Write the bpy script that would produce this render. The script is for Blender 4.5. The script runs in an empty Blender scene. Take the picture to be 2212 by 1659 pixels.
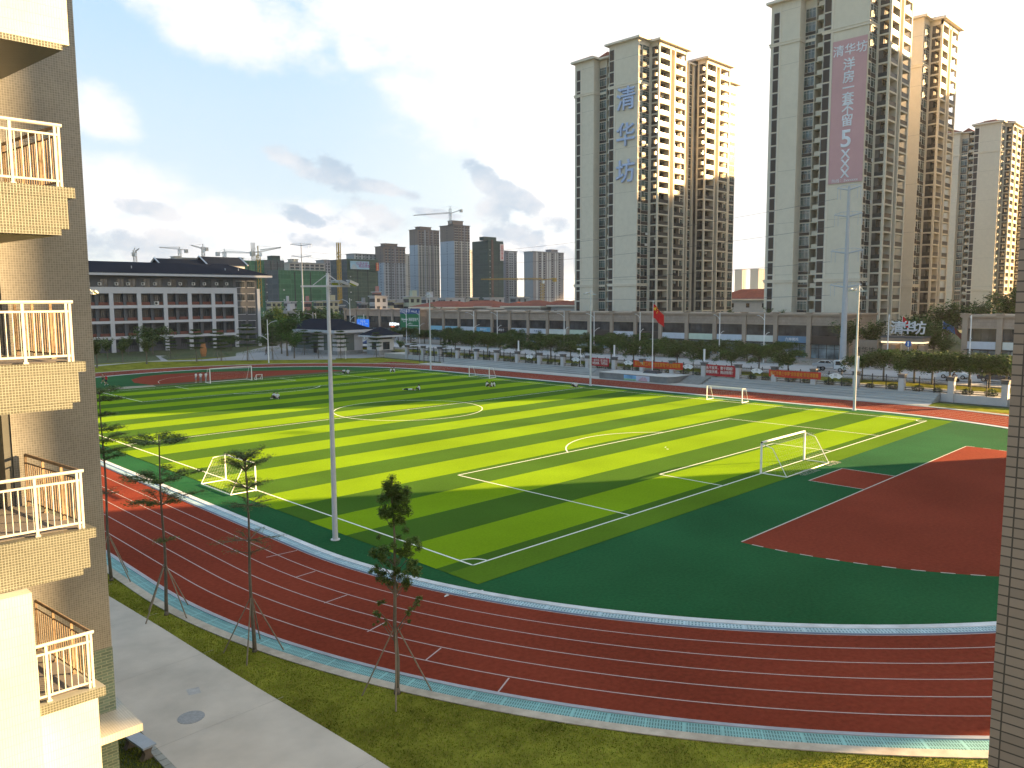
import bpy, math, random
from mathutils import Vector, Matrix
random.seed(11)
rnd = random.Random(5)
scene = bpy.context.scene
COL = scene.collection

# ------------------------------------------------------------------ camera
FPX, YAW, PITCH, ROLL = 1715.12, 0.7785, 0.1052, -0.0059      # photo measured on a 2212 x 1659 copy
CX, CY, CZ = -26.157, -29.442, 13.465
_f = Vector((math.sin(YAW) * math.cos(PITCH), math.cos(YAW) * math.cos(PITCH), -math.sin(PITCH)))
_r = Vector((math.cos(YAW), -math.sin(YAW), 0))
_u = _r.cross(_f)
R2 = _r * math.cos(ROLL) + _u * math.sin(ROLL)
U2 = -_r * math.sin(ROLL) + _u * math.cos(ROLL)
cam = bpy.data.cameras.new('camera')
cam.lens = FPX / 2212 * 36
cam.clip_start = 0.1
cam.clip_end = 12000
co = bpy.data.objects.new('camera', cam)
COL.objects.link(co)
co.matrix_world = Matrix(((R2.x, U2.x, -_f.x, CX), (R2.y, U2.y, -_f.y, CY), (R2.z, U2.z, -_f.z, CZ), (0, 0, 0, 1)))
scene.camera = co

# ------------------------------------------------------------------ light
SUN_EL = math.radians(12.5)
SX, SY = 0.851, -0.525                                        # horizontal direction towards the sun
SUN_STRENGTH, SKY_STRENGTH, EXPOSURE = 5.0, 0.05, 2.95
sun = bpy.data.lights.new('sun', 'SUN')
sun.energy = SUN_STRENGTH
sun.angle = math.radians(0.55)
sun.color = (1.0, 0.65, 0.30)
so = bpy.data.objects.new('sun', sun)
COL.objects.link(so)
sd = Vector((SX * math.cos(SUN_EL), SY * math.cos(SUN_EL), math.sin(SUN_EL)))
so.rotation_euler = sd.to_track_quat('Z', 'Y').to_euler()
so.location = (60, -60, 60)
scene.view_settings.view_transform = 'Standard'
scene.view_settings.look = 'None'
scene.view_settings.exposure = EXPOSURE
scene.view_settings.gamma = 1
scene.view_settings.use_curve_mapping = False

world = bpy.data.worlds.new('World')
scene.world = world
world.use_nodes = True
wt = world.node_tree
wt.nodes.clear()
W = wt.nodes.new
L = wt.links.new

def wmath(op, a, b=None, clamp=False):
    n = W('ShaderNodeMath'); n.operation = op; n.use_clamp = clamp
    for i, v in enumerate((a, b)):
        if v is None: continue
        if isinstance(v, (int, float)): n.inputs[i].default_value = v
        else: L(v, n.inputs[i])
    return n.outputs[0]

def wmix(fac, a, b):
    n = W('ShaderNodeMix'); n.data_type = 'RGBA'
    if isinstance(fac, (int, float)): n.inputs[0].default_value = fac
    else: L(fac, n.inputs[0])
    for i, v in ((6, a), (7, b)):
        if isinstance(v, tuple): n.inputs[i].default_value = (*v, 1)
        else: L(v, n.inputs[i])
    return n.outputs[2]

def wmap(v, a, b, c=0.0, d=1.0):
    n = W('ShaderNodeMapRange'); n.interpolation_type = 'SMOOTHSTEP'
    L(v, n.inputs[0])
    for i, k in enumerate((a, b, c, d)): n.inputs[i + 1].default_value = k
    return n.outputs[0]

sky = W('ShaderNodeTexSky')
sky.sky_type = 'NISHITA'
sky.sun_disc = False
sky.sun_elevation = SUN_EL
sky.sun_rotation = math.atan2(SX, SY)
sky.air_density = 1.0
sky.dust_density = 1.6
sky.ozone_density = 1.2
tc = W('ShaderNodeTexCoord')
sep = W('ShaderNodeSeparateXYZ'); L(tc.outputs['Generated'], sep.inputs[0])
zz = wmath('MAXIMUM', sep.outputs[2], 0.0)
den = wmath('ADD', zz, 0.16)
cmb = W('ShaderNodeCombineXYZ')
L(wmath('DIVIDE', sep.outputs[0], den), cmb.inputs[0])
L(wmath('DIVIDE', sep.outputs[1], den), cmb.inputs[1])

def wnoise(scale, detail, rough, off=(0, 0, 0), dist=0.0):
    mp = W('ShaderNodeMapping'); L(cmb.outputs[0], mp.inputs[0])
    mp.inputs['Location'].default_value = off
    n = W('ShaderNodeTexNoise'); L(mp.outputs[0], n.inputs['Vector'])
    n.inputs['Scale'].default_value = scale
    n.inputs['Detail'].default_value = detail
    n.inputs['Roughness'].default_value = rough
    n.inputs['Distortion'].default_value = dist
    return n.outputs[0]

# azimuth and elevation of the looked-at point of the sky
az = wmath('ARCTAN2', sep.outputs[0], sep.outputs[1])
elv = wmath('ARCSINE', sep.outputs[2])
def blobs(L_, wob, edge0, edge1):
    """soft union of tilted ellipses on the sky dome, their outline broken up by noise; radians"""
    f = None
    for (a0, e0, ra, re, t) in L_:
        da = wmath('SUBTRACT', az, a0); de = wmath('SUBTRACT', elv, e0)
        c_, s_ = math.cos(t), math.sin(t)
        u = wmath('ADD', wmath('MULTIPLY', da, c_ / ra), wmath('MULTIPLY', de, s_ / ra))
        v = wmath('ADD', wmath('MULTIPLY', da, -s_ / re), wmath('MULTIPLY', de, c_ / re))
        q = wmath('ADD', wmath('MULTIPLY', u, u), wmath('MULTIPLY', v, v))
        m_ = wmath('SUBTRACT', 1.0, q)
        f = m_ if f is None else wmath('MAXIMUM', f, m_)
    f = wmath('MAXIMUM', f, -2.5)
    return wmap(wmath('ADD', f, wob), edge0, edge1)
def skydir(px, py):
    f_ = Vector((math.sin(YAW) * math.cos(PITCH), math.cos(YAW) * math.cos(PITCH), -math.sin(PITCH)))
    d = (R2 * ((px - 1106) / FPX) + U2 * (-(py - 829.5) / FPX) + f_).normalized()
    return math.atan2(d.x, d.y), math.asin(d.z)
def B(px, py, rx, ry, tilt=0.0):
    a_, e_ = skydir(px, py)
    return (a_, e_, rx / FPX, ry / FPX, -math.radians(tilt))
av = W('ShaderNodeCombineXYZ'); L(az, av.inputs[0]); L(elv, av.inputs[1])
def dnoise(scale, detail, off, amp, rough=0.6):
    mp = W('ShaderNodeMapping'); L(av.outputs[0], mp.inputs[0]); mp.inputs['Location'].default_value = off; mp.inputs['Scale'].default_value = (1, 1.5, 1)
    n = W('ShaderNodeTexNoise'); L(mp.outputs[0], n.inputs['Vector']); n.inputs['Scale'].default_value = scale; n.inputs['Detail'].default_value = detail; n.inputs['Roughness'].default_value = rough
    return wmath('MULTIPLY', wmath('SUBTRACT', n.outputs[0], 0.5), amp)
dotp = W('ShaderNodeVectorMath'); dotp.operation = 'DOT_PRODUCT'
L(tc.outputs['Generated'], dotp.inputs[0]); dotp.inputs[1].default_value = (SX, SY, 0.12)
sunward = dotp.outputs['Value']
glow = wmap(sunward, -0.05, 0.62)                 # thin bright veil of cloud towards the sun
SKYV = 0.142                                      # radiance of a white cloud here
blue = W('ShaderNodeVectorMath'); blue.operation = 'SCALE'
L(sky.outputs[0], blue.inputs[0]); blue.inputs['Scale'].default_value = SKY_STRENGTH
low = wmap(sep.outputs[2], 0.04, 0.42)
base = wmix(low, (SKYV * 0.76, SKYV * 0.86, SKYV * 0.92), (SKYV * 0.42, SKYV * 0.68, SKYV * 0.92))
base = wmix(0.10, base, blue.outputs[0])
wob = wmath('ADD', dnoise(9.0, 8, (2.2, 0.7, 0), 4.6), dnoise(30.0, 6, (3.2, 1.7, 0), 1.6, 0.65))
whites = [B(500, 40, 190, 70, 18), B(900, 60, 220, 75, 10), B(215, 235, 60, 45, 30), B(775, 110, 45, 35), B(1300, 200, 420, 230, 20), B(240, 420, 140, 60, 0), B(1050, 560, 400, 60, 0), B(500, 500, 330, 60, 0), B(1150, 330, 260, 110, 30), B(1900, 300, 600, 400, 0)]
wf = blobs(whites, wob, -0.9, 1.2)
hi = wmap(wnoise(0.62, 7, 0.55, (3.1, 1.7, 0), 0.4), 0.60, 0.74)
away = wmath('MULTIPLY', hi, wmap(sunward, 0.10, -0.25))
wf = wmath('MAXIMUM', wf, away)
c1 = wmix(wf, base, (SKYV * 1.03, SKYV * 1.02, SKYV * 1.03))
c2 = wmix(wmath('MULTIPLY', glow, 0.92), c1, (SKYV * 1.22, SKYV * 1.18, SKYV * 1.12))
greys = [B(320, 452, 75, 17, 12), B(262, 540, 95, 36, 8), B(385, 525, 62, 26, 8), B(640, 355, 80, 24, 24), B(720, 372, 62, 34, 20), B(840, 410, 110, 16, 14), B(660, 470, 60, 20, 18), B(775, 478, 92, 44, 6), B(700, 520, 80, 20, 5),
         B(1045, 385, 70, 24, 38), B(1130, 440, 130, 26, 30), B(1100, 500, 95, 46, 20), B(1070, 460, 50, 30, 10), B(1210, 560, 60, 30, 10), B(940, 460, 60, 10, 10), B(1650, 600, 90, 40, 0)]
gw = wmath('ADD', dnoise(15.0, 8, (0.4, 3.3, 0), 5.0, 0.62), dnoise(48.0, 6, (1.4, 0.3, 0), 2.0, 0.65))
gl = blobs(greys, gw, -0.1, 0.75)
g = wmath('MULTIPLY', wmap(wnoise(1.25, 6, 0.55, (7.3, 2.9, 0), 0.5), 0.55, 0.62), wmap(sep.outputs[2], 0.3, 0.1))
g = wmath('MULTIPLY', g, wmap(az, 0.1, -0.15))                    # other clouds away to the north west, out of the picture
gl = wmath('MULTIPLY', wmath('MAXIMUM', gl, g), 0.86)
shade = wmath('ADD', dnoise(8.0, 5, (4.4, 1.3, 0), 3.2), 0.5)
gcol = wmix(wmap(shade, 0.1, 0.9), (SKYV * 0.50, SKYV * 0.61, SKYV * 0.73), (SKYV * 0.84, SKYV * 0.85, SKYV * 0.88))
c3 = wmix(gl, c2, gcol)
bg = W('ShaderNodeBackground'); L(c3, bg.inputs[0]); bg.inputs[1].default_value = 1.0
wo = W('ShaderNodeOutputWorld'); L(bg.outputs[0], wo.inputs[0])

scene.cycles.max_bounces = 5
scene.cycles.diffuse_bounces = 2
scene.cycles.glossy_bounces = 2
scene.cycles.transparent_max_bounces = 6
scene.cycles.caustics_reflective = False
scene.cycles.caustics_refractive = False

# ------------------------------------------------------------------ measuring helpers: a direction seen in the photo meets a real plane
def ray(px, py):
    return (R2 * ((px - 1106) / FPX) + U2 * (-(py - 829.5) / FPX) + _f)
def gnd(px, py, z=0.0):
    d = ray(px, py); t = (z - CZ) / d.z
    return CX + t * d.x, CY + t * d.y
def onx(px, py, X):
    d = ray(px, py); t = (X - CX) / d.x
    return CY + t * d.y, CZ + t * d.z
def ony(px, py, Y):
    d = ray(px, py); t = (Y - CY) / d.y
    return CX + t * d.x, CZ + t * d.z
def atd(px, py, D):
    d = ray(px, py)
    return Vector((CX, CY, CZ)) + d * (D / d.dot(Vector((math.sin(YAW), math.cos(YAW), 0))))
def src(ox, oy, k, a, b):
    return (ox + a * k) / 1.8228, (oy + b * k) / 1.8228

# ------------------------------------------------------------------ materials
MATS = {}
def mat(name, col, rough=0.75, var=0.12, scale=1.5, big=0.06, spec=0.15, metal=0.0, bump=0.0, bscale=30.0, emit=0.0, alpha=1.0, stretch=None, trans=0.0):
    if name in MATS: return MATS[name]
    m = bpy.data.materials.new(name); m.use_nodes = True
    t = m.node_tree; b = t.nodes['Principled BSDF']; N = t.nodes.new; K = t.links.new
    ge = N('ShaderNodeNewGeometry')
    vec = ge.outputs['Position']
    if stretch:
        mp = N('ShaderNodeMapping'); K(vec, mp.inputs[0]); mp.inputs['Scale'].default_value = stretch; vec = mp.outputs[0]
    n1 = N('ShaderNodeTexNoise'); K(vec, n1.inputs['Vector']); n1.inputs['Scale'].default_value = scale; n1.inputs['Detail'].default_value = 6; n1.inputs['Roughness'].default_value = 0.6
    n2 = N('ShaderNodeTexNoise'); K(vec, n2.inputs['Vector']); n2.inputs['Scale'].default_value = big; n2.inputs['Detail'].default_value = 4
    ad = N('ShaderNodeMath'); ad.operation = 'ADD'; K(n1.outputs[0], ad.inputs[0]); K(n2.outputs[0], ad.inputs[1])
    mr = N('ShaderNodeMapRange'); K(ad.outputs[0], mr.inputs[0])
    for i, v in enumerate((0.72, 1.28, 1 - var, 1 + var)): mr.inputs[i + 1].default_value = v
    sc = N('ShaderNodeVectorMath'); sc.operation = 'SCALE'; sc.inputs[0].default_value = col; K(mr.outputs[0], sc.inputs['Scale'])
    K(sc.outputs[0], b.inputs['Base Color'])
    b.inputs['Roughness'].default_value = rough
    b.inputs['Specular IOR Level'].default_value = spec
    b.inputs['Metallic'].default_value = metal
    if bump:
        nb = N('ShaderNodeTexNoise'); K(ge.outputs['Position'], nb.inputs['Vector']); nb.inputs['Scale'].default_value = bscale; nb.inputs['Detail'].default_value = 4
        bu = N('ShaderNodeBump'); bu.inputs['Strength'].default_value = bump; bu.inputs['Distance'].default_value = 0.02; K(nb.outputs[0], bu.inputs['Height']); K(bu.outputs[0], b.inputs['Normal'])
    if emit:
        K(sc.outputs[0], b.inputs['Emission Color']); b.inputs['Emission Strength'].default_value = emit
    if alpha < 1:
        b.inputs['Alpha'].default_value = alpha
    MATS[name] = m
    return m

def tilemat(name, tile, grout, w, h, mortar, rough=0.35, offset=0.0, var=0.12, top=False, vary=0.0):
    m = bpy.data.materials.new(name); m.use_nodes = True
    t = m.node_tree; b = t.nodes['Principled BSDF']; N = t.nodes.new; K = t.links.new
    ge = N('ShaderNodeNewGeometry'); s = N('ShaderNodeSeparateXYZ'); K(ge.outputs['Position'], s.inputs[0])
    a = N('ShaderNodeMath'); a.operation = 'ADD'; K(s.outputs[0], a.inputs[0]); K(s.outputs[1], a.inputs[1])
    if top:
        a = N('ShaderNodeMath'); a.operation = 'MULTIPLY'; K(s.outputs[0], a.inputs[0]); a.inputs[1].default_value = 1.0
    c = N('ShaderNodeCombineXYZ'); K(a.outputs[0], c.inputs[0]); K(s.outputs[1] if top else s.outputs[2], c.inputs[1])
    br = N('ShaderNodeTexBrick'); K(c.outputs[0], br.inputs['Vector'])
    br.offset = offset; br.squash = 1.0
    br.inputs['Color1'].default_value = (*[k * (1 - var) for k in tile], 1)
    br.inputs['Color2'].default_value = (*[k * (1 + var) for k in tile], 1)
    br.inputs['Mortar'].default_value = (*grout, 1)
    br.inputs['Scale'].default_value = 1.0
    br.inputs['Mortar Size'].default_value = mortar
    br.inputs['Mortar Smooth'].default_value = 0.1
    br.inputs['Brick Width'].default_value = w
    br.inputs['Row Height'].default_value = h
    n1 = N('ShaderNodeTexNoise'); K(ge.outputs['Position'], n1.inputs['Vector']); n1.inputs['Scale'].default_value = 0.7; n1.inputs['Detail'].default_value = 5
    mr = N('ShaderNodeMapRange'); K(n1.outputs[0], mr.inputs[0])
    for i, v in enumerate((0.3, 0.7, 0.88, 1.1)): mr.inputs[i + 1].default_value = v
    sc = N('ShaderNodeVectorMath'); sc.operation = 'SCALE'; K(br.outputs['Color'], sc.inputs[0]); K(mr.outputs[0], sc.inputs['Scale'])
    K(sc.outputs[0], b.inputs['Base Color'])
    b.inputs['Roughness'].default_value = rough; b.inputs['Specular IOR Level'].default_value = 0.35
    bu = N('ShaderNodeBump'); bu.invert = True; bu.inputs['Strength'].default_value = 0.35; bu.inputs['Distance'].default_value = 0.004
    K(br.outputs['Fac'], bu.inputs['Height']); K(bu.outputs[0], b.inputs['Normal'])
    MATS[name] = m
    return m

# ------------------------------------------------------------------ mesh building
class MB:
    def __init__(s): s.v = []; s.f = []; s.m = []; s.uv = None
    def poly(s, pts, m=0):
        n = len(s.v); s.v += [tuple(p) for p in pts]; s.f.append(tuple(range(n, n + len(pts)))); s.m.append(m)
    def box(s, x0, y0, z0, x1, y1, z1, m=0, M=None):
        if x0 > x1: x0, x1 = x1, x0
        if y0 > y1: y0, y1 = y1, y0
        if z0 > z1: z0, z1 = z1, z0
        n = len(s.v)
        P = [(x0, y0, z0), (x1, y0, z0), (x1, y1, z0), (x0, y1, z0), (x0, y0, z1), (x1, y0, z1), (x1, y1, z1), (x0, y1, z1)]
        if M is not None: P = [tuple(M @ Vector(p)) for p in P]
        s.v += P
        for q in ((0, 3, 2, 1), (4, 5, 6, 7), (0, 1, 5, 4), (1, 2, 6, 5), (2, 3, 7, 6), (3, 0, 4, 7)):
            s.f.append(tuple(n + i for i in q)); s.m.append(m)
        return s
    def prism(s, P, z0, z1, m=0, mtop=None):
        n = len(s.v); k = len(P)
        s.v += [(p[0], p[1], z0) for p in P] + [(p[0], p[1], z1) for p in P]
        s.f.append(tuple(n + k + i for i in range(k))); s.m.append(m if mtop is None else mtop)
        s.f.append(tuple(n + k - 1 - i for i in range(k))); s.m.append(m)
        for i in range(k):
            j = (i + 1) % k; s.f.append((n + i, n + j, n + k + j, n + k + i)); s.m.append(m)
        return s
    def tube(s, pts, rad, n=8, m=0):
        pts = [Vector(p) for p in pts]
        if isinstance(rad, (int, float)): rad = [rad] * len(pts)
        b = len(s.v)
        for i, p in enumerate(pts):
            d = (pts[min(i + 1, len(pts) - 1)] - pts[max(i - 1, 0)])
            if d.length < 1e-9: d = Vector((0, 0, 1))
            d.normalize()
            a = d.cross(Vector((0, 0, 1)) if abs(d.z) < 0.9 else Vector((1, 0, 0))).normalized(); c = d.cross(a)
            for k in range(n):
                t = 2 * math.pi * k / n
                s.v.append(tuple(p + (a * math.cos(t) + c * math.sin(t)) * rad[i]))
        for i in range(len(pts) - 1):
            for k in range(n):
                k2 = (k + 1) % n
                s.f.append((b + i * n + k, b + (i + 1) * n + k, b + (i + 1) * n + k2, b + i * n + k2)); s.m.append(m)
        s.f.append(tuple(b + k for k in range(n))); s.m.append(m)
        e = b + (len(pts) - 1) * n
        s.f.append(tuple(e + n - 1 - k for k in range(n))); s.m.append(m)
        return s
    def ell(s, c, r, nu=12, nv=8, m=0, M=None):
        b = len(s.v)
        if isinstance(r, (int, float)): r = (r, r, r)
        P = []
        for j in range(1, nv):
            ph = math.pi * j / nv
            for i in range(nu):
                th = 2 * math.pi * i / nu
                P.append((c[0] + r[0] * math.sin(ph) * math.cos(th), c[1] + r[1] * math.sin(ph) * math.sin(th), c[2] + r[2] * math.cos(ph)))
        P.append((c[0], c[1], c[2] + r[2])); P.append((c[0], c[1], c[2] - r[2]))
        if M is not None: P = [tuple(M @ Vector(p)) for p in P]
        s.v += P
        T = b + (nv - 1) * nu; B = T + 1
        for j in range(nv - 2):
            for i in range(nu):
                i2 = (i + 1) % nu
                s.f.append((b + j * nu + i, b + (j + 1) * nu + i, b + (j + 1) * nu + i2, b + j * nu + i2)); s.m.append(m)
        for i in range(nu):
            i2 = (i + 1) % nu
            s.f.append((T, b + i, b + i2)); s.m.append(m)
            s.f.append((B, b + (nv - 2) * nu + i2, b + (nv - 2) * nu + i)); s.m.append(m)
        return s
    def hip(s, x0, y0, x1, y1, z, h, over=0.8, th=0.25, m=0, me=1, ridge=None):
        x0 -= over; y0 -= over; x1 += over; y1 += over
        s.box(x0, y0, z - th, x1, y1, z, me)
        z += 0.003
        w, d = x1 - x0, y1 - y0
        k = min(w, d) / 2 if ridge is None else ridge
        if w >= d: a, b = (x0 + k, (y0 + y1) / 2), (x1 - k, (y0 + y1) / 2)
        else: a, b = ((x0 + x1) / 2, y0 + k), ((x0 + x1) / 2, y1 - k)
        A = (a[0], a[1], z + h); B = (b[0], b[1], z + h)
        c = [(x0, y0, z), (x1, y0, z), (x1, y1, z), (x0, y1, z)]
        if w >= d:
            s.poly([c[0], c[1], B, A], m); s.poly([c[1], c[2], B], m); s.poly([c[2], c[3], A, B], m); s.poly([c[3], c[0], A], m)
        else:
            s.poly([c[0], c[1], A], m); s.poly([c[1], c[2], B, A], m); s.poly([c[2], c[3], B], m); s.poly([c[3], c[0], A, B], m)
        return s
    def add(s, o, off=(0, 0, 0)):
        n = len(s.v); s.v += [(p[0] + off[0], p[1] + off[1], p[2] + off[2]) for p in o.v]
        s.f += [tuple(i + n for i in q) for q in o.f]; s.m += o.m
    def mesh(s, name, mats, smooth=False):
        me = bpy.data.meshes.new(name); me.from_pydata(s.v, [], s.f); me.update()
        if not isinstance(mats, (list, tuple)): mats = [mats]
        for k in mats: me.materials.append(k)
        if len(mats) > 1: me.polygons.foreach_set('material_index', [min(i, len(mats) - 1) for i in s.m])
        if smooth: me.polygons.foreach_set('use_smooth', [True] * len(s.f))
        if s.uv is not None:
            ul = me.uv_layers.new(name='UVMap')
            ul.data.foreach_set('uv', [c for i in range(len(s.f)) for vi in s.f[i] for c in s.uv[vi]])
        me.update()
        return me
    def build(s, name, mats, parent=None, loc=(0, 0, 0), rz=0.0, smooth=False):
        return place(name, s.mesh(name, mats, smooth), parent, loc, rz)

def place(name, me, parent=None, loc=(0, 0, 0), rz=0.0):
    o = bpy.data.objects.new(name, me); COL.objects.link(o)
    o.location = loc; o.rotation_euler = (0, 0, rz)
    if parent is not None: o.parent = parent
    return o
def tag(o, label=None, cat=None, group=None, kind=None):
    if label: o['label'] = label
    if cat: o['category'] = cat
    if group: o['group'] = group
    if kind: o['kind'] = kind
    return o
def empty(name, loc, label, cat, group=None, rz=0.0):
    return tag(place(name, None, None, loc, rz), label, cat, group)
def dup(o, loc=None, rz=None, label=None, parent=None):
    c = o.copy(); COL.objects.link(c)
    if parent is not None: c.parent = parent
    if loc is not None: c.location = loc
    if rz is not None: c.rotation_euler = (0, 0, rz)
    if label: c['label'] = label
    for ch in [k for k in o.children]: dup(ch, parent=c)
    return c
def many(root, name, proto, mats, spots, cap=100, smooth=False):
    """each repeat its own part; past the cap the rest is one part"""
    me = proto.mesh(name, mats, smooth)
    for p in spots[:cap]: place(name, me, root, p)
    if len(spots) > cap:
        r = MB()
        for p in spots[cap:]: r.add(proto, p)
        tag(r.build(name, mats, root, smooth=smooth), kind='stuff')
def text(body, size, mt, parent, loc, face='x', name='lettering', ext=0.03, bold=0.0, sx=1.0, spacing=1.0, line=1.0):
    """face 'x': read by someone looking towards +x; 'y': towards +y"""
    cu = bpy.data.curves.new(name, 'FONT'); cu.body = body; cu.size = size; cu.align_x = 'CENTER'; cu.align_y = 'CENTER'
    cu.extrude = ext; cu.resolution_u = 4; cu.bevel_depth = bold; cu.bevel_resolution = 0; cu.space_character = spacing; cu.space_line = line
    cu.materials.append(mt)
    t_ = bpy.data.objects.new('t', cu); COL.objects.link(t_)
    me = bpy.data.meshes.new_from_object(t_.evaluated_get(bpy.context.evaluated_depsgraph_get())); me.name = name
    bpy.data.objects.remove(t_); bpy.data.curves.remove(cu)
    o = place(name, me, parent, loc)
    o.rotation_euler = (math.pi / 2, 0, -math.pi / 2 if face == 'x' else 0); o.scale = (sx, 1, 1)
    return o
ORD = 'first second third fourth fifth sixth seventh eighth ninth tenth eleventh twelfth thirteenth fourteenth fifteenth sixteenth seventeenth eighteenth nineteenth twentieth'.split()
def nth(i):
    if i < 20: return ORD[i]
    t, o = divmod(i + 1, 10)
    return ['', '', 'twenty', 'thirty', 'forty', 'fifty'][t] + '-' + ORD[o - 1] if o else ['', '', 'twentieth', 'thirtieth', 'fortieth', 'fiftieth'][t]

white = mat('white_paint', (0.72, 0.73, 0.74), 0.5, 0.06)
greym = mat('grey_metal', (0.42, 0.44, 0.47), 0.35, 0.08, metal=0.3)
darkm = mat('dark_metal', (0.03, 0.032, 0.035), 0.45, 0.1)
concrete = mat('concrete', (0.36, 0.35, 0.33), 0.9, 0.12, 2.2, 0.15, bump=0.15)
stone = mat('grey_stone', (0.27, 0.28, 0.28), 0.9, 0.16, 1.2, 0.3)
# ================================================================== GROUND AND TRACK
YB, YT, XC = 8.6, 89.9, 33.3         # centres of the two track bends, axis of the field
def stadium(r, n=72):
    P = []
    for i in range(n + 1):
        a = math.pi + math.pi * i / n
        P.append((XC + r * math.cos(a), YB + r * math.sin(a)))
    for i in range(n + 1):
        a = math.pi * i / n
        P.append((XC + r * math.cos(a), YT + r * math.sin(a)))
    return P
def ring(r0, r1, z0, z1=None, n=110, m=0):
    A, B = stadium(r0, n), stadium(r1, n)
    mb = MB(); mb.uv = []
    k = len(A); z1 = z0 if z1 is None else z1
    s = 0.0; arc = [0.0]
    for i in range(k):
        j = (i + 1) % k; s += math.dist(B[i], B[j]); arc.append(s)
    hgt_ = z1 > z0
    for i in range(k):
        j = (i + 1) % k
        mb.poly([(*A[i], z1), (*B[i], z1), (*B[j], z1), (*A[j], z1)], m)
        mb.uv += [(arc[i], 0), (arc[i], r1 - r0), (arc[i + 1], r1 - r0), (arc[i + 1], 0)]
        if hgt_:
            mb.poly([(*B[i], z0), (*B[j], z0), (*B[j], z1), (*B[i], z1)], m); mb.uv += [(arc[i], 0), (arc[i + 1], 0), (arc[i + 1], .1), (arc[i], .1)]
            mb.poly([(*A[j], z0), (*A[i], z0), (*A[i], z1), (*A[j], z1)], m); mb.uv += [(arc[i], 0), (arc[i + 1], 0), (arc[i + 1], .1), (arc[i], .1)]
    return mb
def struct(name, mb, mats, **k):
    return tag(mb.build(name, mats, **k), kind='structure')
def sheet(P, z):
    mb = MB(); mb.poly([(p[0], p[1], z) for p in P]); return mb

g_far = mat('field_ground', (0.07, 0.085, 0.045), 0.95, 0.3, 0.05, 0.01)
struct('ground', sheet([(-3900, -3900), (3900, -3900), (3900, 3900), (-3900, 3900)], -0.06), g_far)
grass_m = mat('lawn', (0.16, 0.165, 0.024), 1.0, 0.45, 1.2, 0.35, bump=0.6, bscale=45, spec=0.0)
struct('lawn', sheet([(-24, -60), (84, -60), (84, 30), (84, 160), (-60, 160), (-60, -2), (-24, -2)], -0.02), grass_m)
rubber_g = mat('green_rubber', (0.016, 0.080, 0.030), 1.0, 0.28, 6.0, 0.12, bump=0.2, bscale=120, spec=0.02)
mb = MB(); mb.poly([(*p, 0.0) for p in stadium(37.3)])
struct('green_rubber_infield', mb, rubber_g)
rubber_r = mat('red_rubber', (0.172, 0.034, 0.019), 1.0, 0.26, 5.0, 0.10, bump=0.25, bscale=140, spec=0.02)
struct('running_track', ring(38.22, 45.7, 0.0), rubber_r)
# home straight runs on past both bends
mb = MB()
x0, x1 = XC + 38.3, XC + 45.7
mb.poly([(x0 + 3.0, YT + 0.2, 0.004), (x1, YT + 0.2, 0.004), (x1, 114.5, 0.004), (x0 + 2, 114.5, 0.004)])
mb.poly([(x0 + 4.5, -22, 0.004), (x1, -22, 0.004), (x1, YB - 0.2, 0.004), (x0 + 4.5, YB - 0.2, 0.004)])
struct('track_straight', mb, rubber_r)
# turf in strips 4.09 m wide
def turfmat(name, col):
    m = mat(name, col, 1.0, 0.17, 7.0, 0.12, bump=0.4, bscale=220, spec=0.0)
    return m
t_l = turfmat('turf_light', (0.158, 0.262, 0.010)); t_d = turfmat('turf_dark', (0.050, 0.110, 0.016)); t_m = turfmat('turf_middle', (0.080, 0.15, 0.014))
mb = MB()
TX0, TX1 = -1.65, 68.35
edges = [-2.2, 0.0, 0.94] + [0.94 + 4.09 * k for k in range(1, 24)] + [96.9, 100.9]
edges = sorted(set(e for e in edges if e <= 100.9))
for a, b in zip(edges[:-1], edges[1:]):
    if a < 0: k = 2
    elif b <= 0.95: k = 1
    elif a > 96: k = int((a - 0.94) / 4.09 + 0.01) % 2
    else: k = int((a - 0.94) / 4.09 + 0.01) % 2
    mb.poly([(TX0, a, 0.02), (TX1, a, 0.02), (TX1, b, 0.02), (TX0, b, 0.02)], k)
struct('turf', mb, [t_l, t_d, t_m])
PW, PL = 66.79, 98.51
def lines(segs, w=0.12, z=0.026):
    m = MB()
    for (a, b) in segs:
        a = Vector(a); b = Vector(b); d = (b - a).normalized(); n = Vector((-d.y, d.x)) * w / 2; a = a - d * w / 2; b = b + d * w / 2
        m.poly([(a.x - n.x, a.y - n.y, z), (b.x - n.x, b.y - n.y, z), (b.x + n.x, b.y + n.y, z), (a.x + n.x, a.y + n.y, z)])
    return m
def arcl(m, c, r, a0, a1, w=0.12, z=0.026, n=48):
    for i in range(n):
        t, u = a0 + (a1 - a0) * i / n, a0 + (a1 - a0) * (i + 1) / n
        q = [(c[0] + (r - w / 2) * math.cos(t), c[1] + (r - w / 2) * math.sin(t), z), (c[0] + (r + w / 2) * math.cos(t), c[1] + (r + w / 2) * math.sin(t), z),
             (c[0] + (r + w / 2) * math.cos(u), c[1] + (r + w / 2) * math.sin(u), z), (c[0] + (r - w / 2) * math.cos(u), c[1] + (r - w / 2) * math.sin(u), z)]
        m.poly(q)
line_m = mat('line_white', (0.66, 0.68, 0.62), 0.8, 0.08, 8)
c = PW / 2
S = [((0, 0), (PW, 0)), ((0, PL), (PW, PL)), ((0, 0), (0, PL)), ((PW, 0), (PW, PL)), ((0, PL / 2), (PW, PL / 2))]
for s_, y in ((1, 0), (-1, PL)):
    for hw, d in ((20.16, 16.5), (9.16, 5.5)):
        S += [((c - hw, y), (c - hw, y + s_ * d)), ((c + hw, y), (c + hw, y + s_ * d)), ((c - hw, y + s_ * d), (c + hw, y + s_ * d))]
mb = lines(S, z=0.027)
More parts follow.
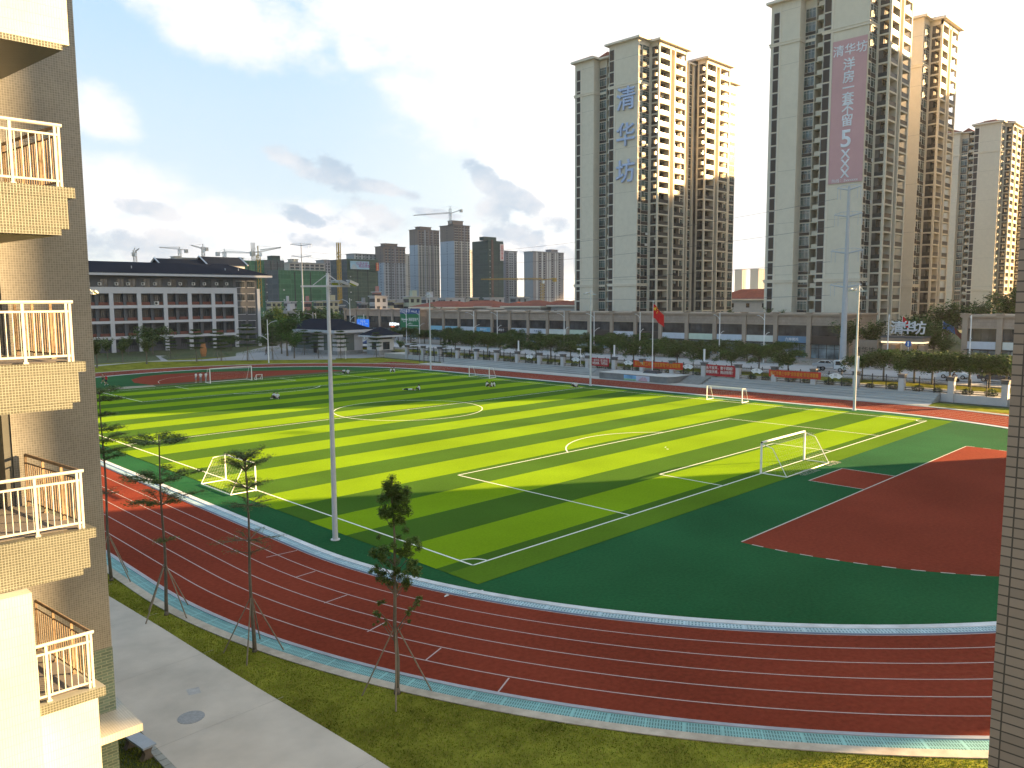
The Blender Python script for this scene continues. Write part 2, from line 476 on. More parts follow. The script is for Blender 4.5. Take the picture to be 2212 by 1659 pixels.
arcl(mb, (c, PL / 2), 9.15, 0, 2 * math.pi, z=0.031, n=96)
an = math.acos(5.5 / 9.15)
arcl(mb, (c, 11), 9.15, math.pi / 2 - an, math.pi / 2 + an, z=0.031)
arcl(mb, (c, PL - 11), 9.15, -math.pi / 2 - an, -math.pi / 2 + an, z=0.031)
arcl(mb, (0, 0), 1, 0, math.pi / 2, z=0.031, n=12); arcl(mb, (PW, 0), 1, math.pi / 2, math.pi, z=0.031, n=12)
arcl(mb, (PW, PL), 1, math.pi, 1.5 * math.pi, z=0.031, n=12)
struct('pitch_lines', mb, line_m)
for p_ in ((c, 11), (c, PL / 2)): pass
mb = MB(); mb.prism([(c + .12 * math.cos(i), 11 + .12 * math.sin(i)) for i in range(6)], 0.024, 0.03); mb.prism([(c + .15 * math.cos(i), PL / 2 + .15 * math.sin(i)) for i in range(6)], 0.033, 0.036)
struct('pitch_spots', mb, line_m)
# red D by the near goal, dashed edge
mb = MB(); P = [(13.2, -7.73), (53.2, -7.73)]
for i in range(49):
    a = -math.pi * i / 48; P.append((33.2 + 20.15 * math.cos(a), -7.75 + 20.15 * math.sin(a)))
mb.poly([(p[0], p[1], 0.006) for p in [(13.2, -7.73)] + list(reversed(P[2:])) + [(53.2, -7.73)]][:-1])
mb.poly([(30.2, -7.73, 0.006), (36.1, -7.73, 0.006), (36.1, -3.67, 0.006), (30.2, -3.67, 0.006)])
struct('red_run_up_area', mb, rubber_r)
ln2 = mat('line_grey', (0.42, 0.40, 0.36), 0.8, 0.1, 6)
mb = lines([((13.2, -7.73), (53.2, -7.73)), ((30.2, -7.73), (30.2, -3.67)), ((36.1, -7.73), (36.1, -3.67)), ((30.2, -3.67), (36.1, -3.67))], 0.1, 0.011)
for i in range(48):
    a0 = -math.pi * i / 48; a1 = a0 - math.pi / 96
    arcl(mb, (33.2, -7.75), 20.15, a0, a1, 0.1, 0.014, 3)
struct('run_up_lines', mb, ln2)
# red area beyond the far goal
P = [(22.6, 104.0), (22.0, 110), (23.6, 116), (27, 120.5), (32, 122.3), (38, 121.2), (44, 118), (50, 113.6), (55, 109.6), (58.5, 106), (59, 103.5)]
mb = MB(); mb.poly([(p[0], p[1], 0.006) for p in reversed(P)])
struct('far_red_area', mb, rubber_r)
mb = MB(); arcl(mb, (36.5, 104), 12, math.pi * 0.25, math.pi * 0.95, 0.1, 0.011)
struct('far_area_line', mb, ln2)
mb = MB(); mb.poly([(20, 101.1, 0.004), (60, 101.1, 0.004), (60, 103.3, 0.004), (20, 103.0, 0.004)])
struct('brown_strip', mb, mat('brown_dark', (0.06, 0.045, 0.03), 0.9, 0.3, 1.5, 0.2))  # dark brown strip across the foot of the far red area
P = [gnd(222, 852), gnd(300, 842), gnd(345, 838), gnd(330, 832), gnd(260, 836), gnd(215, 843)]
struct('bare_concrete_patch', sheet(P, 0.012), mat('patch', (0.24, 0.22, 0.18), 0.95, 0.3, 1.2, 0.4))
# kerbs and drains round the track
kerb_w = mat('kerb_white', (0.50, 0.52, 0.54), 0.7, 0.2, 1.5, 0.4)
struct('inner_kerb', ring(37.28, 37.62, -0.03, 0.05), kerb_w)
def gratemat(name, ca, cb, pitch, panel):
    m = bpy.data.materials.new(name); m.use_nodes = True
    t = m.node_tree; b = t.nodes['Principled BSDF']; N = t.nodes.new; K = t.links.new
    uv = N('ShaderNodeUVMap'); uv.uv_map = 'UVMap'
    br = N('ShaderNodeTexBrick'); K(uv.outputs[0], br.inputs['Vector']); br.offset = 0; br.squash = 1
    br.inputs['Color1'].default_value = (*cb, 1); br.inputs['Color2'].default_value = (*[k * 1.2 for k in cb], 1); br.inputs['Mortar'].default_value = (*ca, 1)
    br.inputs['Scale'].default_value = 1; br.inputs['Mortar Size'].default_value = pitch * 0.30; br.inputs['Brick Width'].default_value = pitch; br.inputs['Row Height'].default_value = 0.22
    b2 = N('ShaderNodeTexBrick'); K(uv.outputs[0], b2.inputs['Vector']); b2.offset = 0
    b2.inputs['Color1'].default_value = (0, 0, 0, 1); b2.inputs['Color2'].default_value = (0, 0, 0, 1); b2.inputs['Mortar'].default_value = (1, 1, 1, 1)
    b2.inputs['Scale'].default_value = 1; b2.inputs['Mortar Size'].default_value = 0.035; b2.inputs['Brick Width'].default_value = panel; b2.inputs['Row Height'].default_value = 9
    n = N('ShaderNodeTexNoise'); K(uv.outputs[0], n.inputs['Vector']); n.inputs['Scale'].default_value = 0.8; n.inputs['Detail'].default_value = 4
    mx = N('ShaderNodeMix'); mx.data_type = 'RGBA'; K(b2.outputs['Color'], mx.inputs[0]); K(br.outputs['Color'], mx.inputs[6]); mx.inputs[7].default_value = (*[k * 1.15 for k in ca], 1)
    mr = N('ShaderNodeMapRange'); K(n.outputs[0], mr.inputs[0])
    for i, v in enumerate((0.3, 0.7, 0.82, 1.15)): mr.inputs[i + 1].default_value = v
    sc = N('ShaderNodeVectorMath'); sc.operation = 'SCALE'; K(mx.outputs[2], sc.inputs[0]); K(mr.outputs[0], sc.inputs['Scale'])
    K(sc.outputs[0], b.inputs['Base Color']); b.inputs['Roughness'].default_value = 0.6
    return m
gr1 = gratemat('grate_pale', (0.30, 0.42, 0.47), (0.06, 0.15, 0.18), 0.14, 1.2)
gr2 = gratemat('grate_teal', (0.15, 0.34, 0.34), (0.03, 0.11, 0.11), 0.09, 1.2)
struct('inner_drain', ring(37.625, 38.1, 0.018), gr1)
struct('inner_drain_edge', ring(38.1, 38.22, -0.03, 0.03), mat('edge_blue', (0.10, 0.13, 0.19), 0.6))
kg = mat('kerb_grey', (0.30, 0.32, 0.36), 0.7, 0.15)
struct('outer_kerb', ring(45.7, 45.86, -0.03, 0.045), kg)
struct('outer_drain', ring(45.86, 46.45, 0.01), gr2)
struct('drain_margin', ring(46.45, 46.85, -0.01, 0.02), mat('margin', (0.38, 0.34, 0.28), 0.9, 0.25, 2.5, 0.5))
lane_m = mat('lane_white', (0.42, 0.34, 0.33), 0.8, 0.1, 5)
mb = MB()
for k in range(7):
    r = 38.22 + 7.48 * k / 6
    w = 0.027
    if k == 0: r += 0.03
    if k == 6: r -= 0.05
    q = ring(r - w, r + w, 0.009, n=110); q.uv = None; mb.add(q)
for (a, b) in (((576.5, 1203.5), (641, 1189)), ((638, 1247), (680, 1234)), ((701.5, 1302), (748.5, 1285.5)), ((794.5, 1364), (832, 1344)), ((919.5, 1426), (952, 1400)), ((1075, 1496), (1099, 1465))):
    A, B = gnd(*a, 0.014), gnd(*b, 0.014)
    for q in (lines([(A, B)], 0.06, 0.014),): mb.add(q)
for i in range(7):
    x = XC + 38.3 + 7.4 * i / 6
    mb.add(lines([((x if i else x + 3.6, YT + 4 if i < 1 else YT + 1), (x if i else x + 3.6, 114.4))], 0.06, 0.014))
mb.add(lines([((XC + 40, 114.45), (XC + 45.7, 114.45))], 0.1, 0.018))
struct('lane_lines', mb, lane_m)
# concrete path in front, lawn verge, litter and stains
path_m = mat('path_concrete', (0.47, 0.43, 0.375), 0.95, 0.14, 0.5, 0.25, bump=0.12, bscale=25)
edge = [(-14.9, 40), (-14.75, 20), (-14.57, 8.8), (-14.25, 3.4), (-14.02, -1.7), (-13.87, -4.5), (-13.67, -7.6), (-13.52, -10), (-13.4, -13.5), (-13.2, -20)]
P = [(-17.85, -20)] + list(reversed(edge)) + [(-17.85, 40)]
struct('path', sheet(P, 0.006), path_m)
mb = lines([((-17.85, y), (-13.7 - .02 * y, y + 0.15)) for y in (-16.2, -10.9, -5.6, -0.3, 5.0, 10.3, 15.6)] , 0.018, 0.011)
struct('path_joints', mb, mat('joint', (0.36, 0.335, 0.295), 0.95, 0.3, 3))
mb = MB(); mc = gnd(413, 1550)
mb.prism([(mc[0] + .42 * math.cos(a * math.pi / 14), mc[1] + .42 * math.sin(a * math.pi / 14)) for a in range(28)], 0.005, 0.016)
mb.prism([(mc[0] + .34 * math.cos(a * math.pi / 14), mc[1] + .34 * math.sin(a * math.pi / 14)) for a in range(28)], 0.015, 0.02)
tag(mb.build('manhole_cover', mat('iron', (0.29, 0.30, 0.31), 0.7, 0.2, 12)), 'round grey manhole cover set in the concrete path', 'manhole')
s1, s2, s3, s4 = gnd(402, 1490), gnd(430, 1484), gnd(434, 1497), gnd(408, 1503)
struct('pale_stain', sheet([s1, s4, s3, s2][::-1] if False else [s1, s4, s3, s2], 0.0105), mat('stain', (0.40, 0.40, 0.40), 0.9, 0.25, 4))
paver_m = mat('paver', (0.30, 0.31, 0.29), 0.9, 0.2, 4)
mb = MB()
for i in range(9):
    y = -8.2 + i * 0.36
    mb.box(-18.12, y, -0.02, -17.88, y + 0.33, 0.05)
struct('kerb_pavers', mb, paver_m)
struct('soil_bed', sheet([(-26, -14), (-18.12, -14), (-18.12, 40), (-26, 40)], -0.004), mat('soil', (0.05, 0.062, 0.022), 0.95, 0.45, 2, 0.5, bump=0.5))
# grass blades, near verge
def blades(name, region, n, hmax, cols, seed=3):
    r = random.Random(seed); m = MB()
    x0, x1, y0, y1, test = region
    k = 0
    while k < n:
        x, y = r.uniform(x0, x1), r.uniform(y0, y1)
        if not test(x, y): continue
        k += 1
        a = r.uniform(0, math.pi); h = r.uniform(0.35, 1) * hmax; w = 0.012 + 0.012 * r.random()
        dx, dy = math.cos(a) * w, math.sin(a) * w; lx, ly = r.uniform(-.5, .5) * h, r.uniform(-.5, .5) * h
        m.poly([(x - dx, y - dy, -0.02), (x + dx, y + dy, -0.02), (x + lx, y + ly, h - 0.02)], 0 if r.random() < .55 else (1 if r.random() < .7 else 2))
    return tag(m.build(name, cols), kind='stuff')
gcols = [mat('blade_a', (0.18, 0.21, 0.022), 0.9, 0.5, 0.9, 0.35, spec=0), mat('blade_b', (0.135, 0.17, 0.02), 0.9, 0.5, 0.9, 0.35, spec=0), mat('blade_c', (0.27, 0.23, 0.07), 0.9, 0.3, 1.2, spec=0)]
def inverge(x, y):
    ok = math.hypot(x - XC, min(0, y - YB)) > 46.86
    if not ok: return False
    ex = edge[0][0]
    for (a, b) in zip(edge[:-1], edge[1:]):
        if b[1] <= y <= a[1]: ex = a[0] + (b[0] - a[0]) * (y - a[1]) / (b[1] - a[1])
    return x > ex + 0.01 * math.sin(y * 9) + 0.02 * math.sin(y * 3.1)
blades('grass', (-15, 6, -28, 20, inverge), 90000, 0.055, gcols)
blades('grass_by_wall', (-20, -18.1, -9.5, -3, lambda x, y: True), 9000, 0.10, gcols, 9)
# ================================================================== NEAR SCHOOL BLOCK (left) AND OWN WALL (right)
tile_b = tilemat('tile_olive_sunlit', (0.080, 0.084, 0.068), (0.225, 0.23, 0.20), 0.052, 0.052, 0.0045, 0.3)  # same tile as the wall, darkened to offset direct sun on the ledges
tile_s = tilemat('tile_olive_shaded', (0.215, 0.21, 0.19), (0.34, 0.335, 0.31), 0.052, 0.052, 0.0045, 0.4)  # same tile again, lightened for the wall that lies in shade
tile_w = tilemat('tile_cream', (0.44, 0.43, 0.37), (0.30, 0.29, 0.24), 0.045, 0.19, 0.003, 0.35, var=0.03)
tile_top = tilemat('tile_cream_top', (0.42, 0.41, 0.36), (0.26, 0.25, 0.22), 0.055, 0.5, 0.004, 0.35, var=0.03, top=True)
tile_t = tilemat('brick_teal', (0.115, 0.175, 0.145), (0.25, 0.29, 0.25), 0.24, 0.075, 0.008, 0.45, offset=0.5, var=0.2)
plaster = mat('plaster', (0.36, 0.35, 0.30), 0.85, 0.06, 1.5, 0.3)
rail_m = mat('rail_paint', (0.46, 0.45, 0.41), 0.45, 0.10, 6, 0.8)
rust_m = mat('rail_rust', (0.19, 0.14, 0.095), 0.7, 0.5, 9, 1.2)
door_m = mat('door_cream', (0.44, 0.39, 0.20), 0.45, 0.06, 1)
blk = empty('school_block', (-21.5, -9.3, 0), 'tiled school building with railed balconies at the near edge of the photo', 'building')
ox, oy = -21.5, -9.3
def bp(name, mb, m, par=blk, **k):
    for i, p in enumerate(mb.v): mb.v[i] = (p[0] - ox, p[1] - oy, p[2])
    return mb.build(name, m, par, **k)
YF, YW = -12.3, -9.3
mb = MB()
mb.box(-21.86, YW, 5.12, -20.07, YW + 2.6, 24); mb.box(-40, YW + 2.6, 0, -21.86, YW + 14, 24)
bp('tiled_wall', mb, tile_s)
bp('corridor_wall', MB().box(-30, YW + 1.1, 0, -22.03, YW + 1.3, 24), mat('corridor_cream', (0.46, 0.42, 0.28), 0.8, 0.06, 1))
bp('brick_base', MB().box(-21.86, YW - 0.01, 0, -20.06, YW + 2.6, 5.115), tile_t)
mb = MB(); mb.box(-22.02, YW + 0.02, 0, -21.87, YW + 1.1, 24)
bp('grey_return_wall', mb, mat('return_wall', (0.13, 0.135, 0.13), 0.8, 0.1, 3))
zl = [18.44, 15.68, 12.31, 8.93, 5.56]
def slabx(x, y): return x - 0.115 * (y - YF)           # right-hand side of the slab leans a little
def slab(mb, xr, z0, z1, yf=YF, yb=YW - 0.004, xl=-40):
    mb.prism([(xl, yf), (xr, yf), (slabx(xr, yb), yb), (xl, yb)], z0, z1)
for i, z in enumerate(zl):
    if i == 0:
        mb = MB(); slab(mb, -21.08, 18.35, 21.2, yb=YF + 0.18)
        bp('parapet', mb, tile_w)
        mb = MB(); slab(mb, -21.20, 18.24, 18.346)
        b = bp('balcony', mb, tile_b); continue
    mb = MB(); slab(mb, -21.14, z - 0.2, z)
    b = bp('balcony', mb, tile_b)
    mb = MB(); slab(mb, -21.30, z + 0.004, z + 0.012, yf=YF + 0.22)
    f = bp('floor', mb, mat('balcony_floor', (0.16, 0.15, 0.145), 0.85, 0.15, 3), b)
    if i < 4:
        mb = MB(); slab(mb, -21.28, z - 0.80, z - 0.204, yb=YF + 0.2); mb2 = mb
        bp('beam', mb2, tile_b)
        mb = MB(); slab(mb, -21.42, z - 0.92, z - 0.804)
        bp('soffit', mb, tile_b)
        mb = MB(); slab(mb, -21.5, z - 0.93, z - 0.924, yf=YF + 0.25)
        bp('ceiling', mb, plaster)
    # railing: posts, two rails, thin bars
    R_ = MB(); S_ = MB(); zt = z + 1.17
    xr = -21.33; yf = YF + 0.13
    for xx in (xr, xr - 0.07): R_.box(xx - 0.022, yf - 0.022, z, xx + 0.022, yf + 0.022, zt)
    R_.box(-30, yf - 0.02, zt - 0.20, xr, yf + 0.02, zt - 0.16); R_.box(-30, yf - 0.018, z + 0.10, xr, yf + 0.018, z + 0.14)
    R_.tube([(-30, yf, zt), (xr + 0.06, yf, zt)], 0.034, 10)
    x = xr - 0.82; k = 0
    while x > -25:
        R_.box(x - 0.025, yf - 0.022, z, x + 0.025, yf + 0.022, zt); R_.box(x - 0.045, yf - 0.045, z, x + 0.045, yf + 0.045, z + 0.03); x -= 0.92
    x = xr - 0.165
    while x > -25:
        R_.tube([(x, yf, z + 0.13), (x, yf, zt - 0.18)], 0.011, 6); x -= 0.118
    fr = bp('railing', R_, rail_m, b)
    y = yf; ye = YW - 0.1
    sx = lambda y_: slabx(xr, y_) + 0.02
    S_.tube([(sx(yf), yf, zt), (sx(ye), ye, zt)], 0.034, 10)
    for zz_ in (zt - 0.18, z + 0.12): S_.tube([(sx(yf), yf, zz_), (sx(ye), ye, zz_)], 0.018, 4)
    for k in range(1, 4):
        y = yf + (ye - yf) * k / 3; S_.box(sx(y) - 0.025, y - 0.022, z, sx(y) + 0.025, y + 0.022, zt); S_.box(sx(y) - 0.045, y - 0.045, z, sx(y) + 0.045, y + 0.045, z + 0.03)
    y = yf + 0.12
    while y < ye:
        S_.tube([(sx(y), y, z + 0.12), (sx(y), y, zt - 0.18)], 0.011, 6); y += 0.118
    sr = tag(bp('railing', S_, rust_m, b), 'rusty side railing')
    D = MB(); D.box(-22.86, YW + 1.03, z + 0.02, -22.08, YW + 1.08, z + 2.3)
    dr = bp('door', D, door_m)
    H = MB(); H.box(-22.20, YW + 0.96, z + 1.0, -22.15, YW + 1.03, z + 1.2); bp('handle', H, darkm, dr)
mb = MB(); slab(mb, -21.30, 0, 5.356, yb=-10.2); bp('front_wall', mb, tile_w)
bp('column', MB().box(-30, YF - 0.35, 0, -22.43, YF - 0.004, 8.0), tile_w)
cn = MB(); cn.box(-21.296, -10.45, 3.32, -19.84, -8.6, 3.5); bp('canopy', cn, tile_top)
# own wall beside the camera
pe = Vector((CX, CY, 0)) + Vector((_f.x, _f.y, 0)).normalized() * 3.6 + _r * (3.6 * (2190 - 1106) / FPX)
tile_n = tilemat('tile_pinkish', (0.27, 0.205, 0.160), (0.07, 0.055, 0.045), 0.155, 0.047, 0.0035, 0.4, var=0.08)
own = MB(); own.box(pe.x, pe.y - 9, 0, pe.x + 7, pe.y, 22)
tag(own.build('tiled_wall_corner', tile_n), 'brown tiled corner of a wall right beside the viewer', 'wall')
# a tall unseen block added to the south east and a sister tower shade the near and far ends of the field
# bench
bx, by = gnd(298, 1595, 0.45)
bench = empty('stone_bench', (bx, by, 0), 'pale stone bench with curved end supports on grass below the canopy', 'bench', rz=math.radians(97))
MB().box(-0.7, -0.2, 0.40, 0.7, 0.2, 0.46).build('seat', mat('bench_stone', (0.34, 0.38, 0.43), 0.5, 0.1, 3), bench)
for sx_ in (-1, 1):
    m = MB()
    for k in range(8):
        a0, a1 = k / 8, (k + 1) / 8
        w0, w1 = 0.2 - 0.11 * math.sin(a0 * math.pi), 0.2 - 0.11 * math.sin(a1 * math.pi)
        for (x_a, x_b) in ((sx_ * 0.5 - 0.09, sx_ * 0.5 + 0.09),):
            m.v += [(x_a, -w0, a0 * 0.398), (x_b, -w0, a0 * 0.398), (x_b, w0, a0 * 0.398), (x_a, w0, a0 * 0.398), (x_a, -w1, a1 * 0.398), (x_b, -w1, a1 * 0.398), (x_b, w1, a1 * 0.398), (x_a, w1, a1 * 0.398)]
            n = len(m.v) - 8
            for q in ((0, 3, 2, 1), (4, 5, 6, 7), (0, 1, 5, 4), (1, 2, 6, 5), (2, 3, 7, 6), (3, 0, 4, 7)): m.f.append(tuple(n + i for i in q)); m.m.append(0)
    m.build('leg', mat('bench_leg', (0.16, 0.13, 0.10), 0.8, 0.2, 5), bench)

# ================================================================== FLOODLIGHT POLES
steel = mat('pole_steel', (0.50, 0.52, 0.55), 0.4, 0.08, 4, 0.5)
lens_m = mat('lamp_lens', (0.30, 0.32, 0.10), 0.2, 0.1)
def floodlight(x, y, label, s=1.0, ang=0.0):
    r = empty('floodlight_pole', (x, y, 0), label, 'floodlight', 'floodlight poles round the field', ang)
    m = MB(); m.tube([(0, 0, 0.02), (0, 0, 14.3)], [0.155, 0.09], 20); m.prism([(.26 * math.cos(a * math.pi / 8), .26 * math.sin(a * math.pi / 8)) for a in range(16)], 0.0, 0.05)
    m.build('pole', steel, r, smooth=False)
    m = MB(); m.tube([(0, 0, 14.3), (0, 0, 15.0)], [0.09, 0.085], 12); m.tube([(0, 0, 15.0), (0, 0, 16.0)], [0.02, 0.006], 6)
    m.build('lightning_rod', steel, r)
    m = MB(); m.box(-1.45, -0.05, 14.24, 1.2, 0.05, 14.34); m.box(-0.05, -0.6, 14.24, 0.05, 0.6, 14.34)
    for q in ((0.8, 0), (-0.8, 0), (0, 0.6), (0, -0.6)): m.tube([(0, 0, 14.95), (q[0], q[1], 14.34)], 0.025, 6)
    m.build('cross_arm', steel, r)
    for (qx, qy, a) in ((0.95, -0.1, 0.0), (1.35, 0.15, 0.5), (0.35, 0.62, 1.5)):
        M = Matrix.Translation((qx, qy, 14.45)) @ Matrix.Rotation(a, 4, 'Z') @ Matrix.Rotation(math.radians(22), 4, 'Y')
        m = MB(); m.box(-0.26, -0.2, -0.07, 0.26, 0.2, 0.04, 0, M); m.box(-0.29, -0.22, 0.04, 0.23, 0.22, 0.07, 0, M); m.box(-0.4, -0.05, -0.03, -0.26, 0.05, 0.03, 0, M)
        h = m.build('lamp_head', greym, r)
        m = MB(); m.box(-0.22, -0.16, -0.085, 0.22, 0.16, -0.072, 0, M); m.build('lens', lens_m, h)
    return r
floodlight(*gnd(724.5, 1166), 'tall white floodlight pole standing between the running track and near sideline', ang=math.radians(-38))
floodlight(*gnd(1845, 886), 'floodlight pole by the far track kerb near the pitch corner with the sunlit corner arc', ang=math.radians(60))
floodlight(*gnd(1275.5, 833), 'floodlight pole by the far track kerb left of the flagpole', ang=math.radians(75))
floodlight(*gnd(930.5, 800), 'farthest floodlight pole beside the left end of the stone steps', ang=math.radians(70))
floodlight(-2.6, 49.3, 'floodlight pole mostly hidden behind the tiled school building', ang=math.radians(40))

# ================================================================== GOALS
goal_m = mat('goal_white', (0.74, 0.74, 0.72), 0.4, 0.05, 5)
net_m = mat('net', (0.42, 0.42, 0.38), 0.8, 0.05)
def quadnet(m, A, B, Cc, D, nu, nv, r=0.003, sag=0.0):
    A, B, Cc, D = map(Vector, (A, B, Cc, D))
    def P(u, v):
        p = (A * (1 - u) + B * u) * (1 - v) + (D * (1 - u) + Cc * u) * v
        p = p.copy(); p.z -= sag * math.sin(math.pi * u) * math.sin(math.pi * v); return p
    for i in range(nu + 1): m.tube([P(i / nu, j / 6) for j in range(7)], r, 3)
    for j in range(nv + 1): m.tube([P(i / 8, j / nv) for i in range(9)], r, 3)
def goal(x, y, rz, w, h, d, label, group=None, top=0.9, curved=False, r=0.06):
    g = empty('football_goal', (x, y, 0.02), label, 'goal', group, rz)      # opening towards +y local, posts along x
    m = MB(); m.box(-w / 2 - r, -r, 0, -w / 2 + r, r, h + r); m.box(w / 2 - r, -r, 0, w / 2 + r, r, h + r); m.box(-w / 2 - r, -r, h - r, w / 2 + r, r, h + r)
    m.build('goal_frame', goal_m, g)
    m = MB()
    for s_ in (-1, 1):
        x_ = s_ * w / 2
        m.tube([(x_, 0, h - 0.05 if not curved else h - 0.1), (x_, -top, h - 0.12 if not curved else h - 0.35), (x_, -d, 0.05)], 0.032, 8); m.tube([(x_, 0, 0.05), (x_, -d, 0.05)], 0.035, 8)
    m.tube([(-w / 2, -d, 0.05), (w / 2, -d, 0.05)], 0.035, 8)
    m.build('back_frame', goal_m, g)
    m = MB(); n = int(w / 0.36)
    quadnet(m, (-w / 2, 0, h - 0.05), (w / 2, 0, h - 0.05), (w / 2, -top, h - 0.12), (-w / 2, -top, h - 0.12), n, 3, sag=0.15)
    quadnet(m, (-w / 2, -top, h - 0.12), (w / 2, -top, h - 0.12), (w / 2, -d, 0.05), (-w / 2, -d, 0.05), n, 8)
    for s_ in (-1, 1): quadnet(m, (s_ * w / 2, 0, h), (s_ * w / 2, -top, h - 0.12), (s_ * w / 2, -d, 0.05), (s_ * w / 2, 0, 0.05), 5, 8)
    m.build('net', net_m, g)
    return g
goal(33.5, 0.0, 0.0, 7.32, 2.44, 2.1, 'large white football goal with curved back frame on the near goal line', curved=True)
goal(33.9, 99.0, math.pi, 7.32, 2.44, 1.9, 'large white football goal at the far end with three people beside it', r=0.055)
goal(-0.15, 25.45, math.pi * 1.5 + math.pi, 4.8, 2.0, 1.9, 'small white goal behind the near sideline next to the tree with sparse leaves', 'small goals on the sidelines', r=0.045) if False else goal(-0.15, 25.45, -math.pi / 2, 4.8, 2.0, 1.9, 'small white goal behind the near sideline next to the tree with sparse leaves', 'small goals on the sidelines', r=0.045)
goal(66.7, 24.9, math.pi / 2, 5.2, 1.9, 1.6, 'small sunlit goal on the far sideline in front of the stone steps', 'small goals on the sidelines', r=0.045)
goal(67.0, 73.2, math.pi / 2, 5.2, 1.9, 1.6, 'small shaded goal on the far sideline behind three seated people', 'small goals on the sidelines', r=0.045)
goal(38.9, 98.9, math.pi, 1.1, 0.9, 0.8, 'tiny training goal standing just right of the far large goal', r=0.03, top=0.15)
# discarded net on the ground behind the near goal
m = MB()
def heap(cx, cy, w, d, seed):
    r = random.Random(seed); nx, ny = 12, 8
    P = [[Vector((cx + w * (i / nx - .5) + r.uniform(-.08, .08), cy + d * (j / ny - .5) + r.uniform(-.06, .06), 0.03 + max(0, .16 * math.sin(i / nx * math.pi) * math.sin(j / ny * math.pi) + r.uniform(-.03, .05)))) for j in range(ny + 1)] for i in range(nx + 1)]
    for i in range(nx + 1): m.tube(P[i], 0.006, 3)
    for j in range(ny + 1): m.tube([P[i][j] for i in range(nx + 1)], 0.006, 3)
heap(32.8, -2.35, 2.6, 0.8, 1); heap(37.2, -2.3, 2.0, 0.7, 2)
tag(m.build('loose_net', net_m), 'slack pale netting lying on the ground behind the near large goal', 'net')

# ================================================================== STANDS, PODIUM, FENCE
ST0, ST1 = 4.6, 103.0
def step_run(m, ya, yb, n=4, xa=83.0, H=1.0, D=3.0, mm=0):
    for i in range(n):
        m.box(xa + D / n * i, ya, H / n * i - (0.02 if i == 0 else 0), 86.2, yb, H / n * (i + 1), mm)
stone2 = mat('step_stone', (0.30, 0.32, 0.325), 0.9, 0.2, 1.0, 0.25, stretch=(0.4, 0.15, 3.0))
st = empty('stone_stand', (84.5, 50, 0), 'long grey stone steps between the far track and the railing fence', 'steps')
for (a, b) in ((4.6, 38.2), (61.6, 103)):
    m = MB()
    for i in range(4): m.box(-1.5 + 0.75 * i, a - 50, 0.25 * i - (0.03 if i == 0 else 0), 1.6, b - 50, 0.25 * (i + 1))
    for i in range(4): m.box(-1.53 + 0.75 * i, a - 50, 0.25 * (i + 1) + .002, -1.38 + 0.75 * i, b - 50, 0.25 * (i + 1) + 0.012, 1)
    m.build('tiers', [stone2, mat('step_nosing', (0.42, 0.42, 0.41), 0.9)], st)
for (a, b) in ((38.6, 42.4), (57.2, 61.2)):
    m = MB()
    for i in range(8): m.box(-2.0 + 0.4 * i, a - 50, 0.125 * i - 0.01, 1.6, b - 50, 0.125 * (i + 1) - 0.001, 0); m.box(-2.03 + 0.4 * i, a - 50, 0.125 * (i + 1) + .002, -1.93 + 0.4 * i, b - 50, 0.125 * (i + 1) + .01, 1)
    m.build('stairs', [stone, mat('step_nosing', (0.42, 0.42, 0.41), 0.9)], st)
pod = empty('podium', (83, 50, 0), 'grey stone flag platform jutting out of the steps towards the track', 'platform')
MB().prism([(-2.6, -6.8), (-1.2, -7.4), (3.3, -7.4), (3.3, 7.1), (-2.6, 7.1)], -0.02, 1.02).build('base', mat('podium_stone', (0.15, 0.16, 0.165), 0.8, 0.3, 0.7, 0.4), pod)
MB().prism([(-2.66, -6.85), (-1.22, -7.48), (3.3, -7.48), (3.3, 7.15), (-2.66, 7.15)], 1.023, 1.09).build('top_slab', mat('podium_top', (0.40, 0.41, 0.41), 0.85, 0.12, 1), pod)
struct('apron', sheet([(XC + 45.72, 4.0), (83.2, 4.6), (83.2, 106), (XC + 45.72, 106)], 0.008), mat('apron', (0.38, 0.38, 0.37), 0.9, 0.08, 1, 0.3))
yb0, _z = onx(641 / 1, 0, 80.38) if False else (0, 0)
bn = empty('printed_board', (80.37, 49.2, 0.5), 'two faded colour picture boards leaning on the podium front', 'board')
m = MB(); m.box(-0.03, 0.1, -0.42, 0, 2.6, 0.42); m.build('picture', [mat('pic_blue', (0.16, 0.36, 0.60), 0.6, 0.35, 0.9, 0.6)], bn)
m = MB(); m.box(-0.034, 0.1, -0.42, -0.002, 2.6, -0.16); m.build('picture', [mat('pic_green', (0.22, 0.40, 0.26), 0.6, 0.25, 2)], bn)
m = MB(); m.box(-0.03, -2.6, -0.42, 0, 0.08, 0.42); m.build('picture', [mat('pic_grey', (0.42, 0.45, 0.55), 0.6, 0.2, 1.5)], bn)
m = MB()
for k in range(6): m.box(-0.036, -1.25 - 0.16 * k - 0.1, -0.42, -0.031, -1.25 - 0.16 * k, 0.30 - abs(k - 2.5) * 0.15); m.box(-0.036, -1.25 + 0.16 * k - 0.1, -0.42, -0.031, -1.25 + 0.16 * k, 0.30 - abs(k) * 0.1)
m.build('picture', [mat('pic_red', (0.42, 0.20, 0.22), 0.6, 0.3, 2)], bn)
fb = gnd(1409, 801, 1.09)
m = MB(); 
fx, fy = onx(1409, 801, 84.6)[0], 0
fyy = onx(1409, 801, 84.4)[0]
pl = empty('granite_plinth', (84.4, fyy, 1.09), 'dark stone block at the foot of the flagpole', 'plinth')
m = MB(); m.v = [(-.7, -1.5, 0), (.7, -1.5, 0), (.7, 1.5, 0), (-.7, 1.5, 0), (-.5, -1.1, .45), (.5, -1.1, .45), (.5, 1.1, .45), (-.5, 1.1, .45)]
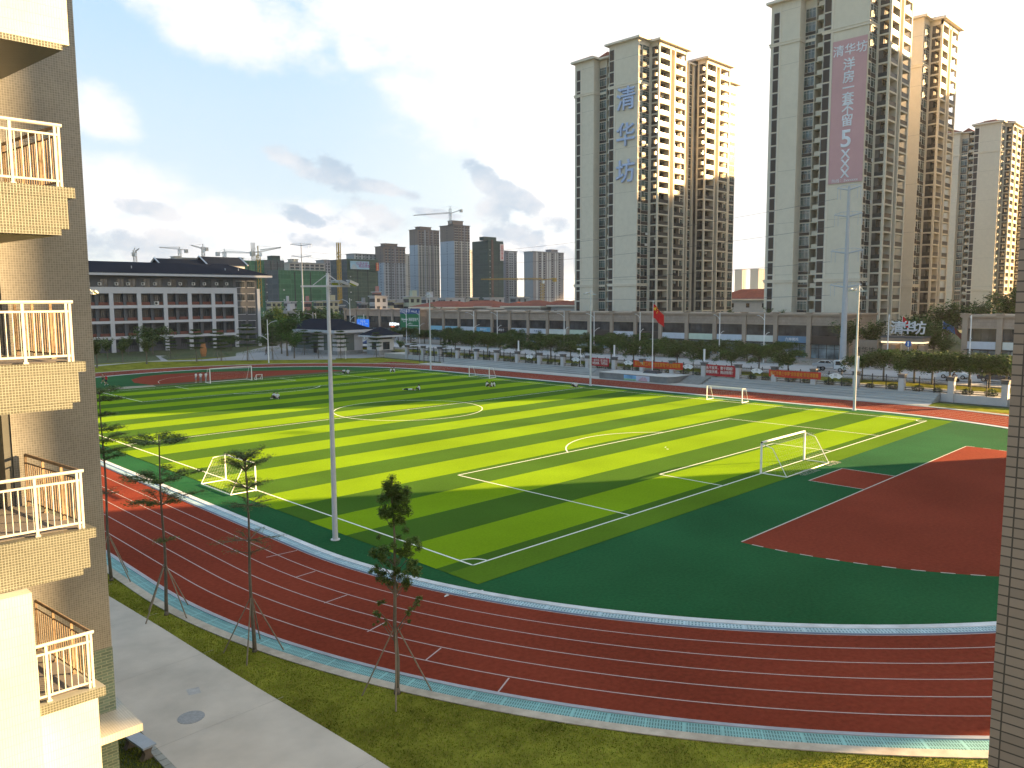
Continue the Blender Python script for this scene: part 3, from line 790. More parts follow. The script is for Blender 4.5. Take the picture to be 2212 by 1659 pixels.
for q in ((0, 3, 2, 1), (4, 5, 6, 7), (0, 1, 5, 4), (1, 2, 6, 5), (2, 3, 7, 6), (3, 0, 4, 7)): m.f.append(q); m.m.append(0)
m.build('block', mat('black_granite', (0.05, 0.055, 0.065), 0.4, 0.1), pl)
zt = onx(1409, 651, 84.4)[1]
fl = empty('flagpole', (84.4, fyy, 1.54), 'white flagpole on the podium flying a red flag', 'flagpole')
m = MB(); m.tube([(0, 0, 0), (0, 0, zt - 1.54)], [0.09, 0.05], 12); m.ell((0, 0, zt - 1.5), 0.11); m.build('pole', white, fl)
red_m = mat('flag_red', (0.50, 0.012, 0.015), 0.6, 0.08, 2)
yel_m = mat('flag_yellow', (0.75, 0.50, 0.03), 0.6)
def waving(m, w, h, nx=14, nz=6, droop=0.55):
    # hangs from the hoist along -y, drooping to its fly end
    def P(i, j):
        u, v = i / nx, j / nz
        return (0.22 * math.sin(u * 7 + v) * u, -0.05 - u * w * 0.60, -v * h * (1 - 0.12 * u) - droop * w * u ** 1.25 + 0.06 * math.sin(u * 9))
    for i in range(nx):
        for j in range(nz):
            a, b, c_, d = P(i, j), P(i + 1, j), P(i + 1, j + 1), P(i, j + 1); m.poly([a, d, c_, b])
    return P
m = MB(); PF = waving(m, 3.4, 2.3)
f_ = m.build('flag', red_m, fl, (0, 0, zt - 2.0)); 
so_ = f_.modifiers.new('thick', 'SOLIDIFY'); so_.thickness = 0.01
def star(m, cy, cz, r, x=-0.06, rot=0):
    pts = []
    for k in range(10):
        a = math.pi / 2 + rot + k * math.pi / 5; q = r if k % 2 == 0 else r * 0.38
        pts.append((x, cy + q * math.cos(a), cz + q * math.sin(a)))
    m.poly(pts)
m = MB(); star(m, -0.45, -0.78, 0.36, -0.09)
for (a, b) in ((-0.85, -0.55), (-1.0, -0.9), (-1.02, -1.25), (-0.85, -1.45)): star(m, a, b, 0.12, -0.13)
sf = m.build('star', yel_m, f_); so_ = sf.modifiers.new('t', 'SOLIDIFY'); so_.thickness = 0.04; so_.offset = 0

FX, FZ = 86.0, 1.0
py = [3.3 + 6.1 * (i - 1) for i in range(20)]          # pillars every 6.1 m
py = [-2.8] + [3.3 + 6.105 * i for i in range(18)] + [112.9, 118.9]
fence = empty('railing_fence', (FX, 50, FZ), 'long dark metal railing fence between pale pillars with grey caps above the steps', 'fence')
pil_m = mat('pillar_white', (0.43, 0.43, 0.44), 0.8, 0.07, 1.5, 0.3)
cap_m = mat('pillar_cap', (0.10, 0.10, 0.105), 0.6, 0.15, 2)
for y in py:
    zb = -FZ if (y < 4 or y > 104) else -0.02
    MB().box(-0.36, y - 50.36, zb, 0.36, y - 49.64, 1.75).build('pillar', pil_m, fence)
    m = MB(); m.box(-0.42, y - 50.42, 1.753, 0.42, y - 49.58, 2.15); m.box(-0.5, y - 50.5, 2.153, 0.5, y - 49.5, 2.28); m.build('pillar_cap', cap_m, fence)
bar_m = mat('bar_black', (0.022, 0.022, 0.024), 0.5, 0.1)
for a, b in zip(py[:-1], py[1:]):
    m = MB(); y0, y1 = a + 0.36 - 50, b - 0.36 - 50
    for z in (0.22, 0.5, 1.75): m.box(-0.03, y0, z - 0.035, 0.03, y1, z + 0.035)
    n = int((y1 - y0) / 0.14)
    for k in range(1, n):
        y = y0 + (y1 - y0) * k / n
        if k in (n // 3, 2 * n // 3): m.box(-0.05, y - 0.05, 0, 0.05, y + 0.05, 2.1)
        else: m.tube([(0, y, 0.1), (0, y, 1.95)], [0.022, 0.018], 4)
    m.build('railing', bar_m, fence)
MB().box(-0.14, -52.6, -1.0, 0.14, -45.5, 0.02).build('low_wall', pil_m, fence)
MB().box(-0.14, 53, -1.0, 0.14, 69, 0.02).build('low_wall', pil_m, fence)
MB().box(-0.14, -45.4, -0.02, 0.14, 52.9, 0.06).build('plinth', stone, fence)
# fan-shaped signs
fan_m = mat('fan_white', (0.66, 0.67, 0.68), 0.6, 0.04)
fan_y = [onx(src(2200, 1100, .4521, x, 720)[0], 800, 85.9)[0] for x in (148, 605, 1125, 1725)] + [onx(src(1200, 900, .4521, 1957, 0)[0], 800, 85.9)[0], onx(src(3032, 1100, .4521, 572, 0)[0], 800, 85.9)[0]]
fan_l = ['between the flagpole and a red banner, second left', 'just left of the long orange lettered banner', 'just right of the long orange lettered banner', 'between the red banner and the far right orange banner', 'nearest to the left end of the steps', 'right of the sunlit end of the orange banner']
ink = mat('ink', (0.12, 0.13, 0.15), 0.7)
for y, l in zip(fan_y, fan_l):
    r = empty('fan_sign', (85.93, y, 2.42), 'white fan-shaped sign on the fence ' + l, 'sign', 'fan signs on the railing fence')
    m = MB(); P = []
    for k in range(13):
        a = math.radians(40 + 100 * k / 12); P.append((1.35 * math.cos(a), 1.15 * math.sin(a)))
    for k in range(13):
        a = math.radians(140 - 100 * k / 12); P.append((0.62 * math.cos(a), 0.5 * math.sin(a)))
    n = len(P); m.v = [(0, p[0], p[1] - 0.75) for p in P] + [(-0.05, p[0], p[1] - 0.75) for p in P]
    for k in range(12): m.f += [(n + k, n + k + 1, n + n - 2 - k, n + n - 1 - k)]; m.m.append(0)
    for k in range(n): m.f.append((k, (k + 1) % n, n + (k + 1) % n, n + k)); m.m.append(0)
    m.build('panel', fan_m, r)
    text('校训\n文明', 0.2, ink, r, (-0.06, -0.02, 0.13), ext=0.004)
    m = MB(); m.ell((-0.06, 0.62, 0.02), (0.012, 0.07, 0.13), 8, 6); m.box(-0.065, -0.66, -0.02, -0.055, -0.62, 0.22); m.build('ink_drawing', mat('ink_pale', (.3, .32, .34), .7), r)
# banners
def banner(name, px0, px1, z0, z1, col, texts, label, X=85.6, rise=0.0):
    ya, yb = onx(px0, 790, X)[0], onx(px1, 790, X)[0]
    r = empty(name, (X, (ya + yb) / 2, FZ + z0), label, 'banner', 'banners tied to the fence')
    w = abs(ya - yb) / 2; m = MB(); nx = 24
    for i in range(nx):
        for j in range(2):
            P = []
            for (p, q) in ((i, j), (i, j + 1), (i + 1, j + 1), (i + 1, j)):
                u = p / nx; P.append((0.05 * math.sin(u * 13) + 0.03 * math.sin(u * 31 + q), w - 2 * w * u, (z1 - z0) * q / 2 - 0.05 * math.sin(u * math.pi)))
            m.poly([P[0], P[3], P[2], P[1]])
    o = m.build('cloth', col, r); sl = o.modifiers.new('t', 'SOLIDIFY'); sl.thickness = 0.01
    for (t, s, z, mt_, sx_) in texts:
        o_ = text(t, s, mt_, r, (-0.11, 0, z), ext=0.004, bold=.006); o_.scale = (min(1.3, 2 * w * .92 * sx_ / (o_.dimensions.x or 1)), 1, 1)
    return r
ban_red = mat('banner_red', (0.34, 0.022, 0.03), 0.6, 0.12, 1.2)
ban_or = mat('banner_orange', (0.46, 0.035, 0.022), 0.6, 0.08, 1.2)
gold = mat('gold_letters', (0.55, 0.26, 0.02), 0.6); wl = mat('white_letters', (0.62, 0.58, 0.54), 0.6)
d6 = lambda x: src(2200, 1100, .4521, x, 0)[0]
banner('orange_banner', d6(650), d6(1080), 0.85, 1.98, ban_or, [('阳江市第三中学“京东家电”杯足球联赛', 0.80, 0.53, gold, 1.0)], 'long orange-red banner with yellow characters behind the flagpole')
banner('red_banner', d6(287), d6(437), 0.55, 2.0, ban_red, [('一身汗水 / 实力担当', 0.52, 0.98, wl, 0.95), ('顽强拼搏，为梦而战', 0.52, 0.45, wl, 0.95)], 'dark red banner with white characters and a sagging corner left of the flagpole')
banner('red_banner', d6(1285), d6(1540), 0.25, 2.05, ban_red, [('永不放弃，敢于超越！', 0.58, 1.25, wl, 1.0), ('顽强拼搏，挑战极限！', 0.58, 0.6, wl, 1.0)], 'square red banner with two rows of white characters above the right hand stairs')
banner('orange_banner', d6(1832), src(3032, 1100, .4521, 445, 0)[0], 0.8, 1.85, ban_or, [('阳江市第三中学“京东家电”杯足球联赛', 0.66, 0.48, gold, 1.0)], 'long orange banner at the right, its end lit by low sun')
# clipped bushes behind the fence
leaf_d = [mat('leaf_dark', (0.034, 0.064, 0.014), 0.75, 0.35, 1.2, 0.4), mat('leaf_mid', (0.052, 0.10, 0.018), 0.7, 0.35, 1.2, 0.4), mat('leaf_light', (0.085, 0.13, 0.022), 0.65, 0.3, 1.2, 0.4)]
def leafball(c, r, n, size, seed, flat=1.0, shell=0.55):
    rr = random.Random(seed); m = MB()
    for _ in range(n):
        th, z_ = rr.uniform(0, 2 * math.pi), rr.uniform(-1, 1); q = math.sqrt(1 - z_ * z_); k = rr.uniform(shell, 1.0)
        p = Vector((c[0] + r[0] * q * math.cos(th) * k, c[1] + r[1] * q * math.sin(th) * k, c[2] + r[2] * z_ * k))
        leafquad(m, p, size * rr.uniform(.6, 1.3), rr, flat)
    return m
def leafquad(m, p, s, rr, flat=1.0, mi=None):
    a = rr.uniform(0, 2 * math.pi); t = rr.uniform(-1, 1) * flat
    u = Vector((math.cos(a), math.sin(a), t * 0.6)); u.normalize()
    w = Vector((-math.sin(a), math.cos(a), rr.uniform(-1, 1) * flat)); w.normalize()
    k = rr.random()
    mi = (0 if k < .45 else 1 if k < .85 else 2) if mi is None else mi
    m.poly([p - u * s, p - w * s * .45, p + u * s, p + w * s * .45], mi)
bushes = [leafball((0, 0, 0.35), (0.75, 0.85, 0.48), 420, 0.13, s) for s in (1, 2, 3)]
bme = [b.mesh('clipped_bush', leaf_d) for b in bushes]
k = 0
for a, b in zip(py[:-1], py[1:]):
    for t in (0.3, 0.74):
        y = a + (b - a) * t + rnd.uniform(-.3, .3)
        o = place('clipped_bush', bme[k % 3], None, (87.4 + rnd.uniform(-.2, .2), y, 0.98), rnd.uniform(0, 6)); s_ = rnd.uniform(.8, 1.1); o.scale = (s_, s_, s_)
        tag(o, 'low clipped bush behind the railing fence, %s from the right hand end' % nth(k), 'bush', 'clipped bushes along the fence'); k += 1
# ================================================================== TREES
bark = mat('bark', (0.13, 0.115, 0.09), 0.9, 0.25, 6, 0.8, bump=0.4, bscale=40)
bamboo = mat('support_wood', (0.22, 0.185, 0.14), 0.8, 0.25, 5)
nl = [mat('near_leaf_a', (0.055, 0.088, 0.018), 0.7, 0.3, 2, 0.5), mat('near_leaf_b', (0.08, 0.125, 0.024), 0.65, 0.3, 2, 0.5), mat('near_leaf_c', (0.10, 0.150, 0.025), 0.6, 0.3, 2, 0.5)]
def supports(root, h=2.1, rad=1.15, n=4, a0=0.4):
    for k in range(n):
        a = a0 + k * 2 * math.pi / n
        MB().tube([(0.07 * math.cos(a), 0.07 * math.sin(a), h + .12 * (k % 2)), (rad * math.cos(a), rad * math.sin(a), -0.03)], [0.022, 0.028], 6).build('support_pole', bamboo, root)
def tiered(name, loc, H, tiers, label, seed, leaf=0.05, dens=60, rt=0.075, group=None, cols=None, sup=True, lean=(0, 0), splay=0.12):
    """tiers: (z, radius, branches, density factor, droop)"""
    rr = random.Random(seed); root = empty(name, loc, label, 'tree', group, 0)
    tp = [(lean[0] * t * t + 0.04 * math.sin(t * 9 + seed), lean[1] * t * t + 0.04 * math.cos(t * 7 + seed), H * t - 0.05) for t in [i / 12 for i in range(13)]]
    T = MB(); T.tube(tp, [rt * (1 - 0.8 * (i / 12) ** 0.8) + 0.008 for i in range(13)], 9)
    T.tube([(tp[0][0], tp[0][1], -0.06), (tp[0][0], tp[0][1], 0.15)], [rt * 1.5, rt], 9)
    tr = T.build('trunk', bark, root, smooth=True)
    Bm = MB(); F = MB()
    for (z, rad, nb, df, dr) in tiers:
        t = min(1, z / H); cx_ = lean[0] * t * t + 0.04 * math.sin(t * 9 + seed); cy_ = lean[1] * t * t + 0.04 * math.cos(t * 7 + seed)
        a0 = rr.uniform(0, 6)
        for b in range(nb):
            a = a0 + b * 2 * math.pi / nb + rr.uniform(-.35, .35); Lb = rad * rr.uniform(0.6, 1.08)
            P = []
            for i in range(6):
                u = i / 5; P.append(Vector((cx_ + math.cos(a) * Lb * u, cy_ + math.sin(a) * Lb * u, z + dr * Lb * math.sin(u * 1.7) + rr.uniform(-.01, .01))))
            Bm.tube(P, [0.018 * (1 - .75 * i / 5) + 0.003 for i in range(6)], 5)
            # side twigs in a fan, leaf rosettes on them, lying flat
            for i in range(2, 6):
                for s_ in (-1, 0, 1):
                    a2 = a + s_ * rr.uniform(.4, .95); l2 = Lb * rr.uniform(.14, .34)
                    q = P[i] + Vector((math.cos(a2) * l2, math.sin(a2) * l2, rr.uniform(0.0, .1) * (1 + dr)))
                    Bm.tube([P[i], q], [0.006, 0.003], 4)
                    for _ in range(int(dens * df / 2.6)):
                        w = rr.random() ** .6
                        c_ = P[i].lerp(q, w) + Vector((rr.gauss(0, splay), rr.gauss(0, splay), rr.gauss(0, splay * .34)))
                        leafquad(F, c_, leaf * rr.uniform(.6, 1.25), rr, 0.55)
    Bm.build('branches', bark, root)
    F.build('crown', cols or nl, root)
    if sup: supports(root, 2.1, 1.15, 4, seed * .7)
    return root
nt = 'young trees propped with poles beside the near track'
# (height, radius, branches, density, droop)
tiered('young_tree', (*gnd(240, 1253), 0), 9.4, [(9.15, 0.75, 6, 1.1, .25), (8.8, 0.95, 7, 1.2, .12), (8.1, 0.7, 5, .8, .1), (7.4, 1.15, 7, 1.0, .1), (6.9, 1.3, 8, 1.0, .08), (6.35, 1.1, 7, .9, .08), (5.9, 1.0, 6, .7, .3), (4.3, .7, 4, .25, .1)],
       'slim tiered young tree closest to the tiled school building', 3, group=nt)
tiered('young_tree', (*gnd(362, 1327), 0), 7.9, [(7.45, 1.35, 9, 2.2, .2), (5.75, 1.45, 9, 1.9, .3), (4.85, 1.35, 8, 1.3, .28), (3.2, .35, 3, .4, .3)],
       'tiered young tree with three flat dark layers, second from the school building', 5, group=nt)
tiered('young_tree', (*gnd(548, 1407), 0), 7.8, [(7.5, 0.62, 8, .8, .55), (7.1, 0.85, 9, .9, .5), (6.4, 0.95, 8, .55, .35), (5.75, 1.0, 7, .45, .1), (4.4, 1.15, 6, .3, .15), (3.9, .9, 4, .2, .2)],
       'thin young tree with sparse airy leaves in front of the small near goal', 8, leaf=0.042, group=nt, splay=.10)
# dense clumped tree
def clumped(loc, label):
    root = empty('young_tree', loc, label, 'tree', nt); rr = random.Random(21)
    H = 7.5
    T = MB(); T.tube([(0.03 * math.sin(i), 0.03 * math.cos(i * 1.7), H * i / 12 - .05) for i in range(13)], [0.085 - 0.0055 * i for i in range(13)], 9)
    T.tube([(0, 0, -.05), (0, 0, .2)], [.13, .085], 9)
    T.build('trunk', bark, root, smooth=True)
    Bm = MB(); F = MB()
    rt_ = lambda a, z: (_r * a) + Vector((0, 0, z))
    cl = [(-.12, 7.35, .26), (.12, 7.05, .34), (-.2, 6.9, .34), (.34, 6.75, .28), (0, 6.6, .38), (-.3, 6.45, .26), (.2, 6.35, .3), (0.0, 6.1, .24), (-.48, 5.25, .26), (-.68, 5.0, .20), (-.35, 4.9, .24), (.5, 5.35, .28), (.62, 5.1, .24), (.3, 5.0, .2), (.1, 5.3, .22), (-.5, 4.3, .26), (-.2, 4.0, .24), (.15, 4.1, .25), (.55, 4.35, .26), (.35, 3.95, .22), (-.7, 4.45, .16), (.75, 4.5, .16), (0, 4.6, .2), (-.55, 2.95, .18), (-.7, 2.75, .10), (.62, 3.1, .15), (.78, 3.3, .12), (.45, 2.75, .12), (-.35, 2.5, .08)]
    cl2 = []
    for (a, z, r) in cl:
        for _ in range(5):
            cl2.append((a + rr.gauss(0, r * .55), z + rr.gauss(0, r * .6), r * rr.uniform(.38, .62)))
    for (a, z, r) in cl:
        c_ = rt_(a, z); z1_ = max(1.5, z - abs(a) * 1.1 - .2)
        Bm.tube([(0, 0, z1_), (c_ * .55 + Vector((0, 0, z1_ * .25 + z * .15))), c_], [.02, .012, .004], 5)
    for (a, z, r) in cl2:
        dp = rr.uniform(-.45, .45) * min(1, abs(z - 7.6)); c_ = rt_(a, z) + Vector((_f.x, _f.y, 0)).normalized() * dp
        for _ in range(int(640 * r * r / .05)):
            g = Vector((rr.gauss(0, 1), rr.gauss(0, 1), rr.gauss(0, 1))).normalized() * r * rr.uniform(.1, 1.25)
            leafquad(F, c_ + g, .038 * rr.uniform(.6, 1.3), rr, 1.0)
    Bm.build('branches', bark, root); F.build('crown', nl, root)
    supports(root, 2.2, 1.2, 4, .9)
clumped((*gnd(858, 1497), 0), 'young tree with dense dark leaf clumps in front of the track, nearest the viewer')

# drooping street trees: three kinds, copied
def bigtree(name, H, R_, n, seed, leaf=.16, trunk=.13, shape='droop', cols=leaf_d, cz=.62, nl_=16, par=None, loc=(0, 0, 0), gap=1.0):
    rr = random.Random(seed); root = place(name, None, None, loc)
    T = MB(); F = MB()
    T.tube([(0, 0, -.1), (.04, .02, H * .25), (0, .06, H * .5), (.05, 0, H * .8)], [trunk * 1.3, trunk, trunk * .8, trunk * .3], 8)
    for b in range(nl_):
        a = b * 2.4 + rr.uniform(-.4, .4); L_ = R_ * rr.uniform(.55, 1.0); z0 = H * rr.uniform(.36, .62); up = rr.uniform(.25, .95) * (H - z0)
        if shape == 'round': L_ = R_ * rr.uniform(.2, .95)
        P = []
        for i in range(6):
            u = i / 5
            if shape == 'droop': z = z0 + up * math.sin(u * math.pi * .62) * 1.05 - .12 * H * u ** 3
            else: z = z0 + up * u ** .8
            P.append(Vector((math.cos(a) * L_ * u, math.sin(a) * L_ * u, z)))
        T.tube(P, [trunk * .4 * (1 - .8 * i / 5) + .006 for i in range(6)], 5)
        for i in range(1, 6):
            cs = R_ * rr.uniform(.16, .30)
            for _ in range(int(n / nl_ / 5)):
                g = Vector((rr.gauss(0, 1), rr.gauss(0, 1), rr.gauss(0, 1))).normalized() * cs * rr.uniform(.3, 1.1) * gap
                if shape == 'droop': g.z = g.z * .55 - abs(rr.gauss(0, .2)) * (i / 5)
                leafquad(F, P[i] + g, leaf * rr.uniform(.5, 1.3), rr, 1.0)
    T.build('trunk', bark, root); F.build('crown', cols, root)
    return root
street = [bigtree('street_tree', 4.9, 3.6, 5200, s, leaf=.19, nl_=15) for s in (1, 2, 3)]
used = set()
def put(protos, i, loc, rz, s, label, group):
    p = protos[i % len(protos)]
    if id(p) in used: o = dup(p)
    else: o = p; used.add(id(p))
    o.location = loc; o.rotation_euler = (0, 0, rz); o.scale = (s[0], s[0], s[1]) if isinstance(s, tuple) else (s, s, s)
    tag(o, label, 'tree', group); return o
ys = []
k = 0
spots_ = [onx(px_, 800, 97.2)[0] for px_ in (2178, 2139, 2099, 2058, 2020, 1978, 1941, 1903, 1866)] + [onx(1700, 790, 97.2)[0] + 5.2 * i for i in range(17)]
for y in spots_:
    if True:
        put(street, k, (97.2 + rnd.uniform(-.4, .4), y + rnd.uniform(-.4, .4), 1.0), rnd.uniform(0, 6), (rnd.uniform(.82, 1.12), rnd.uniform(.82, 1.12)), 'drooping green street tree in the row just behind the fence, %s from the right' % nth(k), 'street trees on the verge behind the fence'); k += 1
y = 44; k2 = 0
while y < 172:
    put(street, k2 + 1, (119.4 + rnd.uniform(-.5, .5), y, 1.0), rnd.uniform(0, 6), (rnd.uniform(.9, 1.2), rnd.uniform(.8, 1.08)), 'taller street tree in front of the shop row across the road, %s from the right' % nth(k2), 'street trees in front of the shops'); k2 += 1
    y += 6.6 + rnd.uniform(-.8, .8)
dark_round = [bigtree('garden_tree', 7.0, 3.0, 3600, s, leaf=.19, shape='round', nl_=20, trunk=.16) for s in (11, 12)]
gd = [(128, 34.2, 1.25, 'dark bushy tree left of the sign gate beside the tower'), (130.5, 30.6, 1.2, 'dark bushy tree behind the left end of the sign gate'), (133, 20.4, 1.15, 'dark tree at the right end of the sign gate'), (137, 23.5, 1.35, 'tall dark tree behind the sign gate'),
      (131.5, 18.3, .85, 'low dark tree beside the right hand shop building'), (147, 22.5, 1.7, 'big tree with yellowish leaves beyond the gate, left of the right hand shops'), (150, 17.5, 1.75, 'big tree touching the back of the right hand shops'),
      (140, 27, 1.3, 'dark tree at the foot of the nearest tower')]
for i, (x, y, s, l) in enumerate(gd): put(dark_round, i, (x, y, 1.0), i * 1.3, s, l, 'garden trees round the sign gate')
roof_t = bigtree('roof_tree', 2.4, 1.3, 500, 31, leaf=.13, shape='round', nl_=9, trunk=.05)
rt_spots = [(onx(2118, 668, 140)[0], 140, 1.5, 'small tree on the roof of the right hand shops'), (onx(1578, 668, 140)[0], 140, .9, 'tiny bush on the shop roof right of the lettered tower'), (onx(1660, 668, 140)[0], 140, 1.0, 'tiny bush on the shop roof at the foot of the banner tower'), (onx(1690, 672, 140)[0], 140, .8, 'tiny bush on the shop roof under the pink banner')]
for i, (y, x, s, l) in enumerate(rt_spots): put([roof_t], 0, (x, y, 9.2), i * 2.0, s, l, 'plants on the shop roofs')
# trees around the far lawn; measured foot points
lp = [mat('far_leaf_a', (0.05, 0.085, 0.022), 0.75, .3, 1, .3), mat('far_leaf_b', (0.075, 0.12, 0.028), 0.7, .3, 1, .3), mat('far_leaf_c', (0.12, 0.165, 0.035), 0.7, .3, 1, .3)]
tier_p = []
for s in (41, 42, 43):
    r_ = tiered('tiered_tree', (0, 0, 0), 6.6, [(6.3, .7, 6, 1, .3), (5.6, 1.1, 7, 1.2, .15), (4.7, 1.5, 8, 1.3, .12), (3.7, 1.7, 8, 1.3, .1), (2.8, 1.4, 7, .9, .1)], 'x', s, leaf=.13, dens=42, rt=.09, cols=leaf_d, splay=.2); tier_p.append(r_)
round_p = [bigtree('park_tree', 6.0, 2.3, 2200, s, leaf=.19, shape='round', nl_=14, cols=lp) for s in (51, 52)]
d4 = lambda x, y: src(300, 900, .4521, x, y)
ft = [  # foot pixel in the r4 crop, height scale, kind, label
 ((182, 1210), 1.05, 1, 'yellow-green tree nearest the school building beyond the far bend'), ((275, 1150), .9, 1, 'round yellow-green tree second beyond the far bend'), ((408, 1170), .85, 1, 'yellow-green tree in the hedge bed left of the path gap'),
 ((455, 1100), .8, 1, 'light green tree close to the dormitory wall'), ((615, 1180), 1.0, 1, 'slender tree in front of the spreading dark tree'), ((668, 1095), 1.75, 2, 'wide spreading dark green tree in front of the dormitory'),
 ((825, 1130), .8, 0, 'thin tiered tree right of the path gap'), ((1050, 1160), 1.1, 0, 'thin tiered tree left of the orange standing stone'), ((1230, 1130), 1.05, 0, 'tiered tree right of the orange standing stone'),
 ((1265, 1150), .95, 0, 'tiered tree on the lawn edge in front of the dormitory window bay'), ((1350, 1060), 1.0, 2, 'dark leafy tree before the last white bay of the dormitory'), ((1495, 1150), 1.25, 0, 'tiered tree in front of the dormitory dark end bay'),
 ((1660, 1070), 1.1, 2, 'dark leafy tree at the right corner of the dormitory'), ((1712, 1140), 1.15, 0, 'tiered tree beside the walking person'), ((1840, 1110), 1.55, 3, 'large bright green round tree between the dormitory and the gatehouse'),
 ((1790, 1090), 1.25, 3, 'second bright green tree left in the same clump by the gatehouse'), ((1900, 1130), 1.0, 3, 'small bright green tree at the front of the gatehouse clump'), ((1990, 1100), .95, 0, 'tiered tree against the grey gatehouse wall'), ((2110, 1130), .95, 0, 'tiered tree in front of the gatehouse windows')]
ft2 = [((315, 1140), 1.0, 0, 'tiered tree in front of the pale corner of the gatehouse'), ((625, 1120), .9, 0, 'narrow tiered tree in front of the small guardhouse'), ((955, 1140), .6, 0, 'small tiered tree by the sports bars at the fence end'), ((1205, 1155), .65, 0, 'small propped tree at the left end of the steps'), ((835, 1080), .5, 3, 'small leafy sapling by the patterned gate')]
bright = [bigtree('park_tree', 6.4, 3.0, 3600, s, leaf=.2, shape='round', nl_=20, cols=[mat('br_a', (0.035, 0.09, 0.012), .7, .3, 1, .3), mat('br_b', (0.055, 0.13, 0.018), .7, .3, 1, .3), mat('br_c', (0.09, 0.175, 0.022), .7, .3, 1, .3)]) for s in (61,)]
wide = [bigtree('park_tree', 5.4, 4.0, 3400, s, leaf=.22, shape='droop', nl_=18) for s in (71,)]
K = {0: tier_p, 1: round_p, 2: wide, 3: bright}
cnt = 0
for (p, s, kd, l), cr in [(q, 0) for q in ft] + [(q, 1) for q in ft2]:
    px, py_ = d4(*p) if cr == 0 else src(1200, 900, .4521, *p)
    x, y = gnd(px, py_)
    sc_ = s if kd != 2 else s * .8
    o = put(K[kd], cnt, (x, y, -.02), cnt * 1.1, sc_, l, 'trees on the lawns beyond the far bend'); cnt += 1
# hedge beds beyond the far bend
def hedge(P, h, name, label, n=1500, seed=1, w=1.2):
    rr = random.Random(seed); m = MB()
    for (a, b) in zip(P[:-1], P[1:]):
        L_ = math.dist(a, b)
        for _ in range(int(n * L_ / 10)):
            t = rr.random(); p = Vector((a[0] + (b[0] - a[0]) * t + rr.uniform(-w, w), a[1] + (b[1] - a[1]) * t + rr.uniform(-w, w), h * rr.random() ** .5))
            leafquad(m, p, .13 * rr.uniform(.6, 1.3), rr, 1.0)
    return tag(m.build(name, [lp[0], lp[1], lp[1]]), label, 'hedge')
g4 = lambda x, y: gnd(*d4(x, y))
hedge([g4(120, 1165), g4(400, 1160), g4(720, 1145)], .8, 'hedge', 'low hedge along the path edge left of the path gap', 260, 1)
hedge([g4(120, 1130), g4(500, 1100), g4(660, 1095)], .8, 'hedge', 'low dark hedge close to the dormitory wall, left part', 240, 2)
hedge([g4(800, 1120), g4(1050, 1128), g4(1300, 1120), g4(1560, 1085), g4(1800, 1055)], .9, 'hedge', 'long clipped hedge curving along the pale path behind the standing stone', 260, 3)
hedge([g4(780, 1085), g4(1000, 1075), g4(1300, 1060), g4(1580, 1035)], 1.0, 'hedge', 'dark hedge at the foot of the dormitory, right part', 240, 4)
h_a = hedge([(93.2, y_) for y_ in (6, 26, 46, 66, 86, 106, 122)], 1.15, 'hedge', 'brown green hedge strip under the street trees behind the fence', 150, 5, 1.6)
h_a.location.z = 1.0
h_b = hedge([(118, y_) for y_ in (36, 66, 96, 130)], .9, 'hedge', 'dark planted strip under the tall street trees by the shops', 200, 6, 1.6)
h_b.location.z = 1.0
# ================================================================== APARTMENT TOWERS
wall_b = mat('tower_beige', (0.61, 0.555, 0.455), 0.85, 0.06, 0.8, 0.05)
band_b = mat('tower_trim', (0.66, 0.60, 0.50), 0.8, 0.05, 1)
brown_p = mat('tower_brown', (0.055, 0.046, 0.042), 0.6, 0.15, 1)
wframe = mat('window_frame', (0.45, 0.45, 0.43), 0.6, 0.05)
glass_t = mat('glass_teal', (0.045, 0.075, 0.072), 0.08, 0.95, 0.45, 0.3, spec=0.9)
glass_d = mat('glass_dark', (0.018, 0.02, 0.022), 0.12, 0.5, 0.35, 0.2, spec=0.6)
rail_d = mat('rail_dark', (0.040, 0.038, 0.036), 0.35, 0.4, 0.5, 0.1, spec=0.4)
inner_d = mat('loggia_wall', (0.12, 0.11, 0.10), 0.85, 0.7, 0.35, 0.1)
terra = mat('terracotta', (0.20, 0.055, 0.032), 0.8, 0.25, 1.2, 0.2)
FH = 3.0
def win_proto(w, h, axis, bars=(0.36, 0.68), spandrel=0.75, gl=1, depth=0.12):
    """window unit, lower left at origin; axis 'x': lies in the plane x=const facing -x, width along +y; axis 'y' faces -y"""
    m = MB()
    def b(a0, a1, z0, z1, d0, d1, k):
        if axis == 'x': m.box(-d1, a0, z0, -d0, a1, z1, k)
        else: m.box(a0, -d1, z0, a1, -d0, z1, k)
    b(0.05, w - 0.05, spandrel, h - 0.05, 0.01, 0.04, gl)
    if spandrel > 0.1: b(0, w, 0.06, spandrel, 0.0, 0.06, 2)
    t = 0.07
    b(0, w, h - 0.07, h, 0, depth, 0); b(0, w, spandrel, spandrel + t, 0, depth, 0); b(0, t, spandrel + t, h - .07, 0, depth, 0); b(w - t, w, spandrel + t, h - .07, 0, depth, 0)
    for q in bars: b(w * q, w * q + 0.05, spandrel + t, h - .07, 0.04, 0.09, 0)
    if h - spandrel > 1.4: b(t, w - t, h - 0.62, h - 0.57, 0.04, 0.085, 0)
    return m
WM = [wframe, glass_t, brown_p]
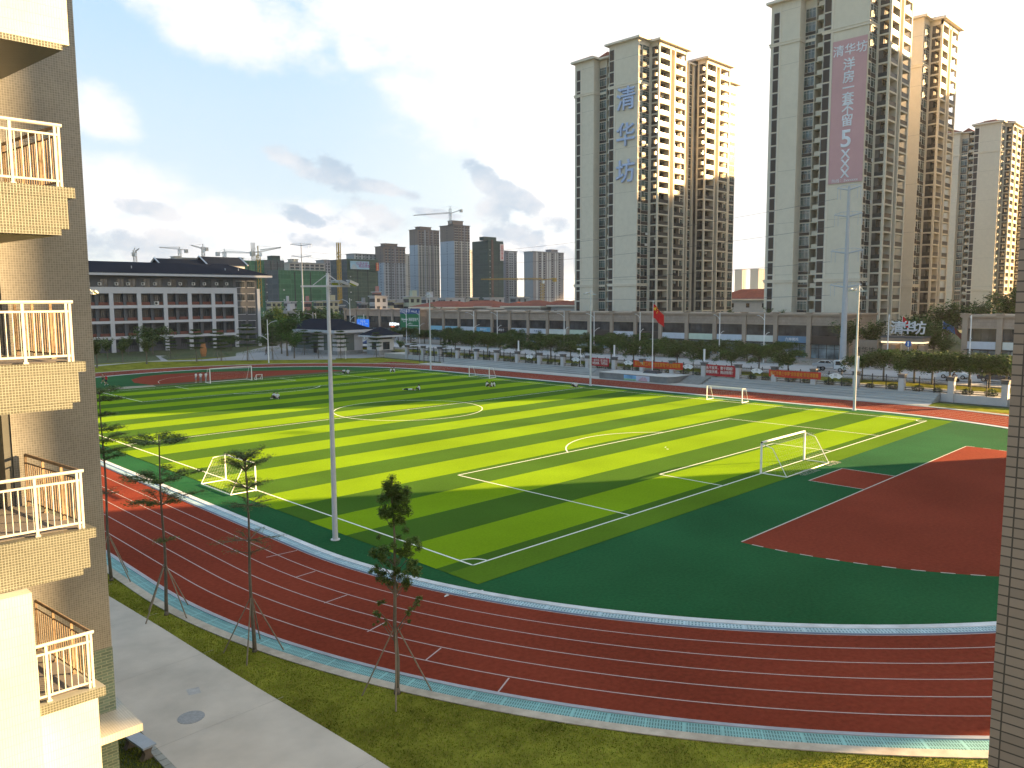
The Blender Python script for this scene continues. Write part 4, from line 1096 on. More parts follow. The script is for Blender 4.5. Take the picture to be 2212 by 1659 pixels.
def tower(x0, y0, label, units=2, nf=27, group='beige apartment towers with red hip roofs', zb=1.0):
    H = nf * FH
    r = empty('apartment_tower', (x0, y0, zb), label, 'tower block', group)
    a_u1 = 18 if units == 1 else 50
    w = MB()
    w.box(0, 0, 0, 14, 10, H + 1.2); w.box(0, 15.5, 0, 14, 22.5, H - 1)          # B and A
    w.box(5.4, 10, 0, 14, 12.8, H - 1.5); w.box(2.5, 12.8, 0, 14, 15.5, H - 1.2)
    xe = 17.0 if units == 1 else 48
    w.box(14, 1.0, 0, xe, 21, H - 0.5)
    us = [(5.3, 18.7)] if units == 1 else [(5.3, 18.7), (29.0, 42.2)]
    if units == 1: us = [(4.2, 16.5)]
    if units == 2: w.box(42.2, -1.0, 0, 49.5, 12, H - 2.5)
    r_w = w.build('wall', wall_b, r)
    t = MB()
    for zz_ in (16.2, H - 10.5):
        t.box(-0.22, -0.22, zz_, 14, 10.22, zz_ + 0.55); t.box(-0.35, -0.35, zz_ + 0.55, 14, 10.35, zz_ + 0.75)
        t.box(-0.22, 15.3, zz_, 14, 22.7, zz_ + 0.55); t.box(-0.35, 15.2, zz_ + 0.55, 14, 22.85, zz_ + 0.75); t.box(2.3, 12.8, zz_ + .01, 14, 15.2, zz_ + 0.6)
    # corner piers and joints of the blank wall
    t.box(-0.12, 7.75, 0, 0, 8.15, H + 1); t.box(-0.12, 20.0, 0, 0, 20.3, H - 1.2)
    t.build('cornice', band_b, r)
    j = MB()
    for k in range(2, nf, 4): j.box(-0.012, 0.02, k * FH, 0, 7.7, k * FH + 0.05); j.box(-0.012, 15.6, k * FH, 0, 19.9, k * FH + 0.05)
    j.build('wall_joint', mat('joint_dark', (0.25, 0.235, 0.20), 0.9), r)
    # strips of brown panels
    for (v0, v1, n_) in ((8.25, 9.75, nf), (20.4, 21.7, nf - 1)):
        m = MB(); m.box(-0.10, v0, 0.25, 0, v1, FH - 0.12, 1); m.box(-0.16, v0 - .08, FH - .12, 0, v1 + .1, FH + .0, 0); m.box(-0.16, v0 - .08, .25, 0, v0, FH - .12, 0); m.box(-0.16, v1, .25, 0, v1 + .09, FH - .12, 0)
        many(r, 'panel', m, [wframe, brown_p], [(0, 0, k * FH) for k in range(n_)], 60)
    # window columns
    many(r, 'window', win_proto(2.35, 2.85, 'x'), WM, [(2.5, 12.95, k * FH) for k in range(nf - 1)], 40)
    many(r, 'window', win_proto(1.0, 2.4, 'x', bars=(), spandrel=0.9), WM, [(0, 9.85 - 1.02 * 0 + 0.0 - 1.1 + 1.0, k * FH) for k in range(0)], 0) if False else None
    many(r, 'window', win_proto(3.1, 2.95, 'y', bars=(0.48,), spandrel=.9), WM, [(1.75, 0, k * FH) for k in range(nf)], 30)
    many(r, 'window', win_proto(1.2, 2.7, 'y', bars=(), spandrel=1.3, gl=1), WM, [(0.3, 0, k * FH + 0.1) for k in range(nf)], 15)
    # recessed balconies between the two left wings
    m = MB(); m.box(2.6, 10.0, -0.12, 5.4, 12.8, 0.06, 0); m.box(2.6, 10.4, 0.06, 2.75, 12.4, 0.95, 0)
    many(r, 'balcony', m, [wall_b, glass_d], [(0, 0, k * FH) for k in range(1, nf)], 30)
    m = MB(); m.box(5.3, 10.3, 0.1, 5.39, 12.5, 2.4, 0)
    many(r, 'balcony_door', m, [glass_d], [(0, 0, k * FH) for k in range(nf)], 20)
    # loggia blocks on the sunny side
    for (ua, ub) in us:
        mid = (ua + ub) / 2; wd = ub - ua
        g0, g1 = mid - 1.0, mid + .7
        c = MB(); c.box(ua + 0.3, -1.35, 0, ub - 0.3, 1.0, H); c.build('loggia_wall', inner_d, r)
        c = MB()
        for (a, b) in ((ua, ua + .5), (g0 - .5, g0), (g1, g1 + .5), (ub - .5, ub)): c.box(a, -3, 0, b, -2.5, H + 1)
        c.box(g0 - .45, -2.5, 0, g0 - .05, -1.36, H + .5); c.box(g1 + .05, -2.5, 0, g1 + .45, -1.36, H + .5); c.box(ua, -0.5, 0, ua + .29, 0, H); c.box(ub - .29, -0.5, 0, ub, 0, H)
        c.box(ua, -3, H - 0.1, ub, 0, H + 1)
        c.build('pier', wall_b, r)
        for (p, q, e) in ((ua + .5, g0 - .5, 0), (g1 + .5, ub - .5, 1)):
            m = MB(); m.box(p, -2.97, -0.2, q, -1.36, 0.16, 0)
            if e == 0: m.box(ua + 0.03, -2.5, -0.2, p, -0.5, 0.16, 0); m.box(ua + 0.12, -2.45, 0.12, ua + .18, -.55, 1.05, 1)
            m.box(p, -2.88, 0.12, q, -2.83, 1.09, 1); m.box(p, -2.92, 1.05, q, -2.79, 1.13, 1)
            many(r, 'balcony', m, [wall_b, rail_d], [(0, 0, k * FH) for k in range(nf)], 20)
        for a in (ua + .9, g1 + .9):
            m = MB(); m.box(a, -1.42, 0.2, a + wd * .24, -1.355, 2.45, 1); m.box(a + wd * .12, -1.46, 0.2, a + wd * .12 + .08, -1.42, 2.45, 0)
            many(r, 'sliding_door', m, [wframe, glass_d], [(0, 0, k * FH) for k in range(nf)], 12)
    ac = MB(); ac.box(-.45, -.35, 0, .45, 0, .62); acm = mat('ac_white', (.62, .62, .60), .5); rq = random.Random(int(x0 * 7))
    acs = [(ua_ + rq.choice((1.2, 3.6, 8.6, 10.8)), -1.42, k * FH + rq.choice((.2, 2.0))) for (ua_, _b) in us for k in range(1, nf) if rq.random() < .45]
    many(r, 'air_conditioner', ac, acm, acs + [(5.3 - 1.0 + rq.uniform(-.3, .2), -.0, k * FH + .3) for k in range(1, nf) if rq.random() < .2], 40)
    if units == 2:
        wl_ = win_proto(2.3, 2.8, 'y', bars=(0.5,), spandrel=.9)
        many(r, 'window', wl_, WM, [(u_, 1.0, k * FH + .1) for u_ in (18.9, 21.8, 25.2) for k in range(nf)], 40)
        many(r, 'window', win_proto(2.6, 2.7, 'y', bars=(0.5,), spandrel=.9), WM, [(u_, -1.0, k * FH + .1) for u_ in (42.9, 46.4) for k in range(nf - 1)], 15)
        c = MB(); c.box(21.3, 0.55, 0, 21.7, 1, H); c.box(24.5, 0.2, 0, 25.1, 1, H); c.box(27.6, .5, 0, 28.1, 1, H); c.build('pier', wall_b, r)
    # roofs
    def roof(x_0, y_0, x_1, y_1, z):
        m = MB(); m.hip(x_0, y_0, x_1, y_1, z + 0.5, 1.9, over=1.0, th=0.5); m.build('roof', [terra, band_b], r)
    roof(0, 0, 12, 10, H + 1.2); roof(0, 15.6, 12, 22.4, H - 1); roof(2.2, 12.2, 12, 14.4, H - 1.1)
    for (ua, ub) in us: roof(ua, -3, ub, 6, H + 1)
    if units == 2: roof(20.2, 1.2, 27.5, 8, H - .4); roof(43.4, -1, 49.5, 6, H - 2.5)
    m = MB(); m.box(8, 4, H, 13, 9, H + 4.2); m.build('lift_house', wall_b, r)
    return r
T1 = tower(154, 104, 'beige apartment tower with big pale blue characters down its blank wall', 2)
T2 = tower(152, 42.2, 'tallest looking beige apartment tower carrying the pink banner', 1)
tb = atd(1969, 640, 204)
T2b = tower(tb.x, tb.y, 'beige apartment tower partly hidden behind the banner tower', 1, zb=0.0)
t3 = atd(2143, 640, 336)
T3 = tower(t3.x, t3.y, 'sunlit beige apartment tower at the right edge of the photo', 2, nf=28, zb=0.0)
T0 = dup(T2, (152.5, -18.5, 1.0), label='beige apartment tower of the same estate standing out of view to the right')
for q_, l_ in (((196, -15.3, 1), 'next to the first one'), ((269.8, -10.2, 0), 'in the second row'), ((314.8, 11.4, 0), 'closest to the sunlit tower')):  # unseen tower copies added to shade the lower parts of the estate
    SH_ = dup(T1, q_, label='broad beige apartment tower added out of view to shade the estate, ' + l_)
chr_m = mat('sign_blue', (0.40, 0.48, 0.68), 0.5, 0.06)
for ch, z in zip('清华坊', (66.7, 57.1, 47.2)):
    text(ch, 6.6, chr_m, T1, (-0.30, 3.9, z), ext=0.14, bold=0.10, name='sign_letter')
# pink banner
zt, zbn = onx(1845, 84, 152)[1], onx(1832, 403, 152)[1]
pb = empty('facade_banner', (151.9, 42.2, 0), 'tall pink advertising banner hanging on the blank wall of the tower', 'banner')
MB().box(-0.10, 0.15, 38.8, -0.02, 7.65, 69.4).build('cloth', mat('banner_pink', (0.52, 0.31, 0.32), 0.7, 0.05, .4), pb)
pw = mat('banner_letters', (0.66, 0.70, 0.76), 0.6)
text('清华坊', 2.5, pw, pb, (-0.14, 3.8, 67.0), ext=0.01, bold=0.02)
for ch, z in zip('洋房一套不留', (63.9, 61.2, 58.9, 56.7, 54.4, 52.0)): text(ch, 2.7, pw, pb, (-0.14, 3.9, z), ext=0.01, bold=0.045)
text('5', 5.2, pw, pb, (-0.14, 4.0, 48.1), ext=0.01, bold=0.09)
for z in (44.9, 42.8, 40.75): text('X', 2.7, pw, pb, (-0.14, 4.0, z), ext=0.01, bold=0.05)
text('热线：3xxxxxx', 0.9, pw, pb, (-0.14, 4.0, 39.3), ext=0.01)

# ================================================================== SHOP ROW
shop_w = mat('shop_beige', (0.36, 0.285, 0.225), 0.85, 0.08, 1.5, 0.1)
shop_t = tilemat('shop_tile', (0.345, 0.27, 0.215), (0.27, 0.21, 0.17), 0.9, 0.6, 0.03, 0.7, offset=0.5, var=0.05)
shop_br = mat('shop_spandrel', (0.065, 0.055, 0.05), 0.6, 0.15, 1)
shop_gl = mat('shop_glass', (0.055, 0.055, 0.058), 0.12, 0.7, 0.5, 0.3, spec=0.6)
shop_lo = mat('shop_window', (0.20, 0.27, 0.31), 0.2, 0.6, 0.5, 0.25, spec=0.6)
SXF = 134.0
def signcol(i):
    c = [(.55, .58, .64), (.25, .48, .62), (.50, .55, .62), (.62, .64, .60), (.10, .32, .22), (.58, .60, .66), (.52, .60, .50), (.14, .24, .36)][i % 8]
    return mat('sign_panel_%s' % 'abcdefgh'[i % 8], c, 0.5, 0.1, 1)
sgtxt = mat('sign_ink', (0.05, 0.09, 0.22), 0.6); sgw = mat('sign_white', (0.8, 0.8, 0.8), 0.6); sgr = mat('sign_red', (0.5, 0.05, 0.03), 0.6)
def shops(ya, yb, ztop, bays, signs, label, zb=1.0, depth=16, xf=SXF, text_on=()):
    """ya > yb ; bays counted from ya (photo left)"""
    r = empty('shop_row', (xf, (ya + yb) / 2, zb), label, 'shop building', 'two storey shop buildings'); o = (ya + yb) / 2; T = ztop - zb
    m = MB(); m.box(0.35, yb - o, 0, depth, ya - o, T - 2.3); m.box(0, yb - o, T - 2.3, depth, ya - o, T - 0.5, 0); m.build('wall', shop_t, r)
    m = MB(); m.box(-0.25, yb - o - .25, T - 0.5, depth, ya - o + .25, T - 0.32); m.box(-0.4, yb - o - .4, T - .32, depth, ya - o + .4, T); m.box(-0.1, yb - o - .02, T - 2.42, 0.3, ya - o + .02, T - 2.22); m.build('cornice', shop_w, r)
    bw = (ya - yb) / bays
    for k in range(bays + 1):
        y = ya - k * bw - o; y = min(max(y, yb - o + .45), ya - o - .45)
        m = MB(); m.box(-0.3, y - .45, 0, 0.34, y + .45, T - 0.52); m.box(-.42, y - .6, T - .5, .3, y + .6, T + .12); m.box(-.6, y - .8, T + .12, .3, y + .8, T + .3); m.build('pilaster', shop_w, r)
    for k in range(bays):
        yl = ya - k * bw - o - .45; yr = yl - bw + .9
        m = MB(); z0, z1 = T - 4.6, T - 2.45
        m.box(0.25, yr, z0, .345, yl, z1, 1)
        for q in range(1, 4): y = yr + (yl - yr) * q / 4; m.box(0.2, y - .04, z0, .25, y + .04, z1, 0)
        m.box(.2, yr, z1 - .55, .25, yl, z1 - .48, 0); m.build('upper_window', [darkm, shop_gl], r)
        sg = signs.get(k)
        m = MB(); m.box(.15, yr, z0 - 1.6, .345, yl, z0 - .02); m.build('spandrel', shop_br, r)
        if sg is not None:
            col, tx, tm = sg
            m = MB(); m.box(-.05, yr + .1, z0 - 1.5, .14, yl - .1, z0 - .15); s_ = m.build('sign', col, r)
            if tx: text(tx, 0.75, tm, s_, (-.08, (yl + yr) / 2, z0 - .85), ext=.01)
        m = MB(); m.box(.28, yr, .1, .345, yl, z0 - 1.62, 1)
        for q in range(1, 4): y = yr + (yl - yr) * q / 4; m.box(.2, y - .05, .1, .28, y + .05, z0 - 1.62, 0)
        m.box(.2, yr, z0 - 2.6, .28, yl, z0 - 2.52, 0); m.build('shop_window', [darkm, shop_lo], r)
        m = MB(); m.box(-.35, yr, z0 - 1.72, .2, yl, z0 - 1.6); m.build('awning', darkm, r)
    return r
yA, yB = onx(744, 668, SXF)[0], onx(906, 672, SXF)[0]
sc = signcol
s1 = shops(yA, yB, 10.7, 6, {0: (sc(0), '', None), 1: (sc(1), '', None), 4: (mat('sign_black', (.03, .03, .035), .5), '', None)}, 'left shop building with large green billboard on its right end', zb=1.0)
y2a, y2b = onx(926, 680, SXF)[0], onx(1826, 683, SXF)[0]
nb = 18
sg2 = {0: (sc(1), '', None), 1: (sc(1), '', None), 3: (sc(0), '', None), 5: (mat('sign_sky', (.18, .42, .60), .5), 'SINO TEACH', sgw), 6: (mat('sign_sky', (.18, .42, .60), .5), 'EDUCATION', sgw), 7: (mat('sign_black', (.03, .03, .035), .5), '恒信汽车', sgw),
       8: (sc(0), '', None), 9: (sc(2), '', None), 11: (sc(5), '木本汉玉', sgtxt), 12: (sc(3), '', None), 13: (sc(6), '绿源', sgw) if False else (sc(4), '绿源生活', sgw)}
sg2 = {0: (sc(1), '', None), 1: (sc(1), '', None), 3: (sc(0), '', None), 5: (mat('sign_sky', (.18, .42, .60), .5), 'SINO TEACH', sgw), 6: (mat('sign_sky', (.18, .42, .60), .5), '教育培训', sgw),
       8: (sc(0), '', None), 9: (sc(2), '', None), 11: (sc(5), '木本汉玉', sgtxt)}
bw2 = (y2a - y2b) / nb
def bayof(px): return int((y2a - onx(px, 710, SXF)[0]) / bw2)
sg2 = {}
for px, s_ in ((945, (sc(1), '', None)), (967, (sc(1), '', None)), (1005, (sc(0), '', None)), (1040, (mat('sign_sky', (.18, .42, .60), .5), 'BAOSTEED', sgw)), (1058, (mat('sign_sky', (.18, .42, .60), .5), '窗帘布艺', sgw)),
               (1078, (mat('sign_black', (.03, .03, .035), .5), '恒美女子', sgw)), (1112, (sc(0), '', None)), (1133, (sc(2), '', None)), (1175, (sc(5), '木本家饰', sgtxt)), (1205, (sc(3), '', None)), (1245, (sc(6), '', None)), (1335, (sc(4), '家居', sgw)), (1372, (sc(5), '', None)), (1445, (sc(0), '', None)), (1490, (sc(2), '', None)), (1530, (sc(6), '', None)), (1580, (sc(2), '', None)), (1625, (sc(3), '', None)), (1690, (sc(7), '六神烤鸡', sgw))):
    sg2[bayof(px)] = s_
s2 = shops(y2a, y2b, 10.3, nb, sg2, 'very long beige shop building running below the apartment towers')
m = MB(); zb_ = [onx(940, 690, SXF)[0], onx(1052, 690, SXF)[0]]
y3a, y3b = onx(2080, 690, SXF)[0], -14.0
s3 = shops(y3a, y3b, 10.3, 5, {0: (sc(0), '', None), 1: (sc(3), '', None), 2: (sc(2), '', None)}, 'beige shop building at the right edge beyond the sign gate', zb=2.2)
# raised parapet on the left stretch of the long building
MB().box(-.38, 5, 0, .5, 30, .75) if False else None
# green and blue billboards
ya_, yb_ = onx(865, 690, SXF - 1)[0], onx(906, 690, SXF - 1)[0]
bb = empty('billboard', (SXF - 0.9, (ya_ + yb_) / 2, 4.0), 'large green and blue billboard on the left shop building', 'billboard'); hw = (ya_ - yb_) / 2
MB().box(-.2, -hw, 0.6, .2, hw, 5.2).build('panel', mat('bb_green', (0.02, 0.17, 0.075), .5, .08, .6), bb)
MB().box(-.22, -hw, 5.21, .2, hw, 6.9).build('panel', mat('bb_blue', (0.03, 0.08, 0.25), .5, .1, .6), bb)
MB().box(-.21, -hw, 0.0, .2, hw, 0.59).build('panel', mat('bb_pale', (0.30, 0.38, 0.48), .5, .3, .9), bb)
text('四日年货', 1.35, sgw, bb, (-.25, hw * .42, 6.15), ext=.01); text('湛海五十家', .62, sgw, bb, (-.25, -hw * .48, 6.0), ext=.01)
text('Schneider', 1.0, sgw, bb, (-.23, hw * .52, 3.4), ext=.01, sx=.85, bold=.015); text('Electric', .55, sgw, bb, (-.23, hw * .52, 2.7), ext=.01); text('施耐德电气', 1.25, sgw, bb, (-.23, -hw * .42, 3.3), ext=.01, sx=.85)
for k in range(1): 
    m = MB(); m.box(-.23, -hw * .9, 1.35, -.205, hw * .1, 1.5); m.box(-.23, -hw * .3, 1.9, -.205, hw * .05, 2.0); m.build('wave_line', sgw, bb)
# direction sign with two posts and led shop sign
px_, = (458,)
q0, q1 = src(1200, 900, .4521, 457, 0)[0], src(1200, 900, .4521, 562, 0)[0]
X_ = 124.0; a_, b_ = onx(q0, 720, X_)[0], onx(q1, 720, X_)[0]; z_1, z_0 = onx(765, 689, X_)[1], onx(765, 705.5, X_)[1]
ds = empty('direction_sign', (X_, (a_ + b_) / 2, 1.0), 'bright blue road direction sign with white arrows and lettering', 'road sign'); hw = (a_ - b_) / 2
blue_s = mat('sign_blue_glow', (0.02, 0.13, 0.55), .5, .05, emit=0.15)  # glow put into the blue paint; the panel is no lamp
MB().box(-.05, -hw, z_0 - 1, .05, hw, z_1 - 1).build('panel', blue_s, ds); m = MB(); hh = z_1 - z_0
text('四围大道', .75, sgw, ds, (-.07, 0, z_1 - 1.75), ext=.01); text('漠江东路', .6, sgw, ds, (-.07, hw * .55, z_0 - 1 + hh * .42), ext=.01, sx=.85); text('江湖大道', .6, sgw, ds, (-.07, -hw * .55, z_0 - 1 + hh * .42), ext=.01, sx=.85)
m = MB(); m.box(-.07, -.1, z_0 - 1 + .3, -.055, .1, z_0 - 1 + hh * .6); m.build('arrow', sgw, ds)
m = MB(); yy = -hw * .1; m.tube([(.15, yy, 0), (.15, yy, z_1 + .6)], [.14, .09], 10); m.build('pole', white, ds)
q0, q1 = src(1200, 900, .4521, 745, 0)[0], src(1200, 900, .4521, 820, 0)[0]
a_, b_ = onx(q0, 720, SXF - .8)[0], onx(q1, 720, SXF - .8)[0]; z_1, z_0 = onx(830, 695, SXF)[1], onx(830, 706, SXF)[1]
ls = empty('lit_shop_sign', (SXF - .6, (a_ + b_) / 2, z_0), 'glowing white shop sign above a door on the left shop building', 'shop sign'); hw = (a_ - b_) / 2; hh = z_1 - z_0
em = mat('led_white', (0.9, 0.92, 0.95), .5, .02, emit=0.22)
MB().box(-.1, -hw, 0, .1, hw, hh).build('panel', mat('sign_black', (.03, .03, .035), .5), ls)
text('四季天', 1.25, em, ls, (-.14, hw * .42, hh * .55), ext=.01, bold=.03); text('金骏足浴', .72, em, ls, (-.14, -hw * .5, hh * .6), ext=.01, bold=.02)
MB().box(-.13, hw * .02, .05, -.11, hw * .9, .28).build('strip', mat('led_red', (0.7, 0.12, 0.02), .5, .02, emit=0.15), ls)
ts = empty('green_shop_sign', (SXF - .5, onx(783, 690, SXF)[0], 6.0), 'dark green upper sign with pale characters behind the blue road sign', 'shop sign')
MB().box(-.1, -2.9, 0, .1, 2.3, 2.4).build('panel', mat('sg_green', (.02, .10, .07), .5), ts); text('隆泰国际', 1.15, mat('sg_pale', (.35, .52, .50), .6), ts, (-.14, -.3, 1.3), ext=.01)

# ================================================================== RED ROOFED VILLAS behind the shops
villa_w = mat('villa_wall', (0.42, 0.42, 0.42), 0.85, 0.08, 1)
def villa(x, ya, yb, ze, zr, label, depth=14):
    r = empty('villa', (x, (ya + yb) / 2, 1.0), label, 'house', 'red roofed houses behind the shop row'); hw = abs(ya - yb) / 2
    MB().box(0, -hw, 0, depth, hw, ze - 1.5).build('wall', villa_w, r)
    m = MB(); m.hip(0, -hw, depth, hw, ze - 1.0, zr - ze, over=1.1, th=.45, ridge=min(depth, 2 * hw) / 2 + 1.1); m.build('roof', [terra, band_b], r)
    for k in range(max(2, int(hw / 3))):
        y = -hw + 2 + k * (2 * hw - 4) / max(1, int(hw / 3) - .99)
        MB().box(-.06, y - .7, ze - 4.2, .02, y + .7, ze - 2.6).build('window', glass_d, r)
    return r
vx = 166
for i, (p0, p1, dx, dz, l) in enumerate(((890, 985, 0, 0, 'red hip roofed house at the left end of the row behind the shops'), (968, 1062, 9, .25, 'red roofed house second from the left behind the shops'), (1060, 1118, 4, -.2, 'red roofed house with a brightly lit slope'),
                                 (1090, 1168, -3, .3, 'red roofed house with white eaves in the middle of the row'), (1165, 1205, 5, .2, 'narrow red roofed house left of the tower'), (1190, 1262, 0, .6, 'red roofed house touching the lettered tower'))):
    X_ = vx + dx; ya, yb = onx(p0, 660, X_)[0], onx(p1, 660, X_)[0]; villa(X_, ya, yb, onx((p0 + p1) / 2, 663, X_)[1] + dz, onx((p0 + p1) / 2, 650.5, X_)[1] + dz, l)
q = atd(1615, 660, 300)
villa(q.x, q.y + 15, q.y - 15, 13.4, 17.2, 'red roofed house seen between the two big towers', 16)

# ================================================================== DORMITORY beyond the far bend
dg = mat('dorm_grey', (0.105, 0.11, 0.12), 0.85, 0.1, 1.5, 0.2); dw = mat('dorm_white', (0.50, 0.51, 0.54), 0.85, 0.05, 1, 0.1)
droof = mat('dorm_roof', (0.016, 0.021, 0.033), 1.0, 0.12, 1, 0.2, spec=0.0, stretch=(1, .3, .3)); red_b = tilemat('dorm_brick', (0.17, 0.06, 0.045), (0.11, 0.06, 0.05), 0.5, 0.2, 0.02, 0.8, offset=.5)
dgl = mat('dorm_glass', (0.05, 0.06, 0.068), 0.15, 0.6, 0.5, 0.3, spec=0.5)
Yd = 198.0
dm = empty('dormitory', (66, Yd, 0), 'long grey and white dormitory building with dark roof and red brick parapets', 'building')
def dx(px4): return ony(src(300, 900, .4521, px4, 0)[0], 680, Yd)[0] - 66
def dz(py4, px4=800): return ony(*src(300, 900, .4521, px4, py4), Yd)[1]
xl, xr_, xe = dx(-250), dx(1398), dx(1605)
m = MB(); m.box(xl, 1.5, 0, xe, 17, 20.6); m.box(xl, 0.0, dz(515), xr_, 1.5, 20.6); m.box(xr_, 0.2, 0, xe - .9, 1.5, 20.6); m.build('wall', dg, dm)
cols_x = [dx(c_) for c_ in (-165, 60, 310, 552, 780, 992, 1196, 1390)]
wx = 1.05
m = MB()
for c_ in cols_x: m.box(c_ - wx / 2, -.35, 0, c_ + wx / 2, .1, dz(515) + .0)
levels = [(dz(565), dz(512)), (dz(690), dz(665)), (dz(818), dz(796)), (dz(948), dz(925))]
for (a, b) in levels: m.box(xl, -.33, a, xr_ - .05, .08, b)
m.box(xe - .9, -.1, 0, xe, 1.5, dz(520)); m.build('white_frame', dw, dm)
fl_ = [(levels[1][1], levels[0][0]), (levels[2][1], levels[1][0]), (levels[3][1], levels[2][0]), (0.4, levels[3][0])]
for bi, (a, b) in enumerate(zip(cols_x[:-1], cols_x[1:])):
    for fi, (z0, z1) in enumerate(fl_):
        mid = (a + b) / 2; x_a, x_b = a + wx / 2, b - wx / 2
        for (p, q_) in ((x_a, mid - .5), (mid + .5, x_b)):
            if fi < 3: MB().box(p, .25, z0, q_, .4, z0 + .85).build('parapet', red_b, dm)
            m = MB(); w0, w1 = p + (q_ - p) * .28, p + (q_ - p) * .95
            m.box(w0, 1.42, z0 + (.3 if fi < 3 else 1.3), w1, 1.49, z1 - .45, 1)
            for t in (0, .33, .66, 1): m.box(w0 + (w1 - w0) * t - .04, 1.34, z0 + .3, w0 + (w1 - w0) * t + .04, 1.42, z1 - .45, 0)
            m.box(w0, 1.36, z1 - .9, w1, 1.42, z1 - .84, 0)
            m.build('window', [darkm, dgl], dm)
        if fi < 3: MB().box(mid - .35, .3, z0, mid + .35, 1.49, z1).build('partition', dg, dm)
for k, px4 in enumerate((118, 218, 365, 465, 595, 697, 822, 918, 1032, 1127, 1233, 1320)):
    x_ = dx(px4); z_ = dz(482, px4)
    if k > 0:
        m = MB(); m.box(x_ + .1, -.06, z_ - 1.1, x_ + 2.0, 0, z_ + 1.3, 1)
        for t in (.1, 1.05, 2.0): m.box(x_ + t - .04, -.1, z_ - 1.1, x_ + t + .04, -.06, z_ + 1.3, 0)
        m.build('window', [darkm, dgl], dm)
    m = MB(); m.box(x_ - .5, -.45, z_ - .38, x_ + .35, -.11, z_ + .38, 0); m.tube([(x_ - .15, -.44, z_), (x_ - .15, -.47, z_)], .27, 14, 1)
    u_ = m.build('air_conditioner', [mat('ac_white', (.62, .62, .60), .5), darkm], dm)
m = MB(); x_ = dx(702); z_ = dz(650, 702); m.box(x_ - .6, -.5, z_ - .5, x_ + .6, .24, z_ + .5, 0); m.tube([(x_ - .15, -.49, z_), (x_ - .15, -.52, z_)], .36, 14, 1); m.build('air_conditioner', [mat('ac_white', (.62, .62, .60), .5), darkm], dm)
for px4 in (1440, 1530):
    x_ = dx(px4); hw = 1.25 if px4 == 1440 else 1.05
    for (ya_, yb_) in ((460, 512), (570, 628), (685, 745), (803, 862), (920, 975)):
        z1, z0 = dz(ya_, px4), dz(yb_, px4); m = MB(); m.box(x_ - hw, .12, z0, x_ + hw, .19, z1, 1); m.box(x_ - hw - .15, -.1, z0 - .14, x_ + hw + .15, .19, z0, 2); m.box(x_ - hw - .15, -.1, z1, x_ + hw + .15, .19, z1 + .12, 2)
        for t in (-.3, .35): m.box(x_ + hw * t - .05, .06, z0, x_ + hw * t + .05, .12, z1, 0)
        m.build('window', [darkm, dgl, dw], dm)
m = MB(); zr = 24.6; xo = dx(1690); e0, e1 = 20.7, 21.35
m.box(xl, -2.2, e0, xo, 19, e1, 1); zt_ = e1 + .003
A, B_, C_, D_ = (xl, -2.3, zt_), (xo, -2.3, zt_), (xo, 19.1, zt_), (xl, 19.1, zt_); R0, R1 = (xl, 8.4, zr + .2), (xo - 9.5, 8.4, zr + .2)
m.poly([A, B_, R1, R0]); m.poly([B_, C_, R1]); m.poly([C_, D_, R0, R1]); m.build('roof', [droof, dw], dm)
for px4, py4 in ((530, 352), (1343, 357), (1458, 360)):
    x_ = dx(px4); z_ = 22.9; m = MB(); m.tube([(x_, 2.2, z_ - .6), (x_, 2.2, z_ + .55)], .11, 8); m.build('vent_pipe', dw, dm)
# gabled roofs of the wing behind
wg = empty('dormitory_wing', (84, 226, 0), 'taller dormitory wing with gabled dark roofs peeking above the front roof', 'building')
def gable(xa, xb, ya, yb, z0, zr_, root):
    m = MB(); m.box(xa + .8, ya + .8, 0, xb - .8, yb - .8, z0); m.build('wall', dw, root)
    ym = (ya + yb) / 2; m = MB(); t = .3
    for (p, q_) in ((ya, ym), (yb, ym)):
        m.poly([(xa, p, z0), (xb, p, z0), (xb, q_, zr_), (xa, q_, zr_)] if p == ya else [(xb, p, z0), (xa, p, z0), (xa, q_, zr_), (xb, q_, zr_)])
    m.build('roof', droof, root)
    m = MB()
    for x_ in (xa, xb): m.tube([(x_, ya, z0), (x_, ym, zr_ + .1), (x_, yb, z0)], .28, 4)
    m.build('barge_board', dw, root)
q0 = atd(465, 600, 262); q1 = atd(560, 600, 262)
gx0 = ony(src(300, 900, .4521, 1090, 0)[0], 600, 226)[0] - 84; gx1 = ony(src(300, 900, .4521, 1440, 0)[0], 600, 226)[0] - 84
gable(gx0, gx1, -5, 7, 25.4, 28.2, wg); gable(gx0 - 14, gx0 + 3, -3, 6, 25.2, 27.2, wg)
# standing stone, gatehouse, guardhouse
q = g4(1110, 1112)
ss = MB(); n_ = 9
for i in range(n_):
    z0 = i * .42; w = .95 * math.sin((i + 2.5) / (n_ + 3) * math.pi) ** .6 + .05 * math.sin(i * 5)
    ss.v += [(w * math.cos(a) * 1.0 + .06 * math.sin(i * 3), w * math.sin(a) * .45, z0) for a in [2 * math.pi * k / 10 for k in range(10)]]
for i in range(n_ - 1):
    for k in range(10): ss.f.append((i * 10 + k, i * 10 + (k + 1) % 10, (i + 1) * 10 + (k + 1) % 10, (i + 1) * 10 + k)); ss.m.append(0)
ss.f.append(tuple((n_ - 1) * 10 + k for k in range(10))); ss.m.append(0)
tag(ss.build('standing_stone', mat('ochre_stone', (0.36, 0.17, 0.075), 0.9, 0.3, 2, .4, bump=.5, bscale=6), None, (q[0], q[1], -.05), .3), 'tall ochre standing stone on the lawn before the dormitory', 'monument stone')
def g5(x, y): return gnd(*src(1200, 900, .4521, x, y))
cx0, cy0 = g5(285, 1100)
gh = empty('gatehouse', (cx0, cy0, 0), 'grey single storey gatehouse with dark hipped roof and deep white eaves', 'building')
